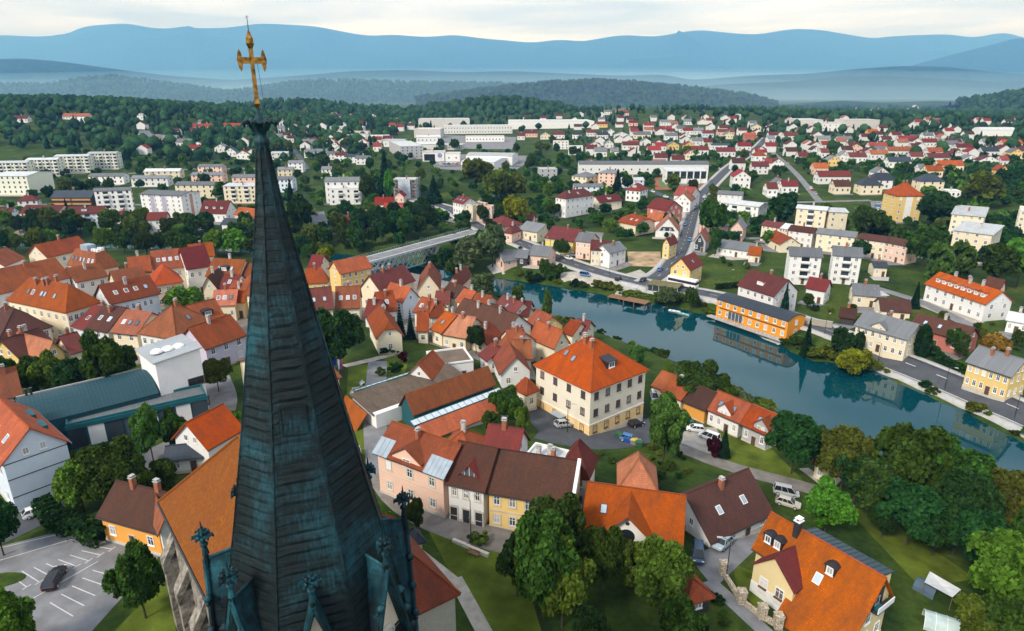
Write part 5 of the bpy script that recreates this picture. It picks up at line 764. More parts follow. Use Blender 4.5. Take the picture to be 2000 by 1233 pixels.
def roof_mat(key):
    if ('roof', key) in MC: return MC[('roof', key)]
    col = ROOFC[key]
    m, t, b = newmat('roof_' + key)
    metal = key in 'GKWT'
    b.inputs['Roughness'].default_value = .55 if metal else .85; b.inputs['Specular IOR Level'].default_value = .35 if metal else .2
    uv = N(t, 'ShaderNodeUVMap'); oi = N(t, 'ShaderNodeObjectInfo'); g = N(t, 'ShaderNodeNewGeometry')
    br = N(t, 'ShaderNodeTexBrick', i_Scale=1.0)
    br.offset = 0.0 if metal else .5
    br.inputs['Brick Width'].default_value = .6 if metal else .26; br.inputs['Row Height'].default_value = 6.0 if metal else .34
    br.inputs['Mortar Size'].default_value = .03 if metal else .028; br.inputs['Mortar Smooth'].default_value = .4; br.inputs['Bias'].default_value = -.1
    k = .10 if metal else .16
    br.inputs['Color1'].default_value = c4([x * (1 - k) for x in col]); br.inputs['Color2'].default_value = c4([x * (1 + k) for x in col]); br.inputs['Mortar'].default_value = c4([x * .58 for x in col])
    t.links.new(uv.outputs[0], br.inputs['Vector'])
    # weathering: large patches and streaks down the slope
    ad = N(t, 'ShaderNodeVectorMath', operation='ADD'); 
    cmb = N(t, 'ShaderNodeCombineXYZ'); ml = N(t, 'ShaderNodeMath', operation='MULTIPLY'); ml.inputs[1].default_value = 173.
    t.links.new(oi.outputs['Random'], ml.inputs[0]); t.links.new(ml.outputs[0], cmb.inputs[0]); t.links.new(ml.outputs[0], cmb.inputs[1])
    t.links.new(uv.outputs[0], ad.inputs[0]); t.links.new(cmb.outputs[0], ad.inputs[1])
    mpp = N(t, 'ShaderNodeMapping'); mpp.inputs['Scale'].default_value = (.55, .2, 1); t.links.new(ad.outputs[0], mpp.inputs[0])
    n = N(t, 'ShaderNodeTexNoise', i_Scale=1., i_Detail=8., i_Roughness=.72, i_Distortion=.3); t.links.new(mpp.outputs[0], n.inputs['Vector'])
    mr = N(t, 'ShaderNodeMapRange'); mr.inputs[1].default_value = .36; mr.inputs[2].default_value = .68; mr.inputs[4].default_value = .3 if metal else .88
    t.links.new(n.outputs[0], mr.inputs[0])
    mx = N(t, 'ShaderNodeMix', data_type='RGBA'); mx.inputs[7].default_value = c4([x * .36 + .014 for x in col]) if not metal else c4([x * .6 for x in col])
    t.links.new(mr.outputs[0], mx.inputs[0]); t.links.new(br.outputs[0], mx.inputs[6])
    # pale lichen
    n3 = N(t, 'ShaderNodeTexNoise', i_Scale=2.3, i_Detail=6., i_Roughness=.75); t.links.new(ad.outputs[0], n3.inputs['Vector'])
    mr3 = N(t, 'ShaderNodeMapRange'); mr3.inputs[1].default_value = .56; mr3.inputs[2].default_value = .8; mr3.inputs[4].default_value = .45
    t.links.new(n3.outputs[0], mr3.inputs[0])
    mx3 = N(t, 'ShaderNodeMix', data_type='RGBA'); mx3.inputs[7].default_value = c4([min(.8, x * 1.5 + (.03 if metal else .008)) for x in col])
    t.links.new(mr3.outputs[0], mx3.inputs[0]); t.links.new(mx.outputs[2], mx3.inputs[6])
    hs = N(t, 'ShaderNodeHueSaturation')
    vr = N(t, 'ShaderNodeMapRange'); vr.inputs[3].default_value = .66; vr.inputs[4].default_value = 1.2; t.links.new(oi.outputs['Random'], vr.inputs[0]); t.links.new(vr.outputs[0], hs.inputs['Value'])
    for sock, k_, lo_, hi_ in (('Hue', 13.7, .491, .508), ('Saturation', 29.3, .92, 1.06)):
        q1 = N(t, 'ShaderNodeMath', operation='MULTIPLY'); q1.inputs[1].default_value = k_; q2 = N(t, 'ShaderNodeMath', operation='FRACT'); q3 = N(t, 'ShaderNodeMapRange'); q3.inputs[3].default_value = lo_; q3.inputs[4].default_value = hi_
        t.links.new(oi.outputs['Random'], q1.inputs[0]); t.links.new(q1.outputs[0], q2.inputs[0]); t.links.new(q2.outputs[0], q3.inputs[0]); t.links.new(q3.outputs[0], hs.inputs[sock])
    t.links.new(mx3.outputs[2], hs.inputs['Color']); t.links.new(hs.outputs[0], b.inputs['Base Color'])
    bp = N(t, 'ShaderNodeBump'); bp.inputs['Strength'].default_value = .5; bp.inputs['Distance'].default_value = .05
    t.links.new(br.outputs['Fac'], bp.inputs['Height']); bp.invert = True
    t.links.new(bp.outputs[0], b.inputs['Normal'])
    MC[('roof', key)] = m
    return m

def fixed_roof(key, value):
    """the same tiles without the house-to-house change of colour"""
    m = roof_mat(key).copy(); t = m.node_tree; v = N(t, 'ShaderNodeValue'); v.outputs[0].default_value = value
    for l in list(t.links):
        if l.from_node.type == 'OBJECT_INFO': s_ = l.to_socket; t.links.remove(l); t.links.new(v.outputs[0], s_)
    return m
def leaf_mat(name, col, trans=.35):
    if name in MC: return MC[name]
    m = bpy.data.materials.new(name); m.use_nodes = True
    t = m.node_tree; t.nodes.clear()
    o = N(t, 'ShaderNodeOutputMaterial'); d = N(t, 'ShaderNodeBsdfDiffuse'); tr = N(t, 'ShaderNodeBsdfTranslucent'); mx = N(t, 'ShaderNodeMixShader'); mx.inputs[0].default_value = trans
    g = N(t, 'ShaderNodeNewGeometry'); oi = N(t, 'ShaderNodeObjectInfo')
    n = N(t, 'ShaderNodeTexNoise', i_Scale=.55, i_Detail=3.); t.links.new(g.outputs['Position'], n.inputs['Vector'])
    a = N(t, 'ShaderNodeAttribute', attribute_name='tint')
    hs = N(t, 'ShaderNodeHueSaturation'); hs.inputs['Color'].default_value = c4(col)
    m1 = N(t, 'ShaderNodeMath', operation='MULTIPLY_ADD'); m1.inputs[1].default_value = .9; m1.inputs[2].default_value = .55
    t.links.new(a.outputs['Fac'], m1.inputs[0])
    m2 = N(t, 'ShaderNodeMapRange'); m2.inputs[1].default_value = .3; m2.inputs[2].default_value = .7; m2.inputs[3].default_value = .72; m2.inputs[4].default_value = 1.3; t.links.new(n.outputs[0], m2.inputs[0])
    m3 = N(t, 'ShaderNodeMath', operation='MULTIPLY'); t.links.new(m1.outputs[0], m3.inputs[0]); t.links.new(m2.outputs[0], m3.inputs[1])
    m4 = N(t, 'ShaderNodeMapRange'); m4.inputs[3].default_value = .75; m4.inputs[4].default_value = 1.25; t.links.new(oi.outputs['Random'], m4.inputs[0])
    m5 = N(t, 'ShaderNodeMath', operation='MULTIPLY'); t.links.new(m3.outputs[0], m5.inputs[0]); t.links.new(m4.outputs[0], m5.inputs[1]); t.links.new(m5.outputs[0], hs.inputs['Value'])
    m6 = N(t, 'ShaderNodeMapRange'); m6.inputs[3].default_value = .475; m6.inputs[4].default_value = .52; t.links.new(oi.outputs['Random'], m6.inputs[0]); t.links.new(m6.outputs[0], hs.inputs['Hue'])
    t.links.new(hs.outputs[0], d.inputs[0]); t.links.new(hs.outputs[0], tr.inputs[0])
    t.links.new(d.outputs[0], mx.inputs[1]); t.links.new(tr.outputs[0], mx.inputs[2]); t.links.new(mx.outputs[0], o.inputs[0])
    MC[name] = m
    return m

def glass_mat(name='window_glass', col=(.035, .045, .055), rough=.08):
    if name in MC: return MC[name]
    m, t, b = newmat(name)
    b.inputs['Base Color'].default_value = c4(col); b.inputs['Roughness'].default_value = rough; b.inputs['Specular IOR Level'].default_value = .6
    oi = N(t, 'ShaderNodeObjectInfo'); hs = N(t, 'ShaderNodeHueSaturation'); hs.inputs['Color'].default_value = c4(col)
    vr = N(t, 'ShaderNodeMapRange'); vr.inputs[3].default_value = .4; vr.inputs[4].default_value = 2.2; t.links.new(oi.outputs['Random'], vr.inputs[0]); t.links.new(vr.outputs[0], hs.inputs['Value']); t.links.new(hs.outputs[0], b.inputs['Base Color'])
    MC[name] = m
    return m

GLASS = glass_mat()
CURT = glass_mat('curtained_glass', (.20, .19, .175), .25); SHUT = glass_mat('blind', (.36, .35, .33), .6)
SKYL = glass_mat('rooflight_glass', (.20, .24, .28), .12)
WHITE = plain('white_paint', (.80, .79, .77), .6, var=.05)
BROWNF = plain('brown_frame', (.10, .055, .035), .6)
STONE = plain('pale_stone', (.55, .50, .42), .9, bump=.3)
DARK = plain('dark_metal', (.03, .033, .036), .5)
BLACK = plain('black_sheet', (.018, .02, .024), .45)
GREYM = plain('grey_sheet', (.30, .36, .41), .45, spec=.5)
TEAL = plain('teal_panel', (.012, .10, .12), .5)
BRICK = plain('chimney_brick', (.34, .12, .06), .9, var=.3, scale=4)
CONC = plain('concrete', (.42, .41, .39), .9, bump=.15)
WOOD = plain('weathered_wood', (.24, .13, .06), .85, var=.3, scale=3)
BARK = plain('bark', (.055, .042, .03), .95, var=.3, scale=3)
OCHRE = plain('ochre_plaster', (.80, .56, .26), .9, var=.08)
ASPH = plain('asphalt', (.07, .075, .085), .9, var=.16, scale=.35, bump=.1)
ASPL = plain('asphalt_light', (.20, .20, .205), .92, var=.2, scale=.3, bump=.1)
COBB = plain('cobble', (.21, .19, .17), .92, var=.2, scale=.5, bump=.4, bscale=6)
GRAV = plain('gravel', (.42, .38, .32), .95, var=.2, scale=.5, bump=.3, bscale=5)
DIRT = plain('dirt', (.40, .28, .16), .95, var=.35, scale=.25, bump=.4)
LAWN = plain('lawn', (.100, .135, .015), .95, var=.32, scale=.22, spec=.1, bump=.5, bscale=3.)
FIELD = plain('sports_turf', (.09, .17, .05), .95)
TRACK = plain('red_track', (.30, .10, .06), .95)
PAINT = plain('road_paint', (.56, .56, .55), .7, var=.1)
RMATS = {'asphalt': ASPH, 'asphalt_light': ASPL, 'cobble': COBB, 'gravel': GRAV, 'dirt': DIRT, 'field': FIELD, 'track': TRACK, 'lawn': LAWN}

# ------------------------------------------------------------------ mesh tools
COL = sc.collection
class MB:
    def __init__(s): s.v = []; s.f = []; s.m = []
    def poly(s, pts, m=0):
        n = len(s.v); s.v.extend([tuple(p) for p in pts]); s.f.append(tuple(range(n, n + len(pts)))); s.m.append(m)
    def box(s, x0, x1, y0, y1, z0, z1, m=0, bottom=True):
        n = len(s.v)
        s.v.extend([(x0, y0, z0), (x1, y0, z0), (x1, y1, z0), (x0, y1, z0), (x0, y0, z1), (x1, y0, z1), (x1, y1, z1), (x0, y1, z1)])
        fs = [(0, 1, 5, 4), (1, 2, 6, 5), (2, 3, 7, 6), (3, 0, 4, 7), (4, 5, 6, 7)] + ([(3, 2, 1, 0)] if bottom else [])
        for f in fs: s.f.append(tuple(n + i for i in f)); s.m.append(m)
    def bar(s, a, b, r, m=0, seg=4, r2=None):
        a = Vector(a); b = Vector(b); d = (b - a); L = d.length
        if L < 1e-6: return
        q = d.to_track_quat('Z', 'Y'); n = len(s.v); r2 = r if r2 is None else r2
        for p, rr in ((a, r), (b, r2)):
            for i in range(seg):
                t = 2 * math.pi * (i + .5) / seg
                s.v.append(tuple(p + q @ Vector((math.cos(t) * rr, math.sin(t) * rr, 0))))
        for i in range(seg):
            j = (i + 1) % seg
            s.f.append((n + i, n + j, n + seg + j, n + seg + i)); s.m.append(m)
        s.f.append(tuple(n + seg + i for i in range(seg))); s.m.append(m)
        s.f.append(tuple(n + seg - 1 - i for i in range(seg))); s.m.append(m)
    def lathe(s, prof, seg=12, m=0, c=(0, 0, 0), rot=0.):
        n = len(s.v)
        for r, z in prof:
            for i in range(seg):
                t = 2 * math.pi * i / seg + rot
                s.v.append((c[0] + r * math.cos(t), c[1] + r * math.sin(t), c[2] + z))
        for k in range(len(prof) - 1):
            for i in range(seg):
                j = (i + 1) % seg
                s.f.append((n + k * seg + i, n + k * seg + j, n + (k + 1) * seg + j, n + (k + 1) * seg + i)); s.m.append(m)
        s.f.append(tuple(n + (len(prof) - 1) * seg + i for i in range(seg))); s.m.append(m)
    def shell(s, verts, faces, t, m=0):
        """top surface given, thickened downwards by t"""
        n = len(s.v); k = len(verts)
        s.v.extend([tuple(v) for v in verts]); s.v.extend([(v[0], v[1], v[2] - t) for v in verts])
        ed = {}
        for f in faces:
            s.f.append(tuple(n + i for i in f)); s.m.append(m)
            s.f.append(tuple(n + k + i for i in reversed(f))); s.m.append(m)
            for i in range(len(f)):
                a, b = f[i], f[(i + 1) % len(f)]
                ed[(a, b)] = ed.get((a, b), 0) + 1
        for (a, b) in ed:
            if (b, a) not in ed:
                s.f.append((n + b, n + a, n + k + a, n + k + b)); s.m.append(m)
    def mesh(s, name, mats, uv=True, smooth=False):
        me = bpy.data.meshes.new(name); me.from_pydata(s.v, [], s.f)
        for mt in mats: me.materials.append(mt)
        if len(mats) > 1: me.polygons.foreach_set('material_index', s.m)
        if uv: metric_uv(me)
        if smooth: me.polygons.foreach_set('use_smooth', [True] * len(me.polygons))
        me.update()
        return me
    def build(s, name, mats, parent=None, uv=True, smooth=False, loc=None, rot=None):
        return link(name, s.mesh(name, mats if isinstance(mats, (list, tuple)) else [mats], uv, smooth), parent, loc, rot)
def metric_uv(me):
    n = len(me.polygons); nl = len(me.loops)
    if not n: return
    lay = me.uv_layers.new(name='UVMap')
    co = np.empty(len(me.vertices) * 3); me.vertices.foreach_get('co', co); co = co.reshape(-1, 3)
    nr = np.empty(n * 3); me.polygons.foreach_get('normal', nr); nr = nr.reshape(-1, 3)
    tot = np.empty(n, int); me.polygons.foreach_get('loop_total', tot)
    vi = np.empty(nl, int); me.loops.foreach_get('vertex_index', vi)
    u = np.stack([-nr[:, 1], nr[:, 0], np.zeros(n)], 1); L = np.linalg.norm(u, axis=1)
    fl = L < .05
    u[fl] = (1, 0, 0); L[fl] = 1; u /= L[:, None]
    v = np.cross(nr, u)
    U_ = np.repeat(u, tot, 0); V_ = np.repeat(v, tot, 0); P = co[vi]
    uvs = np.stack([(P * U_).sum(1), (P * V_).sum(1)], 1)
    lay.data.foreach_set('uv', uvs.ravel())
def link(name, data, parent=None, loc=None, rot=None, scale=None):
    o = bpy.data.objects.new(name, data); COL.objects.link(o)
    if parent is not None: o.parent = parent
    if loc is not None: o.location = loc
    if rot is not None: o.rotation_euler = rot
    if scale is not None: o.scale = scale
    return o
TOPS = []
def tag(o, label, cat, group=None, kind=None):
    o['label'] = label; o['category'] = cat
    if group: o['group'] = group
    if kind: o['kind'] = kind
    TOPS.append(o)
    return o
def thing(name, label, cat, loc=(0, 0, 0), rz=0., group=None):
    o = link(name, None, None, loc, (0, 0, rz)); o.empty_display_size = .2
    return tag(o, label, cat, group)
def struct(o): o['kind'] = 'structure'; return o

# ------------------------------------------------------------------ ground and water
def axis(lim, d0, near, growth):
    a = [0.]; d = d0
    while a[-1] < lim:
        a.append(a[-1] + d)
        if a[-1] > near: d *= growth
    return a
xs = axis(27000, 4., 330, 1.06); xs = np.array([-v for v in xs[:0:-1]] + xs)
ys = np.array([-700, -400, -200, -100, -50] + [v for v in axis(27000, 3.6, 400, 1.048)])
GX, GY = np.meshgrid(xs, ys)
GZ = height(GX.ravel(), GY.ravel())
nx, ny = len(xs), len(ys)
vv = np.stack([GX.ravel(), GY.ravel(), GZ], 1)
ii = (np.arange(ny - 1)[:, None] * nx + np.arange(nx - 1)[None, :]).ravel()
ff = np.stack([ii, ii + 1, ii + nx + 1, ii + nx], 1)
def np_mesh(name, v, f):
    me = bpy.data.meshes.new(name)
    me.vertices.add(len(v)); me.vertices.foreach_set('co', np.asarray(v, np.float32).ravel())
    k = f.shape[1]
    me.loops.add(f.size); me.loops.foreach_set('vertex_index', f.ravel().astype(np.int32))
    me.polygons.add(len(f)); me.polygons.foreach_set('loop_start', np.arange(0, f.size, k, dtype=np.int32))
    me.update(calc_edges=True)
    return me
gm, t, b = newmat('grassland')
b.inputs['Roughness'].default_value = .95; b.inputs['Specular IOR Level'].default_value = .1
g = N(t, 'ShaderNodeNewGeometry')
n1 = N(t, 'ShaderNodeTexNoise', i_Scale=.06, i_Detail=9., i_Roughness=.65); t.links.new(g.outputs['Position'], n1.inputs['Vector'])
n2 = N(t, 'ShaderNodeTexNoise', i_Scale=.9, i_Detail=5., i_Roughness=.7); t.links.new(g.outputs['Position'], n2.inputs['Vector'])
r1 = N(t, 'ShaderNodeValToRGB'); e = r1.color_ramp.elements
e[0].position = .36; e[0].color = (.015, .032, .008, 1); e[1].position = .62; e[1].color = (.058, .086, .013, 1)
e2 = r1.color_ramp.elements.new(.48); e2.color = (.033, .062, .010, 1)
e3 = r1.color_ramp.elements.new(.74); e3.color = (.12, .115, .035, 1)
t.links.new(n1.outputs[0], r1.inputs[0])
mr = N(t, 'ShaderNodeMapRange'); mr.inputs[1].default_value = .3; mr.inputs[2].default_value = .7; mr.inputs[3].default_value = .62; mr.inputs[4].default_value = 1.3
t.links.new(n2.outputs[0], mr.inputs[0])
hs = N(t, 'ShaderNodeHueSaturation'); t.links.new(r1.outputs[0], hs.inputs['Color']); t.links.new(mr.outputs[0], hs.inputs['Value']); t.links.new(hs.outputs[0], b.inputs['Base Color'])
bp = N(t, 'ShaderNodeBump'); bp.inputs['Strength'].default_value = .4; bp.inputs['Distance'].default_value = .15; t.links.new(n2.outputs[0], bp.inputs['Height']); t.links.new(bp.outputs[0], b.inputs['Normal'])
gme = np_mesh('ground', vv, ff); gme.materials.append(gm); gme.polygons.foreach_set('use_smooth', [True] * len(gme.polygons))
struct(link('ground', gme))

wm, t, b = newmat('river_water')
b.inputs['Base Color'].default_value = (.004, .075, .085, 1); b.inputs['Roughness'].default_value = .035; b.inputs['IOR'].default_value = 1.5; b.inputs['Specular IOR Level'].default_value = .5; b.inputs['Specular Tint'].default_value = (.12, .6, .75, 1)
g = N(t, 'ShaderNodeNewGeometry'); mpp = N(t, 'ShaderNodeMapping'); mpp.inputs['Scale'].default_value = (.35, .9, 1); t.links.new(g.outputs['Position'], mpp.inputs[0])
n1 = N(t, 'ShaderNodeTexNoise', i_Scale=.8, i_Detail=4.); t.links.new(mpp.outputs[0], n1.inputs['Vector'])
bp = N(t, 'ShaderNodeBump'); bp.inputs['Strength'].default_value = .05; bp.inputs['Distance'].default_value = .12; t.links.new(n1.outputs[0], bp.inputs['Height']); t.links.new(bp.outputs[0], b.inputs['Normal'])
n3 = N(t, 'ShaderNodeTexNoise', i_Scale=.02, i_Detail=3.); t.links.new(g.outputs['Position'], n3.inputs['Vector'])
mx = N(t, 'ShaderNodeMix', data_type='RGBA'); mx.inputs[6].default_value = (.001, .034, .046, 1); mx.inputs[7].default_value = (.002, .050, .062, 1)
t.links.new(n3.outputs[0], mx.inputs[0]); t.links.new(mx.outputs[2], b.inputs['Base Color'])
w = MB(); lo = RIVER.min(0) - 15; hi = RIVER.max(0) + 15
# water surface follows the river course: quads between paired bank points
nb = min(len(RIVER_FAR), len(RIVER_NEAR))
def resample(P, n):
    d = np.r_[0, np.cumsum(np.hypot(*np.diff(P, axis=0).T))]; s = np.linspace(0, d[-1], n)
    return np.stack([np.interp(s, d, P[:, 0]), np.interp(s, d, P[:, 1])], 1)
def push(P, Q, k):      # widen the sheet under the banks
    d = P - Q; L = np.hypot(d[:, 0], d[:, 1])[:, None]
    return P + d / L * k
A_ = resample(RIVER_FAR, 70); B_ = resample(RIVER_NEAR, 70)
A2, B2 = push(A_, B_, .6), push(B_, A_, .6)
for i in range(69):
    w.poly([(*B2[i], 0), (*A2[i], 0), (*A2[i + 1], 0), (*B2[i + 1], 0)])
wo_ = w.build('river', wm, uv=False)
wbm = bmesh.new(); wbm.from_mesh(wo_.data); bmesh.ops.remove_doubles(wbm, verts=wbm.verts, dist=.01); bmesh.ops.recalc_face_normals(wbm, faces=wbm.faces)
if wbm.faces[0].normal.z < 0: bmesh.ops.reverse_faces(wbm, faces=wbm.faces)
wbm.to_mesh(wo_.data); wbm.free()
struct(wo_)

# roads, streets and yards draped on the ground
def draped(name, P, Qs, nu, nv, off, mat, parent=None):
    """bilinear patch draped over the ground"""
    V = []
    for j in range(nv + 1):
        for i in range(nu + 1):
            V.append(Qs(i / nu, j / nv))
    V = np.array(V); Z = height(V[:, 0], V[:, 1]) + off
    v3 = np.column_stack([V, Z]); w = nu + 1
    k = (np.arange(nv)[:, None] * w + np.arange(nu)[None, :]).ravel()
    f = np.stack([k, k + 1, k + w + 1, k + w], 1)
    me = np_mesh(name, v3, f); me.materials.append(mat)
    return link(name, me, parent)
def smooth_line(pts, step=3.):
    P = np.array(pts, float)
    d = np.r_[0, np.cumsum(np.hypot(*np.diff(P, axis=0).T))]; n = max(3, int(d[-1] / step)); s = np.linspace(0, d[-1], n)
    Q = np.stack([np.interp(s, d, P[:, 0]), np.interp(s, d, P[:, 1])], 1)
    for _ in range(4): Q[1:-1] = (Q[:-2] + 2 * Q[1:-1] + Q[2:]) / 4
    tn = np.gradient(Q, axis=0); tn /= np.hypot(tn[:, 0], tn[:, 1])[:, None]
    return Q, np.stack([-tn[:, 1], tn[:, 0]], 1)
def strip(name, Q, Nn, a, b_, off, mat, parent=None, cols=3, skirt=False):
    n = len(Q); V = []
    for j in range(cols + 1):
        V.append(Q + Nn * (a + (b_ - a) * j / cols))
    if skirt: V = [V[0]] + V + [V[-1]]; cols += 2
    V = np.concatenate(V); Z = height(V[:, 0], V[:, 1]) + off
    if skirt: Z[:n] -= 1.2; Z[-n:] -= 1.2
    k = (np.arange(cols)[:, None] * n + np.arange(n - 1)[None, :]).ravel()
    f = np.stack([k, k + 1, k + n + 1, k + n], 1)[:, ::-1]
    me = np_mesh(name, np.column_stack([V, Z]), f); me.materials.append(mat)
    bm_ = bmesh.new(); bm_.from_mesh(me)
    if bm_.faces and sum(q.normal.z for q in bm_.faces) < 0: bmesh.ops.reverse_faces(bm_, faces=bm_.faces)
    bm_.to_mesh(me); bm_.free()
    return link(name, me, parent)
for name, pts, wid, mt, off in ROADS:
    Q, Nn = smooth_line(pts)
    o = struct(strip(name, Q, Nn, -wid / 2, wid / 2, off, RMATS[mt], skirt=off > .2))
    if wid >= 7 and mt == 'asphalt' and name == 'road':
        for sgn in (-1, 1):
            a, b_ = sorted((sgn * (wid / 2), sgn * (wid / 2 + 2.0)))
            struct(strip('pavement', Q, Nn, a, b_, off + .11, CONC, skirt=True))
            a, b_ = sorted((sgn * (wid / 2 - .35), sgn * (wid / 2 - .2)))
            strip('edge_line', Q, Nn, a, b_, off + .03, PAINT, o, 1)
        for i in range(1, len(Q) - 2, 3):
            if math.hypot(*Q[i]) < 420: strip('centre_dash', Q[i:i + 2], Nn[i:i + 2], -.09, .09, off + .03, PAINT, o, 1)
def bil(q):
    q = [np.array(p) for p in q]
    return lambda u, v: (q[0] * (1 - u) + q[1] * u) * (1 - v) + (q[3] * (1 - u) + q[2] * u) * v
for name, q, mt, off in PATCHES:
    L = max(math.dist(q[0], q[1]), math.dist(q[1], q[2])); n = int(min(60, max(4, L / 2.5)))
    o = struct(draped(name, None, bil(q), n, n, off, RMATS[mt]))
    me = o.data
    if sum(p.normal.z for p in me.polygons) < 0: me.flip_normals()
# ------------------------------------------------------------------ building parts
WC = {}
def window_mesh(w, h, style):
    """frame, mullions, sill; pane set back inside the frame; faces local -y"""
    k = (round(w, 1), round(h, 1), style)
    if k in WC: return WC[k]
    w, h = k[0], k[1]
    m = MB(); f = .09; fm = 0; a = w / 2
    if style == 'far':
        m.box(-a - .05, a + .05, -.05, .02, -.06, h + .05, 0); m.poly([(-a, -.056, 0), (a, -.056, 0), (a, -.056, h), (-a, -.056, h)], 1)
        WC[k] = (m.mesh('window', [WHITE, GLASS], False), None)
        return WC[k]
    sur = {'stone': STONE, 'white': WHITE, 'brown': BROWNF}.get(style, WHITE)
    e = .16 if style == 'stone' else .07
    for x0, x1, z0, z1 in ((-a - e, -a, -e, h + e), (a, a + e, -e, h + e), (-a, a, h, h + e), (-a, a, -e, 0)): m.box(x0, x1, -.07, .02, z0, z1, 0)
    for x0, x1, z0, z1 in ((-a, -a + f, 0, h), (a - f, a, 0, h), (-a + f, a - f, h - f, h), (-a + f, a - f, 0, f)): m.box(x0, x1, -.045, .02, z0, z1, 1)
    m.box(-.04, .04, -.05, .02, f, h - f, 1)
    if h > 1.1: m.box(-a + f, a - f, -.048, .02, h * .66 - .03, h * .66 + .03, 1)
    m.box(-a - e - .06, a + e + .06, -.16, .02, -e - .08, -e, 0)
    p = MB(); p.poly([(-a + .02, -.02, .02), (a - .02, -.02, .02), (a - .02, -.02, h - .02), (-a + .02, -.02, h - .02)])
    inner = BROWNF if style == 'brown' else WHITE
    WC[k] = (m.mesh('window', [sur, inner], False), [p.mesh('pane', [g_], False) for g_ in (GLASS, GLASS, GLASS, CURT, CURT, SHUT)])
    return WC[k]
def door_mesh():
    if 'door' in WC: return WC['door']
    m = MB(); m.box(-.62, .62, -.08, .02, 0, 2.35, 0); m.box(-.5, .5, -.1, .02, 0, 2.2, 1); m.box(-.38, -.06, -.115, .02, .3, 1.9, 1); m.box(.06, .38, -.115, .02, .3, 1.9, 1); m.box(.38, .44, -.16, -.1, 1.0, 1.1, 0)
    WC['door'] = m.mesh('door', [STONE, BROWNF], False)
    return WC['door']
def put_window(root, x, y, z, rz, w, h, style):
    fr, pn = window_mesh(w, h, style)
    o = link('window', fr, root, (x, y, z), (0, 0, rz))
    if pn is not None: link('pane', rnd.choice(pn), o)
    return o
def roof_surface(kind, a, b, e, r):
    """verts and faces of the upper surface, ridge along x unless kind ends in _y"""
    if kind.endswith('_y'):
        v, f = roof_surface(kind[:-2], b, a, e, r)
        return [(-p[1], p[0], p[2]) for p in v], f
    if kind == 'gable':
        return [(-a, -b, e), (a, -b, e), (a, 0, e + r), (-a, 0, e + r), (a, b, e), (-a, b, e)], [(0, 1, 2, 3), (3, 2, 4, 5)]
    if kind == 'hip':
        if a >= b:
            k = max(.15, a - b * .92)
            return [(-a, -b, e), (a, -b, e), (a, b, e), (-a, b, e), (-k, 0, e + r), (k, 0, e + r)], [(0, 1, 5, 4), (1, 2, 5), (2, 3, 4, 5), (3, 0, 4)]
        k = max(.15, b - a * .92)
        return [(-a, -b, e), (a, -b, e), (a, b, e), (-a, b, e), (0, -k, e + r), (0, k, e + r)], [(0, 1, 4), (1, 2, 5, 4), (2, 3, 5), (3, 0, 4, 5)]
    if kind == 'halfhip':
        c = .58; yy = b * (1 - c); k = a - b * .38
        return [(-a, -b, e), (a, -b, e), (a, -yy, e + r * c), (k, 0, e + r), (-k, 0, e + r), (-a, -yy, e + r * c), (a, yy, e + r * c), (-a, yy, e + r * c), (a, b, e), (-a, b, e)], [(0, 1, 2, 3, 4, 5), (2, 6, 3), (5, 4, 7), (7, 4, 3, 6, 8, 9)]
    if kind == 'mansard':
        q = min(a, b) * .62
        return [(-a, -b, e), (a, -b, e), (a, b, e), (-a, b, e), (-a + q, -b + q, e + r), (a - q, -b + q, e + r), (a - q, b - q, e + r), (-a + q, b - q, e + r)], [(0, 1, 5, 4), (1, 2, 6, 5), (2, 3, 7, 6), (3, 0, 4, 7), (4, 5, 6, 7)]
    if kind == 'shed':
        return [(-a, -b, e), (a, -b, e), (a, b, e + r), (-a, b, e + r)], [(0, 1, 2, 3)]
    if kind == 'barrel':
        n = 10; v = []; f = []
        for i in range(n + 1):
            y = -b + 2 * b * i / n; z = e + r * (1 - (y / b) ** 2)
            v += [(-a, y, z), (a, y, z)]
        for i in range(n): f.append((2 * i, 2 * i + 1, 2 * i + 3, 2 * i + 2))
        return v, f
    return [(-a, -b, e), (a, -b, e), (a, b, e), (-a, b, e)], [(0, 1, 2, 3)]
def roof_z(kind, a, b, e, r, x, y):
    if kind.endswith('_y'): kind = kind[:-2]; x, y, a, b = y, x, b, a
    if kind in ('gable', 'halfhip'): return e + r * (1 - abs(y) / b)
    if kind == 'hip':
        m = min(a, b); return e + r * min(1, (a - abs(x)) / m, (b - abs(y)) / m)
    if kind == 'mansard':
        q = min(a, b) * .62; return e + r * min(1, (a - abs(x)) / q, (b - abs(y)) / q)
    if kind == 'shed': return e + r * (y + b) / (2 * b)
    if kind == 'barrel': return e + r * (1 - (y / b) ** 2)
    return e
CHM = {}
def chimney(parent, x, y, z, style=0, s=1.):
    if style not in CHM:
        m = MB(); mt = [BRICK, plain('grimy_render', (.48, .45, .41), .9, var=.3, scale=2), DARK][style % 3]
        m.box(-.38, .38, -.3, .3, -1.6, 1.0, 0); m.box(-.46, .46, -.38, .38, 1.0, 1.12, 1)
        for sx in (-.2, .2): m.box(sx - .1, sx + .1, -.1, .1, 1.12, 1.36, 2)
        m.box(-.4, .4, -.32, .32, 1.36, 1.42, 1)
        CHM[style] = m.mesh('chimney', [mt, CONC if style % 3 != 2 else WHITE, DARK], False)
    return link('chimney', CHM[style], parent, (x, y, z), (0, 0, rnd.choice((0, 1.57))), (s, s, s))
SKM = {}
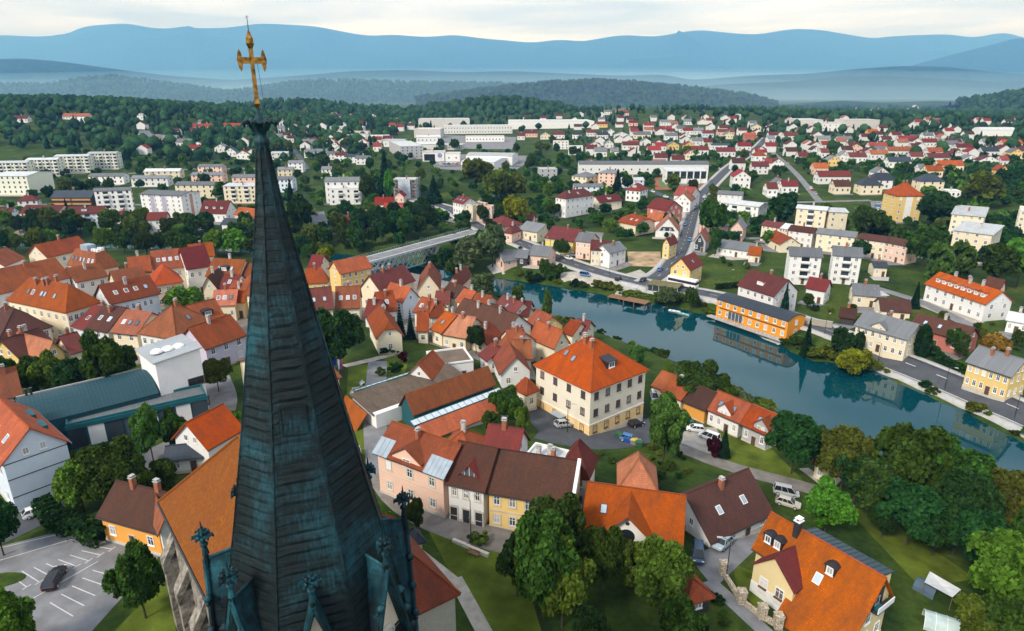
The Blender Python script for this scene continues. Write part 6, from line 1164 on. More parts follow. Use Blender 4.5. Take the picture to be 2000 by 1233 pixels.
def skylight(parent, x, y, z, nrm):
    if 0 not in SKM:
        m = MB(); m.box(-.5, .5, -.72, .72, -.05, .1, 0); m.poly([(-.4, -.62, .106), (.4, -.62, .106), (.4, .62, .106), (-.4, .62, .106)], 1)
        SKM[0] = m.mesh('skylight', [DARK, SKYL], False)
        m = MB(); m.box(-.5, .5, -.72, .72, -.05, .1, 0); m.poly([(-.4, -.62, .106), (.4, -.62, .106), (.4, .62, .106), (-.4, .62, .106)], 1)
        SKM[1] = m.mesh('skylight', [WHITE, SKYL], False)
    n = Vector(nrm).normalized(); up = Vector((0, 0, 1)); yv = (up - n * n.z).normalized(); xv = yv.cross(n)
    o = link('skylight', SKM[rnd.random() < .5], parent)
    o.matrix_local = Matrix.Translation((x, y, z)) @ Matrix((xv, yv, n)).transposed().to_4x4()
    return o
def cross_gable(root, P, cx, cw, p, ce, cr, wall, roofm, name='cross_gable', over=.35, win=None, glass=None):
    """a gable whose ridge runs into the front slope (ridge along x) of the main roof"""
    a, b, e, r, d = P['a'], P['b'], P['e'], P['r'], P['d']
    yf = -d - p
    yb = lambda z: min(b * .98, -b + (z - e) / r * b)
    m = MB()
    zb = min(ce, e) - .2 if p > 0 else e - .1
    y_e = yb(ce) + .5; y_r = yb(ce + cr) + .3
    m.poly([(cx - cw, yf, zb), (cx + cw, yf, zb), (cx + cw, yf, ce), (cx, yf, ce + cr - .1), (cx - cw, yf, ce)])
    m.poly([(cx - cw, yf, zb), (cx - cw, yf, ce), (cx - cw, y_e, ce), (cx - cw, y_e, zb)]); m.poly([(cx + cw, yf, zb), (cx + cw, y_e, zb), (cx + cw, y_e, ce), (cx + cw, yf, ce)])
    if p > 0 and P.get('cgdown'):
        m.box(cx - cw, cx + cw, yf + .003, -d + .3, -1.5, zb, 0)
    g = m.build(name, wall_mat(wall), root)
    s = cr / cw; ow = cw + over; oz = ce - over * s + .12; ft = yf - over
    v = [(cx - ow, ft, oz), (cx, ft, ce + cr + .12), (cx + ow, ft, oz), (cx - ow, y_e, oz), (cx, y_r, ce + cr + .12), (cx + ow, y_e, oz)]
    q = MB(); q.shell(v, [(0, 1, 4, 3), (1, 2, 5, 4)], .16); q.build('gable_roof', roofm, g)
    if win:
        for wx, wz, ww, wh, st in win: put_window(g, cx + wx, yf, wz, 0, ww, wh, st)
    if glass:
        h0, h1 = glass; k = MB(); wd = cw * .7
        k.poly([(cx - wd, yf - .04, h0), (cx + wd, yf - .04, h0), (cx + wd * .25, yf - .04, h1), (cx - wd * .25, yf - .04, h1)]); k.build('gable_window', GLASS, g)
        k = MB(); k.bar((cx, yf - .06, h0), (cx, yf - .06, h1), .05); k.bar((cx - wd * .6, yf - .06, h0), (cx - wd * .6, yf - .06, (h0 + h1) / 2), .05); k.bar((cx + wd * .6, yf - .06, h0), (cx + wd * .6, yf - .06, (h0 + h1) / 2), .05); k.bar((cx - wd, yf - .06, h0), (cx + wd, yf - .06, h0), .07); k.build('glazing_bar', WHITE, g)
    return g
def box_dormer(root, P, cx, w, h, t, matw, matr, face='white', name='dormer'):
    """small dormer with a curved hood on the front slope at height fraction t"""
    b, e, r = P['b'], P['e'], P['r']
    y = -b + t * b; z = e + t * r; yb = lambda zz: min(0, -b + (zz - e) / r * b)
    m = MB(); a = w / 2
    m.poly([(cx - a, y, z - .1), (cx + a, y, z - .1), (cx + a, y, z + h), (cx - a, y, z + h)])
    for s in (-1, 1):
        pts = [(cx + s * a, y, z - .1), (cx + s * a, y, z + h), (cx + s * a, yb(z + h), z + h), (cx + s * a, y + .05, z - .1)]
        m.poly(pts if s < 0 else pts[::-1])
    g = m.build(name, matw, root)
    v = []; n = 4
    for i in range(n + 1):
        x = -1 + 2 * i / n; zz = z + h + .3 * (1 - x * x)
        v += [(cx + x * (a + .15), y - .25, zz), (cx + x * (a + .15), yb(zz) + .2, zz)]
    q = MB(); q.shell(v, [(2 * i, 2 * i + 2, 2 * i + 3, 2 * i + 1) for i in range(n)], .1); q.build('dormer_roof', matr, g)
    put_window(g, cx, y, z + .18, 0, w * .6, h - .35, face)
    return g
def balcony(root, x, z, w, y, rz=0.):
    k = ('balc', round(w, 1))
    if k not in WC:
        m = MB(); a = w / 2; m.box(-a, a, -1.2, 0, -.15, 0, 0); m.box(-a, a, -1.2, -1.12, .1, .95, 1); m.box(-a, -a + .07, -1.12, 0, .1, .95, 1); m.box(a - .07, a, -1.12, 0, .1, .95, 1)
        m.poly([(-a + .2, -.012, .02), (a - .2, -.012, .02), (a - .2, -.012, 2.2), (-a + .2, -.012, 2.2)], 2)
        WC[k] = m.mesh('balcony', [CONC, WHITE, GLASS], False)
    return link('balcony', WC[k], root, (x, y, z), (0, 0, rz))
# ------------------------------------------------------------------ buildings
REGN = {'near': 'beside the church', 'oldtown': 'in the old town', 'farbank': 'on the far river bank', 'kandija': 'across the bridge', 'leftquarter': 'in the left apartment quarter', 'suburbleft': 'in the upper left suburb', 'suburbmid': 'in the middle suburb', 'suburbright': 'in the right suburb'}
GROUPN = {'oldtown': 'old town houses', 'farbank': 'houses on the far bank', 'kandija': 'houses across the bridge', 'leftquarter': 'buildings of the left quarter', 'suburbleft': 'suburb houses', 'suburbmid': 'suburb houses', 'suburbright': 'suburb houses', 'near': 'houses around the church'}
HS = {}
def house(row):
    x, y, rot, W, D, h, kind, r, wall, rc, reg, label, k = row
    dist = math.hypot(x, y); lod = 2 if dist < 200 else (1 if dist < 430 else 0)
    base = kind.replace('_y', ''); yy = kind.endswith('_y')
    sp = k.get('sp'); fl = k.get('fl') or max(1, int(h / 2.9))
    cat = k.get('kind') or ('apartment block' if h >= 9.5 and fl >= 3 else 'house')
    nm = cat.replace(' ', '_')
    if not label:
        shape = {'gable': 'gabled', 'hip': 'hipped', 'flat': 'flat', 'shed': 'sloping', 'barrel': 'rounded'}.get(base, 'hipped')
        label = '%s %s with %s %s roof %s' % (WALLN[wall], cat if cat != 'house' else ('house' if fl < 3 else 'tall house'), ROOFN[rc], shape, REGN[reg])
    gz = hgt(x, y)
    root = thing(nm, label, cat, (x, y, gz), R(rot), GROUPN[reg] if reg != 'near' else None)
    o = .0 if base in ('flat',) else (.15 if base == 'barrel' else (.5 if lod else .35))
    a, b = W / 2, D / 2; w, d = a - o, b - o; e = h
    P = dict(a=a, b=b, w=w, d=d, e=e, r=r, root=root, kind=kind, gz=gz)
    # which sides face the camera
    ca, sa = math.cos(R(rot)), math.sin(R(rot))
    cx, cy = -x * ca - y * sa, x * sa - y * ca           # camera in local coordinates
    P['side'] = 1 if cx > 0 else -1
    # walls
    m = MB()
    zf = -1.8
    tz = lambda px, py: roof_z(kind, a, b, e, r, px, py) - .1
    def ring_wall(p, q, extra=None):
        pts = [(p[0], p[1], zf), (q[0], q[1], zf), (q[0], q[1], tz(*q))]
        if extra: pts += extra
        pts.append((p[0], p[1], tz(*p))); m.poly(pts)
    c = [(-w, -d), (w, -d), (w, d), (-w, d)]
    for i in range(4):
        p, q = c[i], c[(i + 1) % 4]; ex = None
        if base in ('gable', 'halfhip', 'barrel') and (i % 2 == (0 if yy else 1)):
            if base == 'gable': mid = ((p[0] + q[0]) / 2, (p[1] + q[1]) / 2); ex = [(mid[0], mid[1], e + r - .1)]
            elif base == 'halfhip':
                s_ = .42; zc = e + r * .58 - .15
                mx_, my_ = (p[0] + q[0]) / 2, (p[1] + q[1]) / 2
                ex = [(mx_ + (q[0] - mx_) * s_, my_ + (q[1] - my_) * s_, zc), (mx_ + (p[0] - mx_) * s_, my_ + (p[1] - my_) * s_, zc)]
            else: ex = [(p[0] + (q[0] - p[0]) * t_, p[1] + (q[1] - p[1]) * t_, tz(p[0] + (q[0] - p[0]) * t_, p[1] + (q[1] - p[1]) * t_)) for t_ in (.8, .6, .4, .2)]
        ring_wall(p, q, ex)
    m.build('wall', wall_mat(wall), root)
    if lod == 2 and wall not in ('d', 'k') and sp not in ('cube',):
        q = MB(); q.box(-w - .06, w + .06, -d - .06, d + .06, zf, .55, 0, False); q.build('plinth', STONE if wall != 'school' else STONE, root)
    # roof
    q = MB(); v, f = roof_surface(kind, a, b, e, r)
    if base == 'flat':
        q.box(-a, a, -b, b, e - .25, e, 0)
        for x0, x1, y0, y1 in ((-a, a, -b, -b + .3), (-a, a, b - .3, b), (-a, -a + .3, -b + .3, b - .3), (a - .3, a, -b + .3, b - .3)): q.box(x0 - .02 * (x0 < 0) , x1 + .02 * (x1 > 0), y0, y1, e, e + r, 1)
        rf = q.build('roof', [roof_mat(rc), wall_mat(wall) if wall != 'd' else TEAL], root)
    else:
        q.shell(v, f, .24); rf = q.build('roof', [roof_mat(rc)], root)
    P['roof'] = rf
    if lod == 2 and base in ('gable', 'halfhip', 'hip') and sp != 'museum':
        q = MB()
        if base == 'hip': ed = [(i, j) for i in range(4) for j in (4, 5) if any((i in f_ and j in f_) for f_ in f) and (v[i][0] * v[j][0] >= 0 if a >= b else v[i][1] * v[j][1] >= 0)] + [(4, 5)]
        elif base == 'gable': ed = [(2, 3)]
        else: ed = [(3, 4)]
        for i, j in ed: q.bar(Vector(v[i]) + Vector((0, 0, .03)), Vector(v[j]) + Vector((0, 0, .03)), .12, 0, 6)
        q.build('ridge_tiles', roof_mat(rc), rf)
        if base != 'hip':       # gutters along the eaves
            for s in (-1, 1):
                g = MB()
                if yy: g.bar((s * (a + .04), -b, e - .2), (s * (a + .04), b, e - .2), .09, 0, 6)
                else: g.bar((-a, s * (b + .04), e - .2), (a, s * (b + .04), e - .2), .09, 0, 6)
                g.build('gutter', DARK if wall != 'b' else GREYM, root, False)
    # windows
    nwf, nws = k.get('nw', (max(1, int(W / 3.6)), max(1, int(D / 4))))
    style = 'far' if lod == 0 else ('stone' if wall in ('y', 'p') and lod == 2 and sp in ('yellowhouse', 'whitehouse', 'pinkhouse') or sp == 'whitehouse' else ('brown' if wall in ('school',) else 'white'))
    fh = h / fl
    ww = min(1.15, max(.8, (2 * w) / max(1, nwf) * .42)); wh = min(1.5, fh * .52)
    def wall_windows(n, L, fixed, rz, horiz, fls, skip_door=False):
        for i in range(n):
            u = -L + 2 * L * (i + .5) / n
            for fi in range(fls):
                z = fi * fh + fh * .36
                px, py = (u, fixed) if horiz else (fixed, u)
                if fi == 0 and horiz and not skip_door and lod >= 1 and n > 1 and i == n // 2:
                    link('door', door_mesh(), root, (px, py, .1), (0, 0, rz)); continue
                if k.get('balc') and horiz and fi > 0 and i % 2 == 1:
                    balcony(root, px, fi * fh + .1, min(3.2, 2 * L / n * .95), py, rz); continue
                put_window(root, px, py, z, rz, ww, wh, style)
    if nwf: wall_windows(nwf, w, -d, 0, True, fl, sp in ('pinkhouse', 'orangebar', 'hallglass'))
    if nws:
        if cx > w * .6: wall_windows(nws, d, w, R(90), False, fl)
        if cx < -w * .6: wall_windows(nws, d, -w, R(-90), False, fl)
    # attic windows in gable walls
    if base in ('gable', 'halfhip') and r > 2.7 and wall not in ('d', 'k'):
        zt = e + .35
        L = (w if yy else d)
        n2 = 2 if L > 3.6 else 1
        for i in range(n2):
            u = 0 if n2 == 1 else (-.27 * L, .27 * L)[i]
            if yy: put_window(root, u, -d, zt, 0, .8, min(1.1, r * .3), style)
            elif cx > w: put_window(root, w, u, zt, R(90), .8, min(1.1, r * .3), style)
            elif cx < -w: put_window(root, -w, u, zt, R(-90), .8, min(1.1, r * .3), style)
    # roof fittings
    rf_n = k.get('ch', 0 if reg in ('near',) or rnd.random() < .35 else 1) if base != 'barrel' else 0
    for i in range(rf_n):
        u = (-.6 + 1.2 * (i + .5) / rf_n) + rnd.uniform(-.1, .1)
        if base == 'flat': px, py = u * a, rnd.uniform(-.2, .4) * b
        elif yy: px, py = rnd.uniform(-.12, .25) * a, u * b
        elif base == 'hip' and b > a: px, py = rnd.uniform(-.15, .15) * a, u * b * .5
        else: px, py = u * a * (.55 if base in ('hip', 'mansard') else 1), rnd.uniform(-.25, .12) * b
        chimney(rf, px, py, roof_z(kind, a, b, e, r, px, py) + .55, rnd.choice((0, 1, 0)) if sp != 'villa' else 2, 1.0 if lod else 1.1)
    nsk = k.get('sk', 0)
    for i in range(nsk):
        u = -.78 + 1.56 * (i + .5) / nsk + rnd.uniform(-.04, .04)
        if yy:
            s = P['side']; px, py = s * a * .52, u * b; nv = (s * r, 0, a)
        elif base == 'hip':
            if i % 3 == 2 and cx > 0: px, py = a - min(a, b) * .5, u * b * .5; nv = (r, 0, min(a, b))
            else: px, py = u * a * .62, -b * .52; nv = (0, -r, min(a, b))
        else: px, py = u * a, -b * (.52 if base != 'mansard' else .7); nv = (0, -r, b if base != 'mansard' else min(a, b) * .62)
        skylight(rf, px, py, roof_z(kind, a, b, e, r, px, py) + .01, nv)
    nd = k.get('dm', 0)
    if not yy and base != 'flat':
        for i in range(nd):
            u = -.82 + 1.64 * (i + .5) / nd
            u *= .55 if base == 'hip' else 1
            P2 = dict(P); 
            if base == 'hip': P2['b'] = b; P2['r'] = r * b / min(a, b)
            box_dormer(root, P2, u * a, 1.5 if nd > 1 else 2.6, 1.25, .34, BLACK if k.get('dk') else wall_mat(wall), BLACK if k.get('dk') else roof_mat(rc))
    HS[label] = P
    return P
village = []
for row in HOUSES:
    if row[10] == 'village': village.append(row); continue
    house(row)
# the far village is one mass of tiny roofs
vm = MB()
for x, y, rot, W, D, h, kind, r, wall, rc, reg, label, k in village:
    gz = hgt(x, y); M = Matrix.Translation((x, y, gz)) @ Matrix.Rotation(R(rot), 4, 'Z'); a, b = W / 2, D / 2
    tr = lambda p: tuple(M @ Vector(p))
    cs = [(-a + .3, -b + .3), (a - .3, -b + .3), (a - .3, b - .3), (-a + .3, b - .3)]
    for i in range(4):
        p, q = cs[i], cs[(i + 1) % 4]; pts = [(p[0], p[1], -2), (q[0], q[1], -2), (q[0], q[1], h)]
        if (i % 2 == (0 if kind.endswith('_y') else 1)): pts.append(((p[0] + q[0]) / 2, (p[1] + q[1]) / 2, h + r - .1))
        vm.poly([tr(t_) for t_ in pts + [(p[0], p[1], h)]], 0)
    v, f = roof_surface(kind, a, b, h, r); vm.shell([tr(t_) for t_ in v], f, .2, 1 + 'MBRGP'.index(rc))
vo = vm.build('distant_village', [wall_mat('w')] + [roof_mat(c_) for c_ in 'MBRGP']); tag(vo, 'mass of tiny far houses filling the suburbs and the right hillside', 'village', kind='stuff')
# ------------------------------------------------------------------ individual features
def find(s): return next(P for l, P in HS.items() if s in l)
def pmesh(name, P, mat, fn, parent=None):
    m = MB(); fn(m); return m.build(name, mat, parent or P['root'])
# big cream building: ochre ground floor, string course, entrance canopy
P = find('large three-storey'); w, d = P['w'], P['d']; P['roof'].data.materials[0] = fixed_roof('O', .75)
pmesh('ground_floor_band', P, OCHRE, lambda m: [m.box(-w - .03, w + .03, -d - .03, d + .03, -1.6, 3.3, 0, False)])
pmesh('string_course', P, WHITE, lambda m: [m.box(-w - .08, w + .08, -d - .08, d + .08, 3.3, 3.5, 0)])
pmesh('eaves_cornice', P, WHITE, lambda m: [m.box(-w - .2, w + .2, -d - .2, d + .2, P['e'] - .55, P['e'] - .26, 0)])
def canopy(m):
    m.box(-1.6, 1.6, -d - 1.9, -d, 2.75, 2.9); m.bar((-1.5, -d - 1.8, 2.75), (-1.5, -d - .1, 2.1), .05); m.bar((1.5, -d - 1.8, 2.75), (1.5, -d - .1, 2.1), .05)
pmesh('entrance_canopy', P, GREYM, canopy)
a, b, e, r = P['a'], P['b'], P['e'], P['r']; k_ = min(a, b)
for x_, y_ in ((-a * .35, -b * .5), (-a * .05, -b * .55)): skylight(P['roof'], x_, y_, roof_z('hip', a, b, e, r, x_, y_) + .02, (0, -r, k_))
for x_, y_ in ((a * .62, -b * .45), (a * .55, b * .3)): skylight(P['roof'], x_, y_, roof_z('hip', a, b, e, r, x_, y_) + .02, (r, 0, k_))
def sdorm(m):
    x0 = a * .72; z0 = roof_z('hip', a, b, e, r, x0, 0); m.box(x0 - 3.2, x0, -1.7, 1.0, z0 - .2, z0 + 1.7)
    m.shell([(x0 + .25, -1.9, z0 + 1.72), (x0 + .25, 1.2, z0 + 1.72), (x0 - 3.6, 1.2, z0 + 2.5), (x0 - 3.6, -1.9, z0 + 2.5)], [(0, 1, 2, 3)], .12)
dm_ = pmesh('dormer', P, BLACK, sdorm); put_window(dm_, a * .72, -.35, roof_z('hip', a, b, e, r, a * .72, 0) + .35, R(90), 1.6, 1.1, 'white')
# pale pink house: wall gable and grey metal eaves
P = find('pale pink'); a, b, e, r = P['a'], P['b'], P['e'], P['r']
cross_gable(P['root'], P, -.5, 2.9, .08, e + .9, 1.9, 'p', roof_mat('o'), win=[(0, e - .5, 1.5, 1.2, 'white')])
for x0, x1 in ((-a - .15, -4.2), (3.2, a + .1)):
    m = MB(); s = r / b; y1 = -b + b * .5
    m.shell([(x0, -b - .12, e - .02), (x1, -b - .12, e - .02), (x1, y1, e + s * (y1 + b) + .06), (x0, y1, e + s * (y1 + b) + .06)], [(0, 1, 2, 3)], .08)
    n = int((x1 - x0) / .8)
    for i in range(n + 1): xx = x0 + (x1 - x0) * i / n; m.bar((xx, -b - .12, e + .02), (xx, y1, e + s * (y1 + b) + .1), .03)
    m.build('metal_eaves', GREYM, P['root'])
pmesh('string_course', P, STONE, lambda m: [m.box(-P['w'], P['w'], -P['d'] - .05, -P['d'], 4.3, 4.42)])
# white house: triangular dormer, three dark portals
P = find('narrow white house'); a, b, e, r, d = P['a'], P['b'], P['e'], P['r'], P['d']
cross_gable(P['root'], P, .2, 1.9, -1.0, e + 1.0, 2.1, 'w', roof_mat('M'), name='dormer', glass=(e + 1.05, e + 2.7))
for i in (-1, 0, 1): pmesh('portal', P, [STONE, DARK], lambda m: (m.box(i * 2.1 - .75, i * 2.1 + .75, -d - .1, -d + .05, 0, 2.7, 0), m.box(i * 2.1 - .55, i * 2.1 + .55, -d - .12, -d + .05, .05, 2.45, 1)))
P = find('long yellow house'); d = P['d']
pmesh('string_course', P, STONE, lambda m: [m.box(-P['w'], P['w'], -d - .06, -d, 3.2, 3.5)])
pmesh('portal', P, [STONE, BROWNF], lambda m: (m.box(1.2, 3.0, -d - .1, -d + .05, 0, 2.9, 0), m.box(1.45, 2.75, -d - .12, -d + .05, 0, 2.6, 1)))
m = MB(); m.box(P['a'] - .3, P['a'] + .1, -P['b'], P['b'], 0, .1)
for s in (-1,): m.shell([(P['a'] - .2, -P['b'] - .1, P['e'] + .35), (P['a'] + .3, -P['b'] - .1, P['e'] + .35), (P['a'] + .3, 0, P['e'] + P['r'] + .35), (P['a'] - .2, 0, P['e'] + P['r'] + .35)], [(0, 1, 2, 3)], .9)
m.build('fire_wall', WHITE, P['root'])
# wide orange tiled house: projecting white gable with arched window
P = find('wide orange tiled'); OT = fixed_roof('O', .407); P['roof'].data.materials[0] = OT; e, r, d = P['e'], P['r'], P['d']
g = cross_gable(P['root'], P, -.6, 3.5, .6, e + .7, 3.5, 'w', OT, over=.9)
m = MB(); m.lathe([(1.15, 0), (1.15, .06)], 20, 0); o = m.build('arched_window', GLASS, g, loc=(-.6, -d - .56, e + .5), rot=(R(90), 0, 0))
m = MB(); m.lathe([(.3, 0), (.3, .06)], 14, 0); m.build('round_vent', DARK, g, loc=(-.6, -d - .56, e + 2.6), rot=(R(90), 0, 0))
skylight(P['roof'], -4.3, -P['b'] * .5, e + r * .5 + .02, (0, -r, P['b']))
# yellow villa
P = find('yellow villa'); a, b, e, r, d, w = P['a'], P['b'], P['e'], P['r'], P['d'], P['w']
P['cgdown'] = True; VT = fixed_roof('O', .578); P['roof'].data.materials[0] = VT
g = cross_gable(P['root'], P, -a * .38, 3.0, 2.6, e - .3, 3.0, 'yv', roof_mat('M'), win=[(-1.2, 2.9, 1.2, 1.5, 'white'), (1.2, 2.9, 1.2, 1.5, 'white'), (-1.2, .4, 1.2, 1.3, 'white'), (1.2, .4, 1.2, 1.3, 'white')])
for x in (-1.2, 1.2):
    m = MB()
    for i in range(7): m.lathe([(.05, 0), (.09, .25), (.05, .5), (.07, .75)], 6, 0, (-a * .38 + x - .6 + i * .2, -d - 2.72, 1.95))
    m.box(-a * .38 + x - .7, -a * .38 + x + .7, -d - 2.8, -d - 2.62, 2.7, 2.8); m.build('balustrade', WHITE, g)
    m = MB(); m.box(-a * .38 + x - .6, -a * .38 + x + .6, -d - 2.95, -d - 2.68, 2.82, 3.0); m.build('flower_box', plain('red_flowers', (.16, .08, .03), .9, var=.6, scale=9), g)
for x, t_ in ((-a * .80, .3), (-a * .62, .3), (a * .28, .42)): box_dormer(P['root'], P, x, 1.35, 1.35, t_, BLACK, BLACK)
skylight(P['roof'], a * .16, -b * .78, e + r * .22 + .03, (0, -r, b))
chimney(P['roof'], -a * .45, -b * .12, e + r * .88 + .6, 2, 1.25)
m = MB(); z0, z1 = e + r - .35, e + r - 1.5; m.shell([(-a * .42, .25, z0), (a * .9, .25, z0), (a * .9, b + .6, z1), (-a * .42, b + .6, z1)], [(0, 1, 2, 3)], .16)
for i in range(15): xx = -a * .42 + a * 1.32 * i / 14; m.bar((xx, .25, z0 + .04), (xx, b + .6, z1 + .04), .05)
m.build('metal_rear_roof', plain('anthracite_sheet', (.035, .06, .075), .45), P['root'])
m = MB(); m.box(-a * .4, a * .88, .4, b + .2, e - .3, z1 - .1); m.build('rear_wall', wall_mat('yv'), P['root'])
sl_ = r / b; m = MB(); m.shell([(-a * .12, -b - 4.2, e - 4.2 * sl_ * .8 + .02), (a * 1.0, -b - 4.2, e - 4.2 * sl_ * .8 + .02), (a * 1.0, -b + .1, e + .1 * sl_ + .05), (-a * .12, -b + .1, e + .1 * sl_ + .05)], [(0, 1, 2, 3)], .2); m.build('porch_roof', VT, P['root'])
for xx in (-a * .08, a * .45, a * .95): m = MB(); m.box(xx - .15, xx + .15, -b - 3.8, -b - 3.5, -1, e - 3.6 * sl_ * .8 - .2); m.build('porch_post', WHITE, P['root'])
m = MB(); cg = -a * .38; m.box(cg - 3.06, cg + 3.06, -d - 2.66, -d - .2, -1.4, 2.0 + .9, 0, False); m.build('white_rustication', WHITE, P['root'])
m = MB(); m.box(a * .55, w + .9, -d * .4, d * .9, e - .3, e - .1, 0); m.box(w + .8, w + .9, -d * .4, d * .9, e - .1, e + .75, 1); m.build('roof_terrace', [DARK, WHITE], P['root'])
m = MB(); m.box(w - .2, w + .05, -1.1, 1.3, e - .1, e + 2.6); m.build('terrace_recess', DARK, P['root'])
m = MB(); m.box(w + .1, w + .7, -.6, .4, e - .1, e + .35); m.build('terrace_table', TEAL, P['root'])
# tall pale blue building: storey lines
P = find('tall pale blue')
for z in (3.1, 6.2, 8.9): pmesh('storey_line', P, DARK, lambda m: [m.box(-P['w'], P['w'] + .04, -P['d'] - .05, -P['d'], z, z + .14)])
m = MB(); m.box(P['a'] - 3.0, P['a'] - 1.6, -P['b'] * .55, -P['b'] * .2, P['e'] + .8, P['e'] + 2.4); m.build('box_dormer', TEAL, P['root'])
m = MB(); m.box(P['a'] - 3.0, P['a'] - 1.6, P['b'] * .1, P['b'] * .45, P['e'] + .8, P['e'] + 2.4); m.build('box_dormer', TEAL, P['root'])
# library: standing seams, facade panels, cube details
P = find('long dark teal'); a, b, e, r = P['a'], P['b'], P['e'], P['r']
for i in range(34):
    xx = -a + 2 * a * (i + .5) / 34; m = MB(); pr = None
    for j in range(11):
        yv = -b + 2 * b * j / 10; q = (xx, yv, e + r * (1 - (yv / b) ** 2) + .03)
        if pr: m.bar(pr, q, .045, 0, 4)
        pr = q
    m.build('roof_seam', plain('teal_seam', (.02, .10, .125), .45), P['roof'], False)
m = MB(); m.box(-a, a, b - .5, b - .2, e + .2, e + 1.0); m.build('roof_parapet', CONC, P['roof'])
for x in (-a * .85, -a * .78): m = MB(); m.lathe([(.2, 0), (.2, 1.8), (.35, 1.8), (.35, 2.0)], 8, 0, (x, b * .6, e + 1)); m.build('roof_vent', DARK, P['roof'])
P = find('low teal glass wing'); w, d, e = P['w'], P['d'], P['e']
for i in range(8):
    x0 = -w + 2 * w * (i + .06) / 8; x1 = -w + 2 * w * (i + .94) / 8; wt = i in (1, 4, 6)
    pmesh('facade_panel' if wt else 'glazed_panel', P, WHITE if wt else GLASS, lambda m: [m.box(x0, x1, -d - .08, -d + .02, 1.4, e - .8)])
pmesh('facade_frame', P, TEAL, lambda m: (m.box(-w - .2, w + .2, -d - .25, -d + .02, e - .7, e + .1), m.box(-w - .2, w + .2, -d - .25, -d + .02, .7, 1.2)))
P = find('tall white cube'); w, d, e = P['w'], P['d'], P['e']
for i in range(3):
    m = MB(); m.lathe([(.0, 0), (1.2, 0), (1.1, .35), (.7, .6), (.0, .7)], 12, 0); m.build('rooflight_dome', WHITE, P['roof'], loc=(w * .2, -d * .1 + (i - 1) * 2.1, e + .5), rot=None)
for y_, z_, wy, wz in ((d * .62, 6.2, 3.0, 1.6), (d * .8, 1.2, 2.2, 1.8), (d * .5, 1.0, 2.0, 1.2)): put_window(P['root'], w, y_, z_, R(90), wy, wz, 'brown')
for i in range(24):
    yv = -P['b'] + 2 * P['b'] * (i + .5) / 24; m = MB(); m.bar((-P['a'], yv, roof_z('shed', P['a'], P['b'], e, P['r'], 0, yv) + .03), (P['a'], yv, roof_z('shed', P['a'], P['b'], e, P['r'], 0, yv) + .03), .05); m.build('roof_seam', GREYM, P['roof'], False)
# museum: brown tiled flat roof, glass strips and the lower orange slope beside the lantern roof
P = find('long narrow orange roof lantern'); a, b, e, r = P['a'], P['b'], P['e'], P['r']
rt = P['root']
m = MB(); m.shell([(-a - 5.5, b + .3, e - .3), (a - 2, b + .3, e - .3), (a - 2, b + 9.5, e + .9), (-a - 5.5, b + 9.5, e + .9)], [(0, 1, 2, 3)], .35); m.build('tiled_flat_roof', roof_mat('BR'), rt)
m = MB(); m.box(-a - 5.2, a - 2.2, b - .2, b + 9.3, -1.5, e - .2); m.build('museum_wall', wall_mat('w'), rt)
def glass_strip(name, x0, x1, y0, z0, y1, z1, n):
    m = MB(); m.shell([(x0, y0, z0), (x1, y0, z0), (x1, y1, z1), (x0, y1, z1)], [(0, 1, 2, 3)], .1); g = m.build(name, plain('strip_glass', (.55, .62, .66), .12, spec=.7, var=.12, scale=1.5), rt)
    m = MB()
    for i in range(n + 1): xx = x0 + (x1 - x0) * i / n; m.bar((xx, y0, z0 + .03), (xx, y1, z1 + .03), .05)
    for yv, zv in ((y0, z0), (y1, z1)): m.bar((x0, yv, zv + .03), (x1, yv, zv + .03), .09)
    m.build('glazing_bar', TEAL, g)
glass_strip('glass_strip', -a - 4, a - 4, b + 9.6, e + 1.1, b + 11, e + .8, 16)
glass_strip('glass_strip', -a - 1, a + .5, -b - 1.7, e - 1.3, -b - .25, e - .75, 14)
m = MB(); m.shell([(-a - .5, -b - 5.6, .9), (a - 1, -b - 5.6, .9), (a + .5, -b - 1.8, e - 1.4), (-a - .5, -b - 1.8, e - 1.4)], [(0, 1, 2, 3)], .25); m.build('lower_orange_slope', roof_mat('O'), rt)
m = MB(); m.box(-a - .3, a - 1.2, -b - 5.2, -b + .3, -1.5, .75); m.build('museum_base', wall_mat('w'), rt)
m = MB(); m.shell([(-a - 9.0, b + 1.5, .6), (-a - 6.2, b + 1.5, e - .2), (-a - 6.2, b + 10, e + .8), (-a - 9.0, b + 10, .6)], [(0, 1, 2, 3)], .25); m.build('end_orange_slope', roof_mat('O'), rt)
# white cottages: wall dormers
for s, c_ in (('white riverside cottage', 'w'), ('grey riverside cottage', 'g')):
    P = find(s); e = P['e']; cross_gable(P['root'], P, .1 if c_ == 'w' else P['a'] * .4, 1.6, .05, e + 1.4, 1.5, c_, roof_mat('o'), name='wall_dormer', win=[(-.5, e + .2, .6, .9, 'white'), (.5, e + .2, .6, .9, 'white')])
P = find('cream villa with grey roof'); e = P['e']; cross_gable(P['root'], P, -P['a'] * .12, 2.0, -.3, e + 1.2, 1.4, 'c', roof_mat('G'), name='roof_dormer', win=[(-.6, e + .3, .7, .9, 'white'), (.6, e + .3, .7, .9, 'white')])
P = find('long bright orange building'); w, d = P['w'], P['d']
pmesh('window_band', P, BROWNF, lambda m: [m.box(-w * .9, w * .95, -d - .04, -d + .02, 3.2, 3.6)])
pmesh('glazed_bay', P, [WHITE, GLASS], lambda m: [m.box(-w * .62, -w * .2, -d - .2, -d + .05, .6, 3.1, 1)] + [m.box(-w * .62 + i * w * .105 - .06, -w * .62 + i * w * .105 + .06, -d - .26, -d - .19, .5, 3.2, 0) for i in range(5)])
pmesh('deck', P, CONC, lambda m: [m.box(-w - 2, w + 1, -d - 2.2, -d, -.3, .1)])
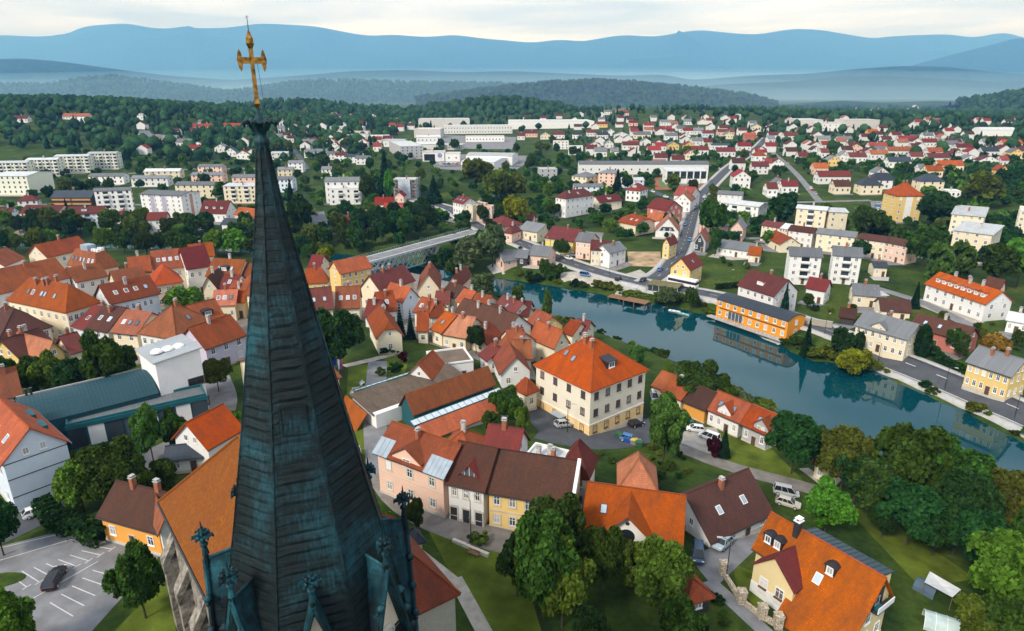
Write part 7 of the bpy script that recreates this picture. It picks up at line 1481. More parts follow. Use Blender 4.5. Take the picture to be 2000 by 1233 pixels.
pmesh('deck_railing', P, DARK, lambda m: [m.bar((-w - 2 + i * 1.5, -d - 2.1, .1), (-w - 2 + i * 1.5, -d - 2.1, 1.1), .03) for i in range(int((2 * w + 3) / 1.5) + 1)] + [m.bar((-w - 2, -d - 2.1, 1.1), (w + 1, -d - 2.1, 1.1), .03)])
# scaffolded block
P = find('wrapped in scaffolding'); w, d, e = P['w'], P['d'], P['e']
for i in range(9):
    xx = -w + 2 * w * i / 8; m = MB(); m.bar((xx, -d - 1.2, -1), (xx, -d - 1.2, e + 1), .06); m.build('scaffold_pole', GREYM, P['root'], False)
for j in range(6): m = MB(); m.box(-w, w, -d - 1.3, -d - .2, 2 + j * 2.1, 2.1 + j * 2.1); m.build('scaffold_deck', WOOD, P['root'], False)
for i in range(7):
    yv = -d + 2 * d * i / 6; m = MB(); m.bar((w + 1.2, yv, -1), (w + 1.2, yv, e + 1), .06); m.build('scaffold_pole', GREYM, P['root'], False)
m = MB(); m.box(-w * .55, w * .5, -d - 1.42, -d - 1.36, .5, e + .4); m.build('safety_netting', plain('netting', (.55, .60, .66), .8, var=.15, scale=1.5), P['root'])
# dark building with timber bands, lilac stripes, white stripe, showroom, sports hall
P = find('wooden balcony bands'); w, d = P['w'], P['d']
for z in (.6, 3.2, 5.8): pmesh('balcony_band', P, plain('larch', (.48, .24, .08), .8), lambda m: (m.box(-w + .4, -.4, -d - .5, -d, z, z + 1.05), m.box(.4, w - .4, -d - .5, -d, z, z + 1.05)))
P = find('lilac stripes'); w, d, e = P['w'], P['d'], P['e']
for x in (-w * .42, w * .14): pmesh('lilac_stripe', P, plain('lilac_panel', (.40, .37, .47), .85), lambda m: [m.box(x - 1.6, x + 1.6, -d - .035, -d, .2, e - .4)])
pmesh('brick_stripe', P, plain('rose_panel', (.50, .28, .22), .85), lambda m: [m.box(w, w + .035, -1.2, 1.2, .2, e - .2)])
P = find('central white stripe'); pmesh('white_stripe', P, WHITE, lambda m: [m.box(-1.8, 1.8, -P['d'] - .03, -P['d'], .2, P['e'] - .4)])
P = find('white car showroom'); w, d, e = P['w'], P['d'], P['e']
pmesh('shop_window', P, GLASS, lambda m: [m.box(-w * .85, w * .15, -d - .06, -d + .02, .4, e - 1.5)])
m = MB(); m.lathe([(1.9, 0), (1.9, .3)], 24, 0); s_ = m.build('round_sign', plain('sign_blue', (.01, .06, .35), .5, var=.02), P['root'], loc=(w * .58, -d - .02, e - 2.6), rot=(R(90), 0, 0))
m = MB(); m.lathe([(1.1, 0), (1.1, .06)], 24, 0); m.build('sign_ring', WHITE, s_, loc=(0, 0, .3)); m = MB(); m.lathe([(.75, 0), (.75, .06)], 24, 0); m.build('sign_centre', plain('sign_blue', (.01, .06, .35)), s_, loc=(0, 0, .37))
P = find('sports hall with white columns'); w, d, e = P['w'], P['d'], P['e']
pmesh('glass_front', P, GLASS, lambda m: [m.box(-w * .96, w * .96, -d - .05, -d, 3.4, e - .6)])
for i in range(7): pmesh('column', P, WHITE, lambda m: [m.box(-w + 2 * w * i / 6 - .35, -w + 2 * w * i / 6 + .35, -d - 1.0, -d - .1, -1, e - .3)])
P = find('glazed front and pink roof'); pmesh('gable_glazing', P, GLASS, lambda m: [m.poly([(-P['w'] * .7, -P['d'] - .03, .5), (P['w'] * .7, -P['d'] - .03, .5), (P['w'] * .7, -P['d'] - .03, P['e']), (0, -P['d'] - .03, P['e'] + P['r'] * .75), (-P['w'] * .7, -P['d'] - .03, P['e'])])])
P = find('steep triangular gable'); pmesh('gable_glazing', P, GLASS, lambda m: [m.poly([(-P['w'] * .7, -P['d'] - .03, 3.4), (P['w'] * .7, -P['d'] - .03, 3.4), (P['w'] * .45, -P['d'] - .03, 5.4), (-P['w'] * .45, -P['d'] - .03, 5.4)])])
P = find('orange mansard'); m = MB(); m.box(-2.4, 1.6, -1.6, 1.2, P['e'] + P['r'], P['e'] + P['r'] + 1.8, 0); m.build('cooling_unit', GREYM, P['roof'])
for i in range(5): m = MB(); m.box(2.4 + (i % 3) * 1.4, 3.3 + (i % 3) * 1.4, -1 + (i // 3) * 2, 0 + (i // 3) * 2, P['e'] + P['r'], P['e'] + P['r'] + .8); m.build('roof_box', WHITE, P['roof'])

# ------------------------------------------------------------------ church with the copper spire
def copper(name, c0, c1, c2, streak=4.5, age=0.):
    m, t, b = newmat(name)
    b.inputs['Roughness'].default_value = .58; b.inputs['Specular IOR Level'].default_value = .22
    g = N(t, 'ShaderNodeNewGeometry'); mpp = N(t, 'ShaderNodeMapping'); mpp.inputs['Scale'].default_value = (streak, streak, .16); t.links.new(g.outputs['Position'], mpp.inputs[0])
    n = N(t, 'ShaderNodeTexNoise', i_Scale=1.6, i_Detail=7., i_Roughness=.7, i_Distortion=.2); t.links.new(mpp.outputs[0], n.inputs['Vector'])
    n2 = N(t, 'ShaderNodeTexNoise', i_Scale=.35, i_Detail=3.); t.links.new(g.outputs['Position'], n2.inputs['Vector'])
    ad = N(t, 'ShaderNodeMath', operation='MULTIPLY_ADD'); ad.inputs[1].default_value = .55; t.links.new(n2.outputs[0], ad.inputs[0])
    hm = N(t, 'ShaderNodeMath', operation='MULTIPLY'); hm.inputs[1].default_value = .5; t.links.new(n.outputs[0], hm.inputs[0]); t.links.new(hm.outputs[0], ad.inputs[2])
    oi = N(t, 'ShaderNodeObjectInfo'); mr = N(t, 'ShaderNodeMapRange'); mr.inputs[3].default_value = -.02; mr.inputs[4].default_value = .02; t.links.new(oi.outputs['Random'], mr.inputs[0])
    a2 = N(t, 'ShaderNodeMath', operation='ADD'); t.links.new(ad.outputs[0], a2.inputs[0]); t.links.new(mr.outputs[0], a2.inputs[1])
    r_ = N(t, 'ShaderNodeValToRGB'); e = r_.color_ramp.elements; e[0].position = .44; e[0].color = c4(c0); e[1].position = .55; e[1].color = c4(c1); e3 = e.new(.70); e3.color = c4(c2)
    sp_ = N(t, 'ShaderNodeSeparateXYZ'); t.links.new(g.outputs['Position'], sp_.inputs[0]); hz_ = N(t, 'ShaderNodeMapRange'); hz_.inputs[1].default_value = 56.; hz_.inputs[2].default_value = 66.; hz_.inputs[3].default_value = -age * .2; hz_.inputs[4].default_value = age; t.links.new(sp_.outputs[2], hz_.inputs[0])
    a3 = N(t, 'ShaderNodeMath', operation='ADD'); t.links.new(a2.outputs[0], a3.inputs[0]); t.links.new(hz_.outputs[0], a3.inputs[1]); t.links.new(a3.outputs[0], r_.inputs[0]); t.links.new(r_.outputs[0], b.inputs['Base Color'])
    wv = N(t, 'ShaderNodeTexNoise', i_Scale=2.2, i_Detail=3.)
    m3 = N(t, 'ShaderNodeMapping'); m3.inputs['Scale'].default_value = (.5, .5, 1.6); t.links.new(g.outputs['Position'], m3.inputs[0]); t.links.new(m3.outputs[0], wv.inputs['Vector'])
    bp = N(t, 'ShaderNodeBump'); bp.inputs['Strength'].default_value = .45; bp.inputs['Distance'].default_value = .12; t.links.new(wv.outputs[0], bp.inputs['Height']); t.links.new(bp.outputs[0], b.inputs['Normal'])
    return m
COP = copper('spire_copper', (.005, .008, .009), (.006, .014, .016), (.012, .062, .080), age=.05)
COP2 = copper('patina_copper', (.006, .012, .015), (.009, .048, .062), (.035, .16, .19), 1.6)
GOLD, t, b = newmat('gilded_metal'); b.inputs['Base Color'].default_value = (.40, .19, .04, 1); b.inputs['Metallic'].default_value = .85; b.inputs['Roughness'].default_value = .38
n = N(t, 'ShaderNodeTexNoise', i_Scale=6., i_Detail=4.); r_ = N(t, 'ShaderNodeValToRGB'); r_.color_ramp.elements[0].color = (.07, .035, .012, 1); r_.color_ramp.elements[1].color = (.48, .24, .05, 1); r_.color_ramp.elements[0].position = .3; r_.color_ramp.elements[1].position = .6
g = N(t, 'ShaderNodeNewGeometry'); t.links.new(g.outputs['Position'], n.inputs['Vector']); t.links.new(n.outputs[0], r_.inputs[0]); t.links.new(r_.outputs[0], b.inputs['Base Color'])
CREAM = plain('gable_plaster', (.74, .60, .47), .9, var=.12, scale=.8)
TX, TY, TA = -11.1, 30.0, R(-72)
tg = hgt(TX, TY)
church = thing('church', 'church with tall dark copper spire, golden cross and orange nave roof', 'church', (TX, TY, 0))
prof = [(45.2, 5.55), (46, 5.45), (51.8, 4.26), (55, 3.55), (59.6, 2.60), (63.8, 1.80), (67.6, 1.04), (70.0, .60), (72.7, .235)]
def rad(z): return float(np.interp(z, [p[0] for p in prof], [p[1] for p in prof]))
spire = link('spire', None, church)
m = MB(); m.lathe([(rad(z) - .06, z) for z, _ in prof], 8, 0, (0, 0, 0), TA + R(22.5)); m.build('spire_core', COP, spire)
for k8 in range(8):
    a0 = TA + k8 * R(45) - R(22.5); a1 = a0 + R(45); zs = list(np.linspace(45.6, 72.6, 55 if k8 in (0, 1, 2, 7) else 19))
    for j in range(len(zs) - 1):
        z0, z1 = zs[j], zs[j + 1] + .02; r0, r1 = rad(z0), rad(z1)
        A0 = Vector((math.cos(a0), math.sin(a0), 0)); A1 = Vector((math.cos(a1), math.sin(a1), 0)); nn = ((A0 + A1) / 2).normalized()
        m = MB(); nu = 4; rows = []
        bul = rnd.uniform(.02, .10) * min(1, r0 / 2); sh = rnd.uniform(.2, .8)
        for v_ in (0, .3, .7, 1):
            rr = r0 + (r1 - r0) * v_; zz = z0 + (z1 - z0) * v_; row = []
            for u_ in range(nu + 1):
                q = A0 * rr * (1 - u_ / nu) + A1 * rr * (u_ / nu) + Vector((0, 0, zz))
                env = math.sin(math.pi * (u_ / nu)) ** .7 if 0 < u_ < nu else 0
                off = (.035 * (1 - v_)) + bul * env * (1 if v_ in (.3,) else (.55 if v_ == .7 else 0)) * (.6 + .8 * abs(u_ / nu - sh))
                row.append(q + nn * off)
            rows.append(row)
        for vi in range(3):
            for u_ in range(nu): m.poly([rows[vi][u_], rows[vi][u_ + 1], rows[vi + 1][u_ + 1], rows[vi + 1][u_]])
        m.poly([rows[0][nu], rows[0][0], rows[0][0] - nn * .05, rows[0][nu] - nn * .05])
        m.build('copper_sheet', COP, spire, False)
for k8 in range(8):
    aa = TA + R(22.5) + k8 * R(45); m = MB(); pr = None
    for z, r0 in prof:
        q = (math.cos(aa) * (r0 + .02), math.sin(aa) * (r0 + .02), z)
        if pr: m.bar(pr, q, .05, 0, 5)
        pr = q
    m.build('hip_roll', COP, spire, False)
# access hatch on the front face
zh = 60.2; ap = rad(zh) * math.cos(R(22.5)); fz = Vector((math.cos(TA), math.sin(TA), 0)); fx = Vector((-fz.y, fz.x, 0)); sl = math.atan2(rad(58) - rad(62), 4) 
hatch = link('access_hatch', None, spire, (fz.x * (ap + .03), fz.y * (ap + .03), zh)); hatch.rotation_euler = (0, -math.atan((rad(58) - rad(62)) * math.cos(R(22.5)) / 4), TA)
m = MB(); m.box(-.06, .06, -.52, .52, -.62, .62); m.build('hatch_door', COP, hatch)
m = MB(); m.box(-.05, .10, -.62, -.52, -.7, .7); m.box(-.05, .10, .52, .62, -.7, .7); m.box(-.05, .10, -.52, .52, -.72, -.62); m.box(-.05, .10, -.52, .52, .62, .72); m.build('hatch_frame', COP, hatch)
# leaf capital, knob, cross
m = MB(); m.lathe([(.24, 72.3), (.30, 72.6), (.34, 72.75), (.34, 72.95), (.24, 73.02), (.26, 73.2), (.42, 73.55), (.50, 73.62), (.3, 73.7), (.10, 73.95), (.07, 74.25)], 14); m.build('capital', COP, church, False, True)
for i in range(8):
    t_ = i * R(45); c_, s_ = math.cos(t_), math.sin(t_); m = MB()
    m.bar((c_ * .30, s_ * .30, 73.3), (c_ * .52, s_ * .52, 73.72), .08, 0, 5, .07); m.bar((c_ * .52, s_ * .52, 73.72), (c_ * .70, s_ * .70, 73.62), .09, 0, 5, .11); m.bar((c_ * .70, s_ * .70, 73.62), (c_ * .72, s_ * .72, 73.46), .11, 0, 5, .03)
    m.build('capital_leaf', COP, church, False)
cross = link('cross', None, church, (0, 0, 0), (0, 0, TA + R(90)))
m = MB(); m.lathe([(.05, 74.15), (.17, 74.42), (.12, 74.6), (.115, 76.0), (.125, 76.4), (.125, 76.65), (.225, 76.85), (.20, 77.05), (.06, 77.32), (.02, 77.4)], 4, 0, (0, 0, 0), R(45)); m.build('cross_shaft', GOLD, cross, False)
for s in (-1, 1):
    m = MB()
    pf = [(.0, .13), (.36, .13), (.40, .17)]
    for i in range(2): 
        x0, h0 = pf[i]; x1, h1 = pf[i + 1]
        m.box(min(s * x0, s * x1), max(s * x0, s * x1), -.11, .11, 76.18 - h0, 76.18 + h0)
    tip = [(s * .38, .16), (s * .42, .34), (s * .47, .46), (s * .53, .34), (s * .60, .0), (s * .53, -.34), (s * .47, -.46), (s * .42, -.34), (s * .38, -.16)]
    fr = [(x, -.12, 76.18 + z) for x, z in tip]; bk = [(x, .12, 76.18 + z) for x, z in tip]
    m.poly(fr if s > 0 else fr[::-1]); m.poly(bk[::-1] if s > 0 else bk)
    for i in range(9): j = (i + 1) % 9; m.poly([fr[i], fr[j], bk[j], bk[i]])
    m.build('cross_arm', GOLD, cross, False)
m = MB(); m.bar((0, 0, 77.35), (0, 0, 77.95), .02, 0, 5, .012); m.bar((-.07, 0, 77.85), (.07, 0, 77.9), .012); m.bar((0, -.07, 77.88), (0, .07, 77.84), .012); m.build('lightning_rod', DARK, cross, False)
m = MB(); m.bar((.3, 0, 74.1), (.2, 0, 76.1), .012); m.build('stay_wire', DARK, cross, False)
# octagonal drum with eight gables
AP = 5.0; CR_ = AP / math.cos(R(22.5)); ZA = 51.7; ZV = 44.8
m = MB(); m.lathe([(CR_ - .35, 20), (CR_ - .35, ZV + .3)], 8, 0, (0, 0, 0), TA + R(22.5)); m.build('tower_drum', CREAM, church)
m = MB(); m.box(-5.6, 5.6, -5.6, 5.6, tg - 3, 30); o = m.build('tower_base', STONE, church); o.rotation_euler = (0, 0, TA)
crk = MB(); crk.lathe([(.0, -.18), (.14, -.12), (.2, 0), (.14, .13), (.0, .18)], 6); crk.lathe([(.0, -.1), (.1, 0), (.0, .1)], 6, 0, (.22, 0, -.12)); crm = crk.mesh('crocket', [COP2], False, True)
fin = MB(); fin.lathe([(.16, -.9), (.10, -.5), (.17, -.42), (.17, -.32), (.08, -.25), (.07, .1), (.12, .25), (.05, .5), (.015, .85)], 7)
for i in range(8):
    t_ = i * R(45); rr = .36 if i % 2 == 0 else .28; c_, s_ = math.cos(t_) * rr, math.sin(t_) * rr
    fin.bar((c_ * .2, s_ * .2, -.02), (c_, s_, .10), .07, 0, 5, .10); fin.bar((c_, s_, .10), (c_ * 1.25, s_ * 1.25, -.06), .10, 0, 5, .02); fin.bar((c_ * .3, s_ * .3, .28), (c_ * .75, s_ * .75, .36), .05, 0, 4, .06)
finm = fin.mesh('finial', [COP2], False)
for k8 in range(8):
    az = TA + k8 * R(45)
    g = link('gable', None, church, (0, 0, 0), (0, 0, az + R(90)))       # local -y points outwards
    hw = AP * math.tan(R(22.5))
    m = MB(); m.poly([(-hw + .25, -AP + .15, ZV), (hw - .25, -AP + .15, ZV), (0, -AP + .15, ZA - .55)]); m.build('gable_wall', CREAM, g)
    F = (0, -AP - .28, ZA); B_k = (0, -3.35, ZA + .5); 
    for s in (-1, 1):
        C = (s * (hw + .05), -AP - .28, ZV - .3); Cb = (s * 1.5, -3.6, ZV - .3)
        m = MB(); m.shell([F, C, Cb, B_k] if s < 0 else [F, B_k, Cb, C], [(0, 1, 2, 3)], .12); o = m.build('gable_roof', COP2, g)
        m = MB(); m.bar(F, C, .14, 0, 6, .14); m.build('gable_coping', COP2, g)
        for q in (.28, .50, .72):
            p_ = Vector(F) * (1 - q) + Vector(C) * q; link('crocket', crm, g, (p_.x + s * .2, p_.y - .02, p_.z + .12), (0, 0, 0 if s > 0 else math.pi), (1.25,) * 3)
    m = MB(); m.bar((0, -AP - .3, ZA + .02), (0, -3.35, ZA + .52), .09, 0, 6); m.build('ridge_roll', COP2, g)
    m = MB(); m.bar((0, -AP - .2, ZA - .5), (0, -AP - .2, ZA + .75), .16, 0, 6, .11); m.build('finial_stem', COP, g)
    link('finial', finm, g, (0, -AP - .2, ZA + 1.35), None, (1.2, 1.2, 1.15))
    tre = link('tracery', None, g)
    for tx, tz, tr_ in ((0, ZV + 2.3, .75), (-.45, ZV + 1.5, .6), (.45, ZV + 1.5, .6)):
        m = MB(); m.lathe([(tr_, 0), (tr_ * .72, .12), (tr_ * .7, 0)], 16); o = link('tracery_ring', m.mesh('tracery_ring', [STONE], False), g, (tx, -AP + .12, tz), (R(90), 0, 0))
    bpy.data.objects.remove(tre)
    m = MB(); m.lathe([(.5, 0), (.5, .03)], 14); link('tracery_void', m.mesh('tracery_void', [DARK], False), g, (0, -AP + .13, ZV + 1.95), (R(90), 0, 0))
# choir with steep orange roof behind the tower, stone walls with buttresses
cx0, cy0 = -41.1 - TX, 66.0 - TY; ux, uy = .628, -.778; ang = math.atan2(uy, ux); Lc, Wd = 34., 14.0; ze, zr = 29.0, 39.5
choir = Matrix.Translation((cx0, cy0, 0)) @ Matrix.Rotation(ang, 4, 'Z')      # +x along the eave towards the tower, +y to the right side
T_ = lambda x, y, z: tuple(choir @ Vector((x, y, z)))
m = MB(); m.shell([T_(-.4, -.5, ze), T_(Lc, -.5, ze), T_(Lc, Wd / 2, zr), T_(9.6, Wd / 2, zr), T_(-.4, Wd + .5, ze), T_(Lc, Wd + .5, ze)], [(0, 1, 2, 3), (0, 3, 4), (4, 3, 2, 5)], .3)
RT2 = fixed_roof('O', .578); RT2.name = 'old_nave_tiles'
for nd in RT2.node_tree.nodes:
    if nd.type == 'TEX_BRICK': nd.inputs['Color1'].default_value = (.19, .056, .014, 1); nd.inputs['Color2'].default_value = (.31, .105, .024, 1); nd.inputs['Mortar'].default_value = (.17, .055, .018, 1); nd.inputs['Row Height'].default_value = .32; nd.inputs['Brick Width'].default_value = .2
nr = m.build('choir_roof', RT2, church)
m = MB(); m.box(0, Lc, 0, Wd, tg - 4, ze - .1); o = m.build('choir_wall', plain('rubble_stone', (.26, .23, .19), .95, var=.55, scale=1.3, bump=.8, bscale=2.2), church); o.matrix_local = choir
for i in range(5):
    m = MB(); xx = 1 + i * 6.5; m.box(xx - .7, xx + .7, -1.5, .1, tg - 4, 22); m.shell([(xx - .8, -1.6, 22), (xx + .8, -1.6, 22), (xx + .8, .1, 25), (xx - .8, .1, 25)], [(0, 1, 2, 3)], 1.5); o = m.build('buttress', bpy.data.materials['rubble_stone'], church); o.matrix_local = choir
m = MB(); m.bar(T_(9.6, Wd / 2, zr + .05), T_(Lc, Wd / 2, zr + .05), .2, 0, 6); m.bar(T_(-.4, -.5, ze + .05), T_(9.6, Wd / 2, zr + .05), .16, 0, 6); m.build('ridge_tiles', RT2, church)
m = MB(); m.bar(T_(-.5, -.62, ze - .2), T_(Lc, -.62, ze - .2), .14, 0, 6); m.build('gutter', DARK, church)

# ------------------------------------------------------------------ lattice girder bridge
bA, b0, b1_, bB = [Vector((*p, 10.5)) for p in PT['bridge']]
dv = (bB - bA).normalized(); nv = Vector((-dv.y, dv.x, 0)); L_ = (bB - bA).length; b0s = (b0 - bA).dot(dv); b1s = (b1_ - bA).dot(dv)
ang = math.atan2(dv.y, dv.x)
bridge = thing('bridge', 'grey iron lattice girder bridge with flat deck over the river', 'bridge', (bA.x, bA.y, 0), ang)
def bpart(n, mat, fn): m = MB(); fn(m); return m.build(n, mat, bridge, False)
IRON = plain('grey_iron', (.36, .43, .46), .6, var=.15)
bpart('deck', CONC, lambda m: m.box(-14, L_ + 8, -4.2, 4.2, 10.0, 10.5))
bpart('carriageway', ASPL, lambda m: m.box(-14, L_ + 8, -2.9, 2.9, 10.5, 10.54))
for s in (-1, 1):
    y_ = s * 4.15
    bpart('bottom_chord', IRON, lambda m: m.box(b0s, b1s, y_ - .22, y_ + .22, 3.4, 3.85)); bpart('top_chord', IRON, lambda m: m.box(b0s, b1s, y_ - .25, y_ + .25, 9.6, 9.98))
    n = 12; st = (b1s - b0s) / n
    for i in range(n + 1):
        x_ = b0s + st * i
        for sg in (-1, 1):
            xe = x_ + sg * st * 1.6; f0 = 0; f1 = 1
            if xe < b0s: f1 = (b0s - x_) / (xe - x_)
            if xe > b1s: f1 = (b1s - x_) / (xe - x_)
            if f1 > .05: bpart('diagonal', IRON, lambda m: m.bar((x_, y_ + sg * .06, 3.8), (x_ + (xe - x_) * f1, y_ + sg * .06, 3.8 + 5.8 * f1), .2))
    bpart('railing', IRON, lambda m: [m.bar((-14 + i * 1.5, y_, 10.5), (-14 + i * 1.5, y_, 11.6), .03) for i in range(int((L_ + 20) / 1.5))] + [m.bar((-14, y_, 11.6), (L_ + 8, y_, 11.6), .05), m.bar((-14, y_, 11.05), (L_ + 8, y_, 11.05), .03)])
for x_ in (b0s - 1.5, b1s + 1.5): bpart('abutment', wall_mat('s'), lambda m: m.box(x_ - 1.2, x_ + 1.2, -3.6, 3.6, -3, 9.99))
for x_ in range(0, int(b1s - b0s), 5): bpart('cross_girder', IRON, lambda m: m.box(b0s + x_ - .12, b0s + x_ + .12, -4.1, 4.1, 9.3, 9.6))
# ------------------------------------------------------------------ paved strips before the houses
for row in HOUSES:
    if row[10] in ('farbank', 'kandija', 'leftquarter', 'suburbright', 'suburbmid') and row[1] < 620 and rnd.random() < .75:
        M = Matrix.Rotation(R(row[2]), 3, 'Z'); w_, d_ = row[3] / 2 + .8, row[4] / 2; dp = rnd.uniform(2.5, 6.5); c_ = Vector((row[0], row[1], 0))
        o = draped('forecourt', None, bil([(c_ + M @ Vector(q))[:2] for q in ((-w_, -d_ - dp, 0), (w_ * rnd.uniform(.2, 1), -d_ - dp, 0), (w_, -d_ + .5, 0), (-w_, -d_ + .5, 0))]), 5, 3, .13, rnd.choice((GRAV, ASPL, CONC, COBB, ASPL))); struct(o)
# ------------------------------------------------------------------ trees
def quads(C, Nrm, size, rg, asp=1.3, droop=None, zsq=.45):
    """leaf-spray quads at points C facing roughly Nrm"""
    n = len(C)
    Nn = Nrm + rg.normal(0, .8, (n, 3)); Nn /= np.linalg.norm(Nn, axis=1)[:, None]
    up = rg.normal(0, 1, (n, 3)) if droop is None else np.tile(droop, (n, 1)) + rg.normal(0, .25, (n, 3))
    T1 = np.cross(Nn, up); T1 /= np.linalg.norm(T1, axis=1)[:, None] + 1e-9
    T2 = np.cross(Nn, T1)
    s = (size * rg.uniform(.55, 1.35, n))[:, None]
    a = T1 * s * .5; b_ = T2 * s * .5 * asp; bend = Nn * s * .18
    V = np.stack([C - a - b_ - bend, C + a - b_ * .8 + bend * .3, C + a * .9 + b_ - bend, C - a * .8 + b_ * .9 + bend * .3], 1).reshape(-1, 3)
    Cr = np.repeat(C, 4, 0); V = Cr + (V - Cr) * np.array([1, 1, zsq])      # the crown is stretched in height later
    return V, np.arange(4 * n).reshape(-1, 4)
def crown_mesh(name, seed, n, leaf, shape):
    rg = np.random.default_rng(seed)
    if shape == 'cone':
        z = rg.uniform(0, 1, n) ** 1.25; lay = np.round(z * 13) / 13 * .75 + z * .25
        rr = (1 - lay) ** .85 * (rg.uniform(.15, 1, n) ** .5) * (.82 + .18 * np.sin(lay * 80)); th = rg.uniform(0, 2 * math.pi, n)
        C = np.stack([rr * np.cos(th), rr * np.sin(th), .06 + .94 * lay - rr * .10], 1); Nr = np.stack([np.cos(th) * .5, np.sin(th) * .5, np.full(n, .8)], 1)
        V, Fq = quads(C, Nr, leaf * (1.2 - .7 * lay), rg, 1.5)
    elif shape == 'column':
        z = rg.uniform(0, 1, n); th = rg.uniform(0, 2 * math.pi, n); rr = np.sin(np.clip(z * .9 + .08, 0, 1) * math.pi) ** .55 * rg.uniform(.6, 1, n)
        C = np.stack([rr * np.cos(th), rr * np.sin(th), .05 + .95 * z], 1); V, Fq = quads(C, np.stack([np.cos(th), np.sin(th), np.full(n, .3)], 1), leaf, rg)
    elif shape == 'weep':
        k = 26; th0 = rg.uniform(0, 2 * math.pi, k); r0 = rg.uniform(.1, .85, k) ** .6; z0 = .95 - r0 ** 2 * .38 + rg.uniform(-.06, .05, k); ln = rg.uniform(.35, .7, k)
        j = rg.integers(0, k, n); t_ = rg.uniform(0, 1, n); sp = .16 + .1 * t_
        C = np.stack([r0[j] * np.cos(th0[j]) * (1 + .22 * t_) + rg.normal(0, 1, n) * sp * .7, r0[j] * np.sin(th0[j]) * (1 + .22 * t_) + rg.normal(0, 1, n) * sp * .7, z0[j] - ln[j] * t_ ** 1.3 * z0[j]], 1)
        C[:, 2] = np.clip(C[:, 2], .05, 1); Nr = np.stack([C[:, 0], C[:, 1], np.full(n, .35)], 1); V, Fq = quads(C, Nr, leaf, rg, 2.4, np.array([0, 0, 1.]), .9)
    else:
        k = {'round': 26, 'tall': 22, 'bush': 10, 'spread': 28}[shape]
        z0, z1 = {'round': (.24, .86), 'tall': (.18, .90), 'bush': (.12, .72), 'spread': (.34, .84)}[shape]
        i = np.arange(k) + .5; ph = np.arccos(1 - 2 * i / k); th = math.pi * (1 + 5 ** .5) * i + rg.uniform(0, 6)
        q = rg.uniform(.42, 1.0, k); lc = np.stack([np.sin(ph) * np.cos(th) * q * .82, np.sin(ph) * np.sin(th) * q * .82, (z0 + z1) / 2 + np.cos(ph) * q * (z1 - z0) * .55], 1)
        lr = rg.uniform(.17, .38, k); lr[0] *= .8
        j = rg.choice(k, n, p=lr ** 2 / (lr ** 2).sum())
        d_ = rg.normal(0, 1, (n, 3)); d_ /= np.linalg.norm(d_, axis=1)[:, None]; d_[:, 2] = np.where(d_[:, 2] < -.35, -d_[:, 2] * .7, d_[:, 2])
        rad_ = lr[j] * rg.uniform(.66, 1.06, n); zs_ = .55 if shape != 'tall' else .42
        C = lc[j] + d_ * rad_[:, None] * np.array([1, 1, zs_]); C[:, 2] = np.clip(C[:, 2], .03, 1.02)
        V, Fq = quads(C, d_ + np.array([0, 0, .25]), leaf, rg)
        # squash leaves to keep them square after scaling
    me = np_mesh(name, V, Fq)
    at = me.attributes.new('tint', 'FLOAT', 'FACE'); at.data.foreach_set('value', rg.uniform(0, 1, len(Fq)).astype(np.float32))
    return me
def trunk_mesh(name, seed, thin=1.):
    rg = random.Random(seed); m = MB()
    m.lathe([(.055 * thin, -.05), (.042 * thin, .05), (.035 * thin, .25), (.022 * thin, .5), (.008, .8)], 7)
    for i in range(6):
        t_ = rg.uniform(0, 6.28); z = .22 + .07 * i; L = rg.uniform(.3, .55)
        m.bar((0, 0, z), (math.cos(t_) * L * .7, math.sin(t_) * L * .7, z + L * .42), .016 * thin, 0, 5, .006)
    return m.mesh(name, [BARK], False)
KIND = {'round': ('round', (.046, .096, .016)), 'dark': ('spread', (.026, .068, .018)), 'light': ('round', (.105, .175, .024)), 'bright': ('round', (.085, .20, .022)), 'olive': ('spread', (.095, .122, .020)), 'olive_dark': ('round', (.045, .074, .016)),
        'yellow': ('round', (.19, .20, .014)), 'rust': ('spread', (.23, .13, .022)), 'red': ('bush', (.055, .010, .014)), 'willow': ('round', (.105, .155, .062)), 'spruce': ('cone', (.016, .048, .024)), 'birch': ('tall', (.075, .145, .028)), 'cypress': ('column', (.016, .046, .015)),
        'bush': ('bush', (.055, .10, .018)), 'bush_light': ('bush', (.12, .16, .022)), 'bush_dark': ('bush', (.022, .055, .014))}
KW = {'round': 'leafy green tree', 'dark': 'dark green spreading tree', 'light': 'light green leafy tree', 'bright': 'bright green young tree', 'olive': 'olive yellow tree', 'olive_dark': 'dark olive tree', 'yellow': 'yellow green tree', 'rust': 'rust coloured autumn tree', 'red': 'dark red leaved shrub', 'willow': 'pale weeping willow', 'spruce': 'dark pointed spruce', 'birch': 'slender light birch', 'cypress': 'narrow dark conifer', 'bush': 'green shrub', 'bush_light': 'light green shrub', 'bush_dark': 'dark green shrub'}
WHERE = {'lawn': 'on the church lawn', 'garden': 'in the gardens by the cream building', 'bank': 'on the near river bank', 'library': 'around the library', 'carpark': 'beside the car park', 'oldtown': 'between old town roofs', 'farbank': 'on the far river bank', 'kandija': 'across the bridge', 'suburb': 'among the suburb houses', 'leftbank': 'in the belt left of the bridge', 'leftquarter': 'in the left apartment quarter', 'driveway': 'beside the villa drive', 'villa': 'behind the villa', 'farbank water edge': 'at the far water edge', 'nearbank water edge': 'at the near water edge'}
LOD = [(13000, .08), (2200, .185), (560, .35)]
CM = {}
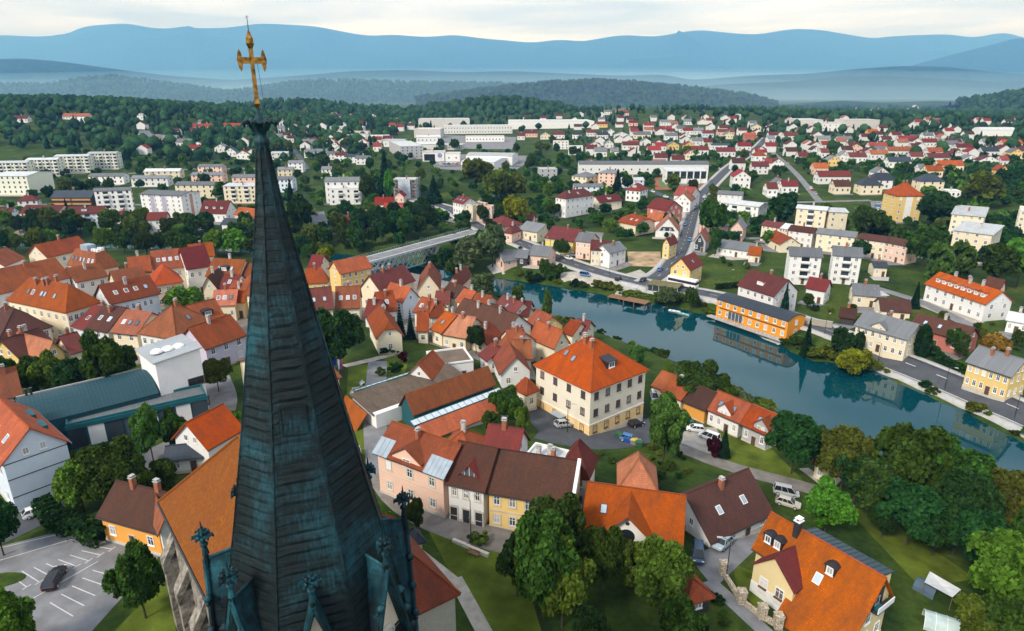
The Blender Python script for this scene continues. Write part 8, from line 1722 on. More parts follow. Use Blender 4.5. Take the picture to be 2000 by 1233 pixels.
def crown_for(kind, lod, var):
    k = (kind, lod, var)
    if k not in CM:
        shape, col = KIND[kind]; n, lf = LOD[lod]
        if shape in ('bush',): n = int(n * .34); lf *= 1.35
        if shape == 'cone': lf *= .95
        sk = ('shape', shape, lod, var)
        if sk not in CM: CM[sk] = crown_mesh('crown', hash(shape) % 97 + lod * 7 + var * 13 if False else {'round': 1, 'spread': 2, 'tall': 3, 'bush': 4, 'cone': 5, 'weep': 6, 'column': 7}[shape] * 31 + lod * 7 + var * 13, n, lf, shape)
        me = CM[sk].copy(); me.materials.append(leaf_mat('foliage_' + kind, col)); CM[k] = me
    return CM[k]
TM = [trunk_mesh('trunk', s) for s in (1, 2, 3)]
for x, y, h, r, kind, where in TREES:
    dist = math.hypot(x, y); lod = 0 if dist < 190 else (1 if dist < 430 else 2); var = rnd.randrange(2)
    nm = {'spruce': 'spruce_tree', 'cypress': 'cypress_tree', 'willow': 'willow_tree', 'birch': 'birch_tree'}.get(kind, 'tree')
    o = thing(nm, '%s %s' % (KW[kind], WHERE[where]), 'tree', (x, y, hgt(x, y) - .05), rnd.uniform(0, 6.28), 'trees ' + WHERE[where])
    link('crown', crown_for(kind, lod, var), o, None, (0, 0, 0), (r, r, h))
    link('trunk', TM[rnd.randrange(3)], o, None, None, (min(r, h * .35), min(r, h * .35), h * .95))
for x, y, h, r, kind, where in SHRUBS:
    dist = math.hypot(x, y); lod = 0 if dist < 150 else (1 if dist < 300 else 2)
    o = link('shrub', crown_for(kind, lod, rnd.randrange(2)), None, (x, y, hgt(x, y) - .1), (0, 0, rnd.uniform(0, 6.28)), (r, r, h * 1.15))
    tag(o, '%s %s' % (KW[kind], WHERE[where]), 'shrub', 'shrubs ' + WHERE[where])
# clipped hedges
def hedge(pts, w, h, label):
    Q, Nn = smooth_line(pts, 1.2); rg = np.random.default_rng(len(pts)); C = []; Nr = []
    for q, n_ in zip(Q, Nn):
        for k in range(150):
            f = rg.uniform(0, 1); s = rg.choice((-1, 1))
            if f < .45: C.append((*(q + n_ * s * w / 2), rg.uniform(0, h))); Nr.append((*(n_ * s), .2))
            else: C.append((*(q + n_ * rg.uniform(-w / 2, w / 2)), h)); Nr.append((0, 0, 1))
    C = np.array(C); C[:, :2] += rg.normal(0, .25, (len(C), 2)); z0 = height(C[:, 0], C[:, 1]); C[:, 2] += z0
    V, Fq = quads(C, np.array(Nr), .42, rg, zsq=1.); me = np_mesh('hedge', V, Fq); at = me.attributes.new('tint', 'FLOAT', 'FACE'); at.data.foreach_set('value', rg.uniform(0, 1, len(Fq)).astype(np.float32))
    me.materials.append(leaf_mat('foliage_bush_dark', KIND['bush_dark'][1])); tag(link('hedge', me), label, 'hedge')
H_ = [p[:2] for p in PT['hedge']]
hedge(H_[0:3], 2.2, 2.6, 'tall clipped hedge curving beside the car park'); hedge(H_[3:5], 1.5, 1.8, 'hedge behind the yellow junction house'); hedge(H_[5:8], 1.8, 2.0, 'clipped hedge before the yellow river road house')

# ------------------------------------------------------------------ hills and far forest
def hill(name, dist, prof, front, back, mat, rough, seed):
    """a ridge at a real distance: crest heights sampled along x, sloping to the plain in front and behind"""
    rg = np.random.default_rng(seed)
    px = np.array([p[0] for p in prof], float); py = np.array([p[1] for p in prof], float)
    n = int(120 * (px[-1] - px[0]) / 2000) + 40; X = np.linspace(px[0], px[-1], n); Yp = np.interp(X, px, py)
    for _ in range(2): Yp[1:-1] = (Yp[:-2] + 2 * Yp[1:-1] + Yp[2:]) / 4
    ts = np.concatenate([np.linspace(-1, 0, 14), np.linspace(.2, 1, 5)])
    xw = (X - 1000) / 1280. * dist * .985; crest = np.maximum(75 + (175 - Yp) / 1280. * dist * .985, 4)
    V = []
    for t_ in ts:
        y = dist + (t_ * front if t_ < 0 else t_ * back); s = (math.cos(math.pi * abs(t_)) + 1) / 2
        nz_ = np.interp(np.arange(n), np.arange(0, n + 6, 6), rg.normal(0, 1, len(np.arange(0, n + 6, 6)))) * rough * s * (1 - s) * 4
        V.append(np.stack([xw * (y / dist if t_ < 0 else 1), np.full(n, y), crest * s + nz_ * crest * .12 + (6 if abs(t_) > .97 else 0) * 0 - 2], 1))
    V = np.concatenate(V); w_ = n; m_ = len(ts)
    k = (np.arange(m_ - 1)[:, None] * w_ + np.arange(w_ - 1)[None, :]).ravel(); f = np.stack([k, k + 1, k + w_ + 1, k + w_], 1)
    me = np_mesh(name, V, f); me.materials.append(mat); me.polygons.foreach_set('use_smooth', [True] * len(me.polygons))
    o = struct(link(name, me)); return V.reshape(m_, n, 3)
WOODS = plain('wooded_slope', (.020, .042, .018), .95, var=.45, scale=.012, spec=.05)
FAR1 = [(-400, 95), (0, 86), (60, 80), (130, 83), (175, 85), (215, 66), (300, 60), (350, 70), (480, 70), (540, 62), (640, 66), (720, 80), (755, 83), (770, 79), (850, 85), (890, 80), (950, 88), (1040, 95), (1085, 88), (1130, 92), (1200, 80), (1260, 84), (1340, 71), (1395, 77), (1450, 80), (1510, 70), (1560, 72), (1620, 82), (1660, 88), (1700, 82), (1800, 80), (1845, 87), (1900, 76), (1925, 83), (1960, 90), (2000, 82), (2400, 90)]
hill('mountains', 22000, FAR1, 5500, 4000, WOODS, 1.0, 1)
hill('mountains', 14000, [(1650, 172), (1720, 140), (1780, 122), (1850, 104), (1900, 92), (1930, 84), (1960, 92), (2000, 108), (2080, 112), (2300, 104)], 2600, 2500, WOODS, .6, 2)
hill('hills', 8200, [(-500, 118), (0, 122), (100, 120), (170, 126), (260, 138), (360, 150), (480, 158), (600, 150), (700, 142), (800, 140), (900, 144), (1000, 142), (1100, 146), (1200, 150), (1290, 148), (1330, 158), (1450, 150), (1560, 146), (1640, 138), (1720, 133), (1800, 134), (1880, 142), (2000, 150), (2400, 150)], 1400, 1400, WOODS, .8, 3)
hill('hills', 5600, [(1250, 176), (1400, 165), (1520, 160), (1600, 152), (1700, 150), (1800, 155), (1900, 160), (2000, 158), (2400, 152)], 1000, 1000, WOODS, .8, 4)
HA = hill('hills', 3500, [(-500, 160), (0, 166), (130, 168), (180, 158), (250, 152), (330, 161), (400, 170), (470, 180), (540, 170), (600, 160), (700, 160), (800, 163), (900, 164), (1000, 166), (1100, 175), (1180, 182)], 560, 500, WOODS, .6, 5)
HB = hill('hills', 2600, [(820, 192), (880, 186), (960, 176), (1060, 166), (1160, 162), (1240, 166), (1340, 175), (1450, 188), (1500, 202)], 420, 400, WOODS, .6, 6)
HCc = hill('hills', 1550, [(-300, 196), (0, 206), (100, 200), (220, 206), (330, 204), (440, 210), (520, 206), (560, 200), (650, 204), (720, 212), (800, 216), (880, 206), (960, 196), (1040, 200), (1110, 212), (1130, 222)], 330, 300, WOODS, .5, 7)
hill('hills', 2500, [(1430, 206), (1520, 200), (1620, 193), (1700, 197), (1800, 194), (1900, 196), (2000, 186), (2300, 180)], 500, 400, WOODS, .6, 9)
HD = hill('hills', 1800, [(1850, 200), (1900, 192), (1960, 182), (2050, 178), (2300, 172)], 260, 300, WOODS, .4, 8)
def low_tree(kind, seed):
    rg = random.Random(seed); m = MB()
    if kind == 'fir':
        m.lathe([(.02, 0), (.30, .12), (.16, .42), (.20, .44), (.10, .72), (.12, .74), (.0, 1.0)], 6)
    else:
        m.lathe([(.05, 0), (.06, .15), (.34, .30), (.42, .55), (.33, .82), (.12, .98), (.0, 1.0)], 7)
        m.v = [(x + rg.uniform(-.08, .08), y + rg.uniform(-.08, .08), z + rg.uniform(-.05, .05) * (z > .2)) for x, y, z in m.v]
    tris = []
    for f in m.f:
        for i in range(1, len(f) - 1): tris.append((f[0], f[i], f[i + 1]))
    return np.array(m.v), np.array(tris)
LT = [low_tree('fir', 1), low_tree('leaf', 2), low_tree('leaf', 3), low_tree('fir', 4)]
def forest(name, label, pts, hs, cols, seed):
    rg = np.random.default_rng(seed); V = []; Fc = []; M_ = []; n0 = 0; which = rg.integers(0, 4, len(pts))
    for k in range(4):
        v, f = LT[k]; sel = pts[which == k]; hh = hs[which == k]
        if not len(sel): continue
        th = rg.uniform(0, 6.28, len(sel)); c_, s_ = np.cos(th), np.sin(th); wd_ = rg.uniform(.8, 1.3, len(sel)) * (1.0 if k in (1, 2) else .85)
        X = (v[None, :, 0] * c_[:, None] - v[None, :, 1] * s_[:, None]) * (hh * wd_)[:, None] + sel[:, 0:1]; Y = (v[None, :, 0] * s_[:, None] + v[None, :, 1] * c_[:, None]) * (hh * wd_)[:, None] + sel[:, 1:2]; Z = v[None, :, 2] * hh[:, None] + sel[:, 2:3]
        V.append(np.stack([X, Y, Z], 2).reshape(-1, 3)); Fc.append((f[None] + (np.arange(len(sel)) * len(v))[:, None, None] + n0).reshape(-1, 3)); n0 += len(sel) * len(v)
        M_.append(np.repeat(rg.uniform(0, 1, len(sel)), len(f)))
    me = np_mesh(name, np.concatenate(V), np.concatenate(Fc)); at = me.attributes.new('tint', 'FLOAT', 'FACE'); at.data.foreach_set('value', np.concatenate(M_).astype(np.float32))
    me.materials.append(leaf_mat('far_foliage', cols, .15)); o = link(name, me); tag(o, label, 'forest', kind='stuff'); return o
def on_hill(Vh, n, seed, lo=.15, front_only=True):
    rg = np.random.default_rng(seed); m_, n_, _ = Vh.shape; i = rg.uniform(0, 13.99, n); j = rg.uniform(0, n_ - 1.01, n); i0, j0 = i.astype(int), j.astype(int); fi, fj = (i - i0)[:, None], (j - j0)[:, None]
    i1 = np.minimum(i0 + 1, m_ - 1)
    return (Vh[i0, j0] * (1 - fi) + Vh[i1, j0] * fi) * (1 - fj) + (Vh[i0, j0 + 1] * (1 - fi) + Vh[i1, j0 + 1] * fi) * fj
FC = (.030, .062, .022)
rg = np.random.default_rng(4)
for nme, Vh, n, lab in (('forest', HA, 7500, 'far forest ridge left and centre below the mountains'), ('forest', HB, 5200, 'dark forest ridge in the middle distance'), ('forest', HCc, 4600, 'near forest edge behind the left suburb and the works'), ('forest', HD, 1600, 'wooded hill behind the far village on the right')):
    p = on_hill(Vh, n, n); forest(nme, lab, p, rg.uniform(11, 20, n), FC, n)
def in_rects(n, boxes, seed):
    r_ = np.random.default_rng(seed); ps = []
    for x0, x1, y0, y1, q in boxes:
        k = int(n * q); x = r_.uniform(x0, x1, k); y = r_.uniform(y0, y1, k); ps.append(np.stack([x, y], 1))
    p = np.concatenate(ps); keep = np.ones(len(p), bool)
    for row in HOUSES:
        if row[1] < 380: continue
        a_ = R(row[2]); dx, dy = p[:, 0] - row[0], p[:, 1] - row[1]
        lx, ly = dx * math.cos(a_) + dy * math.sin(a_), -dx * math.sin(a_) + dy * math.cos(a_)
        keep &= ~((abs(lx) < row[3] / 2 + 2.5) & (ly > -row[4] / 2 - 9) & (ly < row[4] / 2 + 2.5))
    for nme, pts, wid, mt, off in ROADS: keep &= seg_dist(p[:, 0], p[:, 1], np.array(pts)) > wid / 2 + 3
    for nme, q, mt, off in PATCHES:
        if nme != 'lawn': keep &= ~in_poly(p[:, 0], p[:, 1], np.array(q))
    keep &= ~in_poly(p[:, 0], p[:, 1], RIVER)
    p = p[keep]; return np.column_stack([p, height(p[:, 0], p[:, 1]) - .3])
p = in_rects(1, [(-900, -240, 690, 1250, 2400), (-420, -60, 620, 1150, 800), (-260, 500, 900, 1450, 500), (420, 1300, 900, 1500, 800), (300, 900, 620, 900, 250), (-1500, -700, 900, 1500, 1500), (700, 1700, 1250, 1700, 1200), (350, 1500, 1500, 2100, 1500)], 3)
# keep the works and its yards open
p = p[~((p[:, 0] > -150) & (p[:, 0] < 300) & (p[:, 1] > 560) & (p[:, 1] < 1010))]
forest('woodland', 'mixed trees massed behind and between the far suburb houses', p, np.random.default_rng(9).uniform(7, 14, len(p)), (.040, .085, .020), 12)

def leafy_mass(name, label, p, seed, h0, h1, kinds):
    rg = np.random.default_rng(seed); V = []; M_ = []; F_ = []
    srcs = [crown_for('round', 2, v) for v in (0, 1)] + [crown_for('dark', 2, 0)]
    arr = []
    for me in srcs: c_ = np.empty(len(me.vertices) * 3, np.float32); me.vertices.foreach_get('co', c_); arr.append(c_.reshape(-1, 4, 3)[::2].reshape(-1, 3))
    for x, y, z in p:
        c_ = arr[rg.integers(0, 3)]; h = rg.uniform(h0, h1); r = h * rg.uniform(.36, .52); th = rg.uniform(0, 6.28); cs, sn = math.cos(th), math.sin(th)
        V.append(np.stack([(c_[:, 0] * cs - c_[:, 1] * sn) * r + x, (c_[:, 0] * sn + c_[:, 1] * cs) * r + y, c_[:, 2] * h + z], 1)); M_.append(rg.integers(0, len(kinds), 1).repeat(len(c_) // 4))
    V = np.concatenate(V); me = np_mesh(name, V, np.arange(len(V)).reshape(-1, 4)); at = me.attributes.new('tint', 'FLOAT', 'FACE'); at.data.foreach_set('value', rg.uniform(0, 1, len(V) // 4).astype(np.float32))
    for k in kinds: me.materials.append(leaf_mat('foliage_' + k, KIND[k][1]))
    me.polygons.foreach_set('material_index', np.concatenate(M_).astype(np.int32)); tag(link(name, me), label, 'trees', kind='stuff')
ps_ = in_rects(1, [(300, 950, 520, 950, 1500), (40, 420, 500, 950, 1000), (-400, -60, 620, 900, 350)], 33); ps_ = ps_[~((ps_[:, 0] > -150) & (ps_[:, 0] < 60) & (ps_[:, 1] > 560))]
forest('orchards', 'small garden trees and hedges packed between the suburb houses', ps_, np.random.default_rng(8).uniform(2.5, 6.5, len(ps_)), (.036, .075, .018), 14)
p = in_rects(1, [(-420, 0, 350, 700, 620), (0, 420, 340, 640, 900), (-60, 140, 300, 420, 130), (160, 520, 290, 560, 950), (420, 720, 480, 720, 330)], 21)
p = p[~((p[:, 0] > 150) & (p[:, 0] < 260) & (p[:, 1] > 380) & (p[:, 1] < 520))]
leafy_mass('garden_trees', 'garden trees and orchard greenery between the houses across the river', p, 5, 3.2, 8.5, ['round', 'dark', 'olive_dark', 'round', 'light', 'dark'])
# ------------------------------------------------------------------ vehicles
CARC = {'black': (.012, .013, .016), 'white': (.80, .80, .80), 'silver': (.42, .43, .44), 'teal': (.05, .35, .34), 'beige': (.50, .47, .40), 'silverblue': (.36, .44, .48), 'navy': (.03, .06, .11), 'blue': (.08, .20, .42), 'red': (.4, .03, .02)}
TYRE = plain('tyre', (.015, .015, .016), .85); RIM = plain('wheel_rim', (.45, .45, .46), .35, spec=.6); LAMPF = plain('headlamp', (.75, .76, .78), .15, spec=.8); LAMPR = plain('tail_lamp', (.35, .01, .01), .3)
CB = {}
def car_meshes(style):
    if style in CB: return CB[style]
    L = {'hatch': 4.2, 'estate': 4.75, 'van': 4.5}[style]; H = {'hatch': 1.45, 'estate': 1.48, 'van': 1.8}[style]; W = .89
    a = L / 2
    # lower body: lengthwise sections (x, half width, z bottom, z top)
    secs = [(-a, .70, .42, .80), (-a + .12, .82, .28, .95), (-a + .5, W, .22, .98), (0, W, .20, .95), (a - 1.1, W, .22, .90), (a - .35, .84, .26, .78), (a, .66, .38, .66)]
    m = MB()
    def loft(secs_, mat=0):
        rings = []
        for x, w_, z0, z1 in secs_: rings.append([(x, -w_ * .9, z0), (x, -w_, z0 + (z1 - z0) * .45), (x, -w_ * .93, z1), (x, w_ * .93, z1), (x, w_, z0 + (z1 - z0) * .45), (x, w_ * .9, z0)])
        for i in range(len(rings) - 1):
            for j in range(6): k = (j + 1) % 6; m.poly([rings[i][j], rings[i][k], rings[i + 1][k], rings[i + 1][j]], mat)
        m.poly(rings[0][::-1], mat); m.poly(rings[-1], mat)
    loft(secs)
    r0, r1, f1, f0 = {'hatch': (-a + .05, -a + .55, a - 1.75, a - 1.05), 'estate': (-a + .05, -a + .45, a - 2.0, a - 1.25), 'van': (-a + .04, -a + .22, a - 1.5, a - .65)}[style]
    zb = .93
    # roof plate and pillars; glass is a separate part
    top = [(r1, -.62, H), (f1, -.62, H), (f1, .62, H), (r1, .62, H)]; bot = [(r0, -.80, zb), (f0, -.80, zb), (f0, .80, zb), (r0, .80, zb)]
    m.poly([(r1, -.62, H), (f1, -.62, H), (f1 - .1, 0, H + .04), (r1 + .1, 0, H + .04)]); m.poly([(r1, .62, H), (r1 + .1, 0, H + .04), (f1 - .1, 0, H + .04), (f1, .62, H)]); m.poly([(f1, -.62, H), (f1, .62, H), (f1 - .1, 0, H + .04)]); m.poly([(r1, .62, H), (r1, -.62, H), (r1 + .1, 0, H + .04)])
    for p_, q_ in zip(bot, top): m.bar(p_, q_, .055, 0, 4)
    for s in (-1, 1):
        for u in (.36, .66): m.bar((r0 + (f0 - r0) * u, s * .80, zb), (r1 + (f1 - r1) * u, s * .62, H), .045, 0, 4)
    body = m.mesh('body', [], False)
    g = MB(); i_ = .985
    for p_, q_, r_, t_ in ((0, 1, 1, 0), (1, 2, 2, 1), (2, 3, 3, 2), (3, 0, 0, 3)): g.poly([bot[p_], bot[q_], top[r_], top[t_]])
    glass = g.mesh('glazing', [glass_mat('car_glass', (.012, .016, .02), .06)], False)
    wm_ = MB(); wm_.lathe([(.31, -.1), (.33, -.07), (.33, .07), (.31, .1)], 14); wm_.f.append(tuple(range(13, -1, -1))); wm_.m.append(0); wheel = wm_.mesh('wheel', [TYRE], False)
    rm = MB(); rm.lathe([(.21, 0), (.20, .015), (.05, .02)], 10); rim = rm.mesh('rim', [RIM], False)
    hl = MB(); hl.box(-.06, .05, -.17, .17, -.07, .07); head = hl.mesh('headlight', [LAMPF], False); tail = hl.mesh('tail_light', [LAMPR], False)
    CB[style] = (body, glass, wheel, rim, head, tail, a)
    return CB[style]
for i, (x, y, ang, col, style, label) in enumerate(CARS):
    st_ = style; body, glass, wheel, rim, head, tail, a = car_meshes('hatch' if style == 'street' else style)
    m_ = plain('car_paint_' + col, CARC[col], .28, spec=.6, var=.02)
    grp = None
    if not label: label = '%s car on the streets across the river' % col if style == 'street' else '%s car parked %s' % (col, 'in front of the car showroom' if y > 480 and x < 0 else 'beside the tall yellow apartment house'); grp = 'far parked cars'
    off = .5 if min(float(seg_dist(np.array([x]), np.array([y]), np.array(ROADS[q][1]))[0]) for q in (0, 1)) < 4 else .12
    cz = hgt(x, y) + off
    # sit on the sloping ground
    dxy = (math.cos(R(ang)), math.sin(R(ang))); pz = hgt(x + dxy[0] * 1.3, y + dxy[1] * 1.3) - hgt(x - dxy[0] * 1.3, y - dxy[1] * 1.3)
    o = thing('car', label, 'car', (x, y, cz), 0, grp); o.rotation_euler = (0, -math.atan2(pz, 2.6), R(ang))
    bk = ('body', style, col)
    if bk not in CB: me = body.copy(); me.materials.append(m_); CB[bk] = me
    link('body', CB[bk], o); link('glazing', glass, o)
    for sx in (-a + .8, a - .85):
        for s in (-1, 1):
            w_ = link('wheel', wheel, o, (sx, s * .80, .33), (R(-90 * s), 0, 0)); link('rim', rim, w_, (0, 0, .1))
    for s in (-1, 1): link('headlight', head, o, (a - .13, s * .60, .70)); link('tail_light', tail, o, (-a + .07, s * .62, .82))
# coach
p0, p1 = Vector(PT['bus'][0]), Vector(PT['bus'][1]); an = math.atan2(p1.y - p0.y, p1.x - p0.x); c0 = (p0 + p1) / 2
o = thing('coach', 'long white coach parked at the road junction by the river', 'bus', (c0.x, c0.y, hgt(c0.x, c0.y) + .5), an)
m = MB(); m.box(-6, 6, -1.25, 1.25, .4, 1.5); m.box(-5.9, 5.9, -1.2, 1.2, 2.55, 3.3); m.box(-6, -5.7, -1.25, 1.25, 1.5, 2.6); m.box(-5, 4, -.9, .9, 3.3, 3.45); m.build('body', WHITE, o)
m = MB(); m.box(-5.7, 5.92, -1.22, 1.22, 1.5, 2.55); m.build('glazing', glass_mat('car_glass'), o)
for sx in (-3.6, 3.9):
    for s in (-1, 1): link('wheel', CB['hatch'][2], o, (sx, s * 1.15, .45), (R(-90 * s), 0, 0), (1.4, 1.4, 1.4))
# two rowing boats
for i in (0, 2):
    p0, p1 = Vector(PT['boat'][i]), Vector(PT['boat'][i + 1]); an = math.atan2(p1.y - p0.y, p1.x - p0.x); c0 = (p0 + p1) / 2; dd = Vector((c0.x, c0.y, 0)).normalized() * 2.5; c0 = c0 - dd
    o = thing('rowing_boat', ('white rowing boat moored under the far bank bushes', 'pale turquoise boat moored beside the white one')[i // 2], 'boat', (c0.x, c0.y, 0), an)
    m = MB(); pr = [(-2.1, .5, .42), (-1.0, .75, .38), (.6, .72, .40), (1.7, .4, .5), (2.3, .03, .58)]
    for k in range(4):
        (x0, w0, h0), (x1, w1, h1) = pr[k], pr[k + 1]
        for s in (-1, 1): m.poly([(x0, s * w0, h0), (x1, s * w1, h1), (x1, s * w1 * .6, -.12), (x0, s * w0 * .6, -.12)]); m.poly([(x0, s * w0 * .85, h0), (x1, s * w1 * .85, h1), (x1, s * w1, h1), (x0, s * w0, h0)])
        m.poly([(x0, -w0 * .8, .06), (x1, -w1 * .8, .06), (x1, w1 * .8, .06), (x0, w0 * .8, .06)])
    m.poly([(-2.1, -.5, .42), (-2.1, .5, .42), (-2.1, .3, -.12), (-2.1, -.3, -.12)]); m.build('hull', WHITE if i == 0 else plain('boat_green', (.35, .55, .52), .5), o)
    for xx in (-1.0, .5): m = MB(); m.box(xx - .15, xx + .15, -.66, .66, .26, .31); m.build('thwart', WOOD, o)
# wooden jetty
J = [Vector(p) for p in PT['jetty']]; an = math.atan2(J[1].y - J[0].y, J[1].x - J[0].x)
o = thing('jetty', 'two-level wooden jetty with steps on the far bank', 'jetty', (J[0].x + 2, J[0].y - 4, 0), an)
for i in range(24): m = MB(); m.box(i * .5, i * .5 + .46, 0, 4.6, 1.0, 1.08); m.build('plank', WOOD, o, False)
for i in range(18): m = MB(); m.box(8 + i * .5, 8 + i * .5 + .46, -3.5, 1.5, 2.1, 2.18); m.build('plank', WOOD, o, False)
for xx, yy_, zz in ((.4, .3, 1), (5, .3, 1), (11, .3, 1), (8.4, -3.3, 2.1), (12.5, -3.3, 2.1), (16.6, -3.3, 2.1), (16.6, 1.2, 2.1), (8.4, 1.2, 2.1)): m = MB(); m.box(xx - .12, xx + .12, yy_ - .12, yy_ + .12, -2.2, zz); m.build('pile', WOOD, o, False)
for i in range(7): m = MB(); m.box(1, 8, 4.6 + i * .7, 5.3 + i * .7, 1.0 + i * .35, 1.35 + i * .35); m.build('step', CONC, o, False)
# glazed shelter at the junction
s0, s1 = Vector(PT['shelter'][0]), Vector(PT['shelter'][1]); an = math.atan2(s1.y - s0.y, s1.x - s0.x); Ls = (s1 - s0).length
o = thing('pavilion', 'low flat green-roofed pavilion with glass front above the jetty', 'pavilion', (s0.x, s0.y, hgt(s0.x, s0.y)), an)
m = MB(); m.box(0, Ls, 0, 7, 3.2, 3.6); m.build('roof', plain('sedum_roof', (.16, .14, .06), .95, var=.3, scale=.8), o); m = MB(); m.box(.5, Ls - .5, .6, 6.6, -2, 3.2); m.build('glass_front', GLASS, o)
for i in range(6): m = MB(); m.box(Ls * i / 5 - .12, Ls * i / 5 + .12, -.05, .2, -2, 3.2); m.build('post', GREYM, o)
# ------------------------------------------------------------------ street furniture
lamp = MB(); lamp.lathe([(.11, 0), (.09, .4), (.05, 6.5)], 8); lamp.bar((0, 0, 6.45), (1.3, 0, 6.8), .035); LPM = lamp.mesh('post', [DARK], False)
lh = MB(); lh.box(1.1, 1.9, -.14, .14, 6.72, 6.84); LHM = lh.mesh('lamp_head', [plain('lamp_grey', (.5, .5, .5), .4)], False)
for i, (x, y, z) in enumerate(PT['lamp']):
    o = thing('street_lamp', 'tall street lamp %s' % ('on the river road', 'farther right on the river road', 'behind the coach', 'above the quay yard', 'at the yellow row', 'beside the old cream house', 'before the yellow junction house', 'on the lawn before the white house', 'beside the museum', 'at the right edge of the river road', 'beside the stone wall', 'at the cream building entrance', 'in the villa drive')[i], 'street lamp', (x, y, z), rnd.uniform(0, 6)); link('post', LPM, o); link('lamp_head', LHM, o)
def bench(x, y, rz, label, mat):
    o = thing('bench', label, 'bench', (x, y, hgt(x, y) + .04), rz)
    for k in range(3): m = MB(); m.box(-.9, .9, -.22 + k * .16, -.09 + k * .16, .42, .46); m.build('seat_slat', mat, o, False)
    for k in range(2): m = MB(); m.box(-.9, .9, .28, .32, .58 + k * .17, .70 + k * .17); m.build('back_slat', mat, o, False)
    for s in (-.7, .7): m = MB(); m.box(s - .06, s + .06, -.2, .3, 0, .42); m.box(s - .05, s + .05, .24, .3, .42, .9); m.build('leg', mat, o, False)
for i, (x, y, z) in enumerate(PT['bench']): bench(x, y, (.3, 1.6, 1.4, -.5)[i], ('white bench facing the museum lane', 'white bench at the lawn corner', 'white bench beside the upper lane', 'wooden bench on the church lawn wall')[i], WHITE if i < 3 else WOOD)
for i, (x, y, z) in enumerate(PT['flag']):
    o = thing('flagpole', ('flagpole with hanging blue flag', 'flagpole with hanging white, blue and red flag')[i], 'flag', (x, y, z)); o.scale = (.65, .65, .54); m = MB(); m.lathe([(.06, 0), (.04, 9.5), (.0, 9.6)], 8); m.build('pole', WHITE, o)
    for j, c_ in enumerate(((.02, .08, .45),) if i == 0 else ((.75, .75, .75), (.04, .10, .45), (.45, .02, .06))):
        m = MB(); w_ = 1.5 / (1 if i == 0 else 3)
        for k in range(6):
            z0, z1 = 9.3 - k * .75, 9.3 - (k + 1) * .75; f0_, f1_ = .12 * math.sin(k * 1.3 + j), .12 * math.sin((k + 1) * 1.3 + j)
            m.poly([(.05 + j * w_, f0_, z0), (.05 + (j + 1) * w_, f0_ + .1, z0), (.05 + (j + 1) * w_, f1_ + .1, z1), (.05 + j * w_, f1_, z1)])
        m.build('flag_cloth', plain('flag_%d%d' % (i, j), c_, .8, var=.05), o)
for i, (x, y, z) in enumerate(PT['bin']):
    c_ = ((.03, .10, .04), (.03, .10, .04), (.02, .08, .30), (.55, .40, .03), (.03, .10, .04))[i]
    o = thing('waste_container', ('green waste container at the garden fence end', 'second green waste container beside the blue one', 'blue waste container by the garden fence', 'yellow-lidded waste container by the fence', 'green waste container nearest the birch')[i], 'container', (x, y, z), -.4)
    m = MB(); m.poly([(-.6, -.5, .1), (.6, -.5, .1), (.7, -.58, 1.15), (-.7, -.58, 1.15)]); m.poly([(.6, .5, .1), (-.6, .5, .1), (-.7, .58, 1.15), (.7, .58, 1.15)]); m.poly([(.6, -.5, .1), (.6, .5, .1), (.7, .58, 1.15), (.7, -.58, 1.15)]); m.poly([(-.6, .5, .1), (-.6, -.5, .1), (-.7, -.58, 1.15), (-.7, .58, 1.15)]); m.build('bin_body', plain('bin_%d' % i if i != 3 else 'bin_grey', c_ if i != 3 else (.2, .2, .2), .5), o)
    m = MB(); m.shell([(-.74, -.62, 1.16), (.74, -.62, 1.16), (.74, 0, 1.4), (-.74, 0, 1.4), (.74, .62, 1.2), (-.74, .62, 1.2)], [(0, 1, 2, 3), (3, 2, 4, 5)], .06); m.build('lid', plain('lid_%d' % i, c_, .45), o)
    for sx in (-.5, .5): m = MB(); m.lathe([(.1, -.05), (.1, .05)], 8); m.build('castor', TYRE, o, loc=(sx, -.35, .1), rot=(R(90), 0, 0))
# one pedestrian on the river road
(x, y, z) = PT['person'][0]
o = thing('person', 'person in pale clothes walking on the river road pavement', 'person', (x, y, z + .53), .6)
bm_ = bmesh.new(); J_ = [(0, 0, .95, .15), (0, 0, 1.2, .13), (0, 0, 1.42, .14), (0, 0, 1.52, .06), (0, .01, 1.66, .10), (.02, .1, .5, .07), (-.15, .1, .08, .05), (-.05, .1, .03, .04), (.08, -.1, .52, .07), (.18, -.1, .08, .05), (.3, -.1, .03, .04), (0, .2, 1.40, .06), (-.08, .24, 1.12, .045), (.02, .24, .88, .04), (0, -.2, 1.40, .06), (.08, -.24, 1.12, .045), (.16, -.22, .9, .04), (0, 0, 1.76, .07)]
vs = [bm_.verts.new(j[:3]) for j in J_]
for a_, b_ in ((0, 1), (1, 2), (2, 3), (3, 4), (4, 17), (0, 5), (5, 6), (6, 7), (0, 8), (8, 9), (9, 10), (2, 11), (11, 12), (12, 13), (2, 14), (14, 15), (15, 16)): bm_.edges.new((vs[a_], vs[b_]))
me = bpy.data.meshes.new('body'); bm_.to_mesh(me); bm_.free(); me.skin_vertices.new() if hasattr(me.skin_vertices, 'new') else None
bo = link('body', me, o); md = bo.modifiers.new('skin', 'SKIN'); md2 = bo.modifiers.new('sub', 'SUBSURF'); md2.levels = 1; md2.render_levels = 1
if me.skin_vertices:
    for i_, j in enumerate(J_): me.skin_vertices[0].data[i_].radius = (j[3], j[3])
    me.skin_vertices[0].data[0].use_root = True
me.materials.append(plain('pale_cloth', (.62, .60, .58), .9))
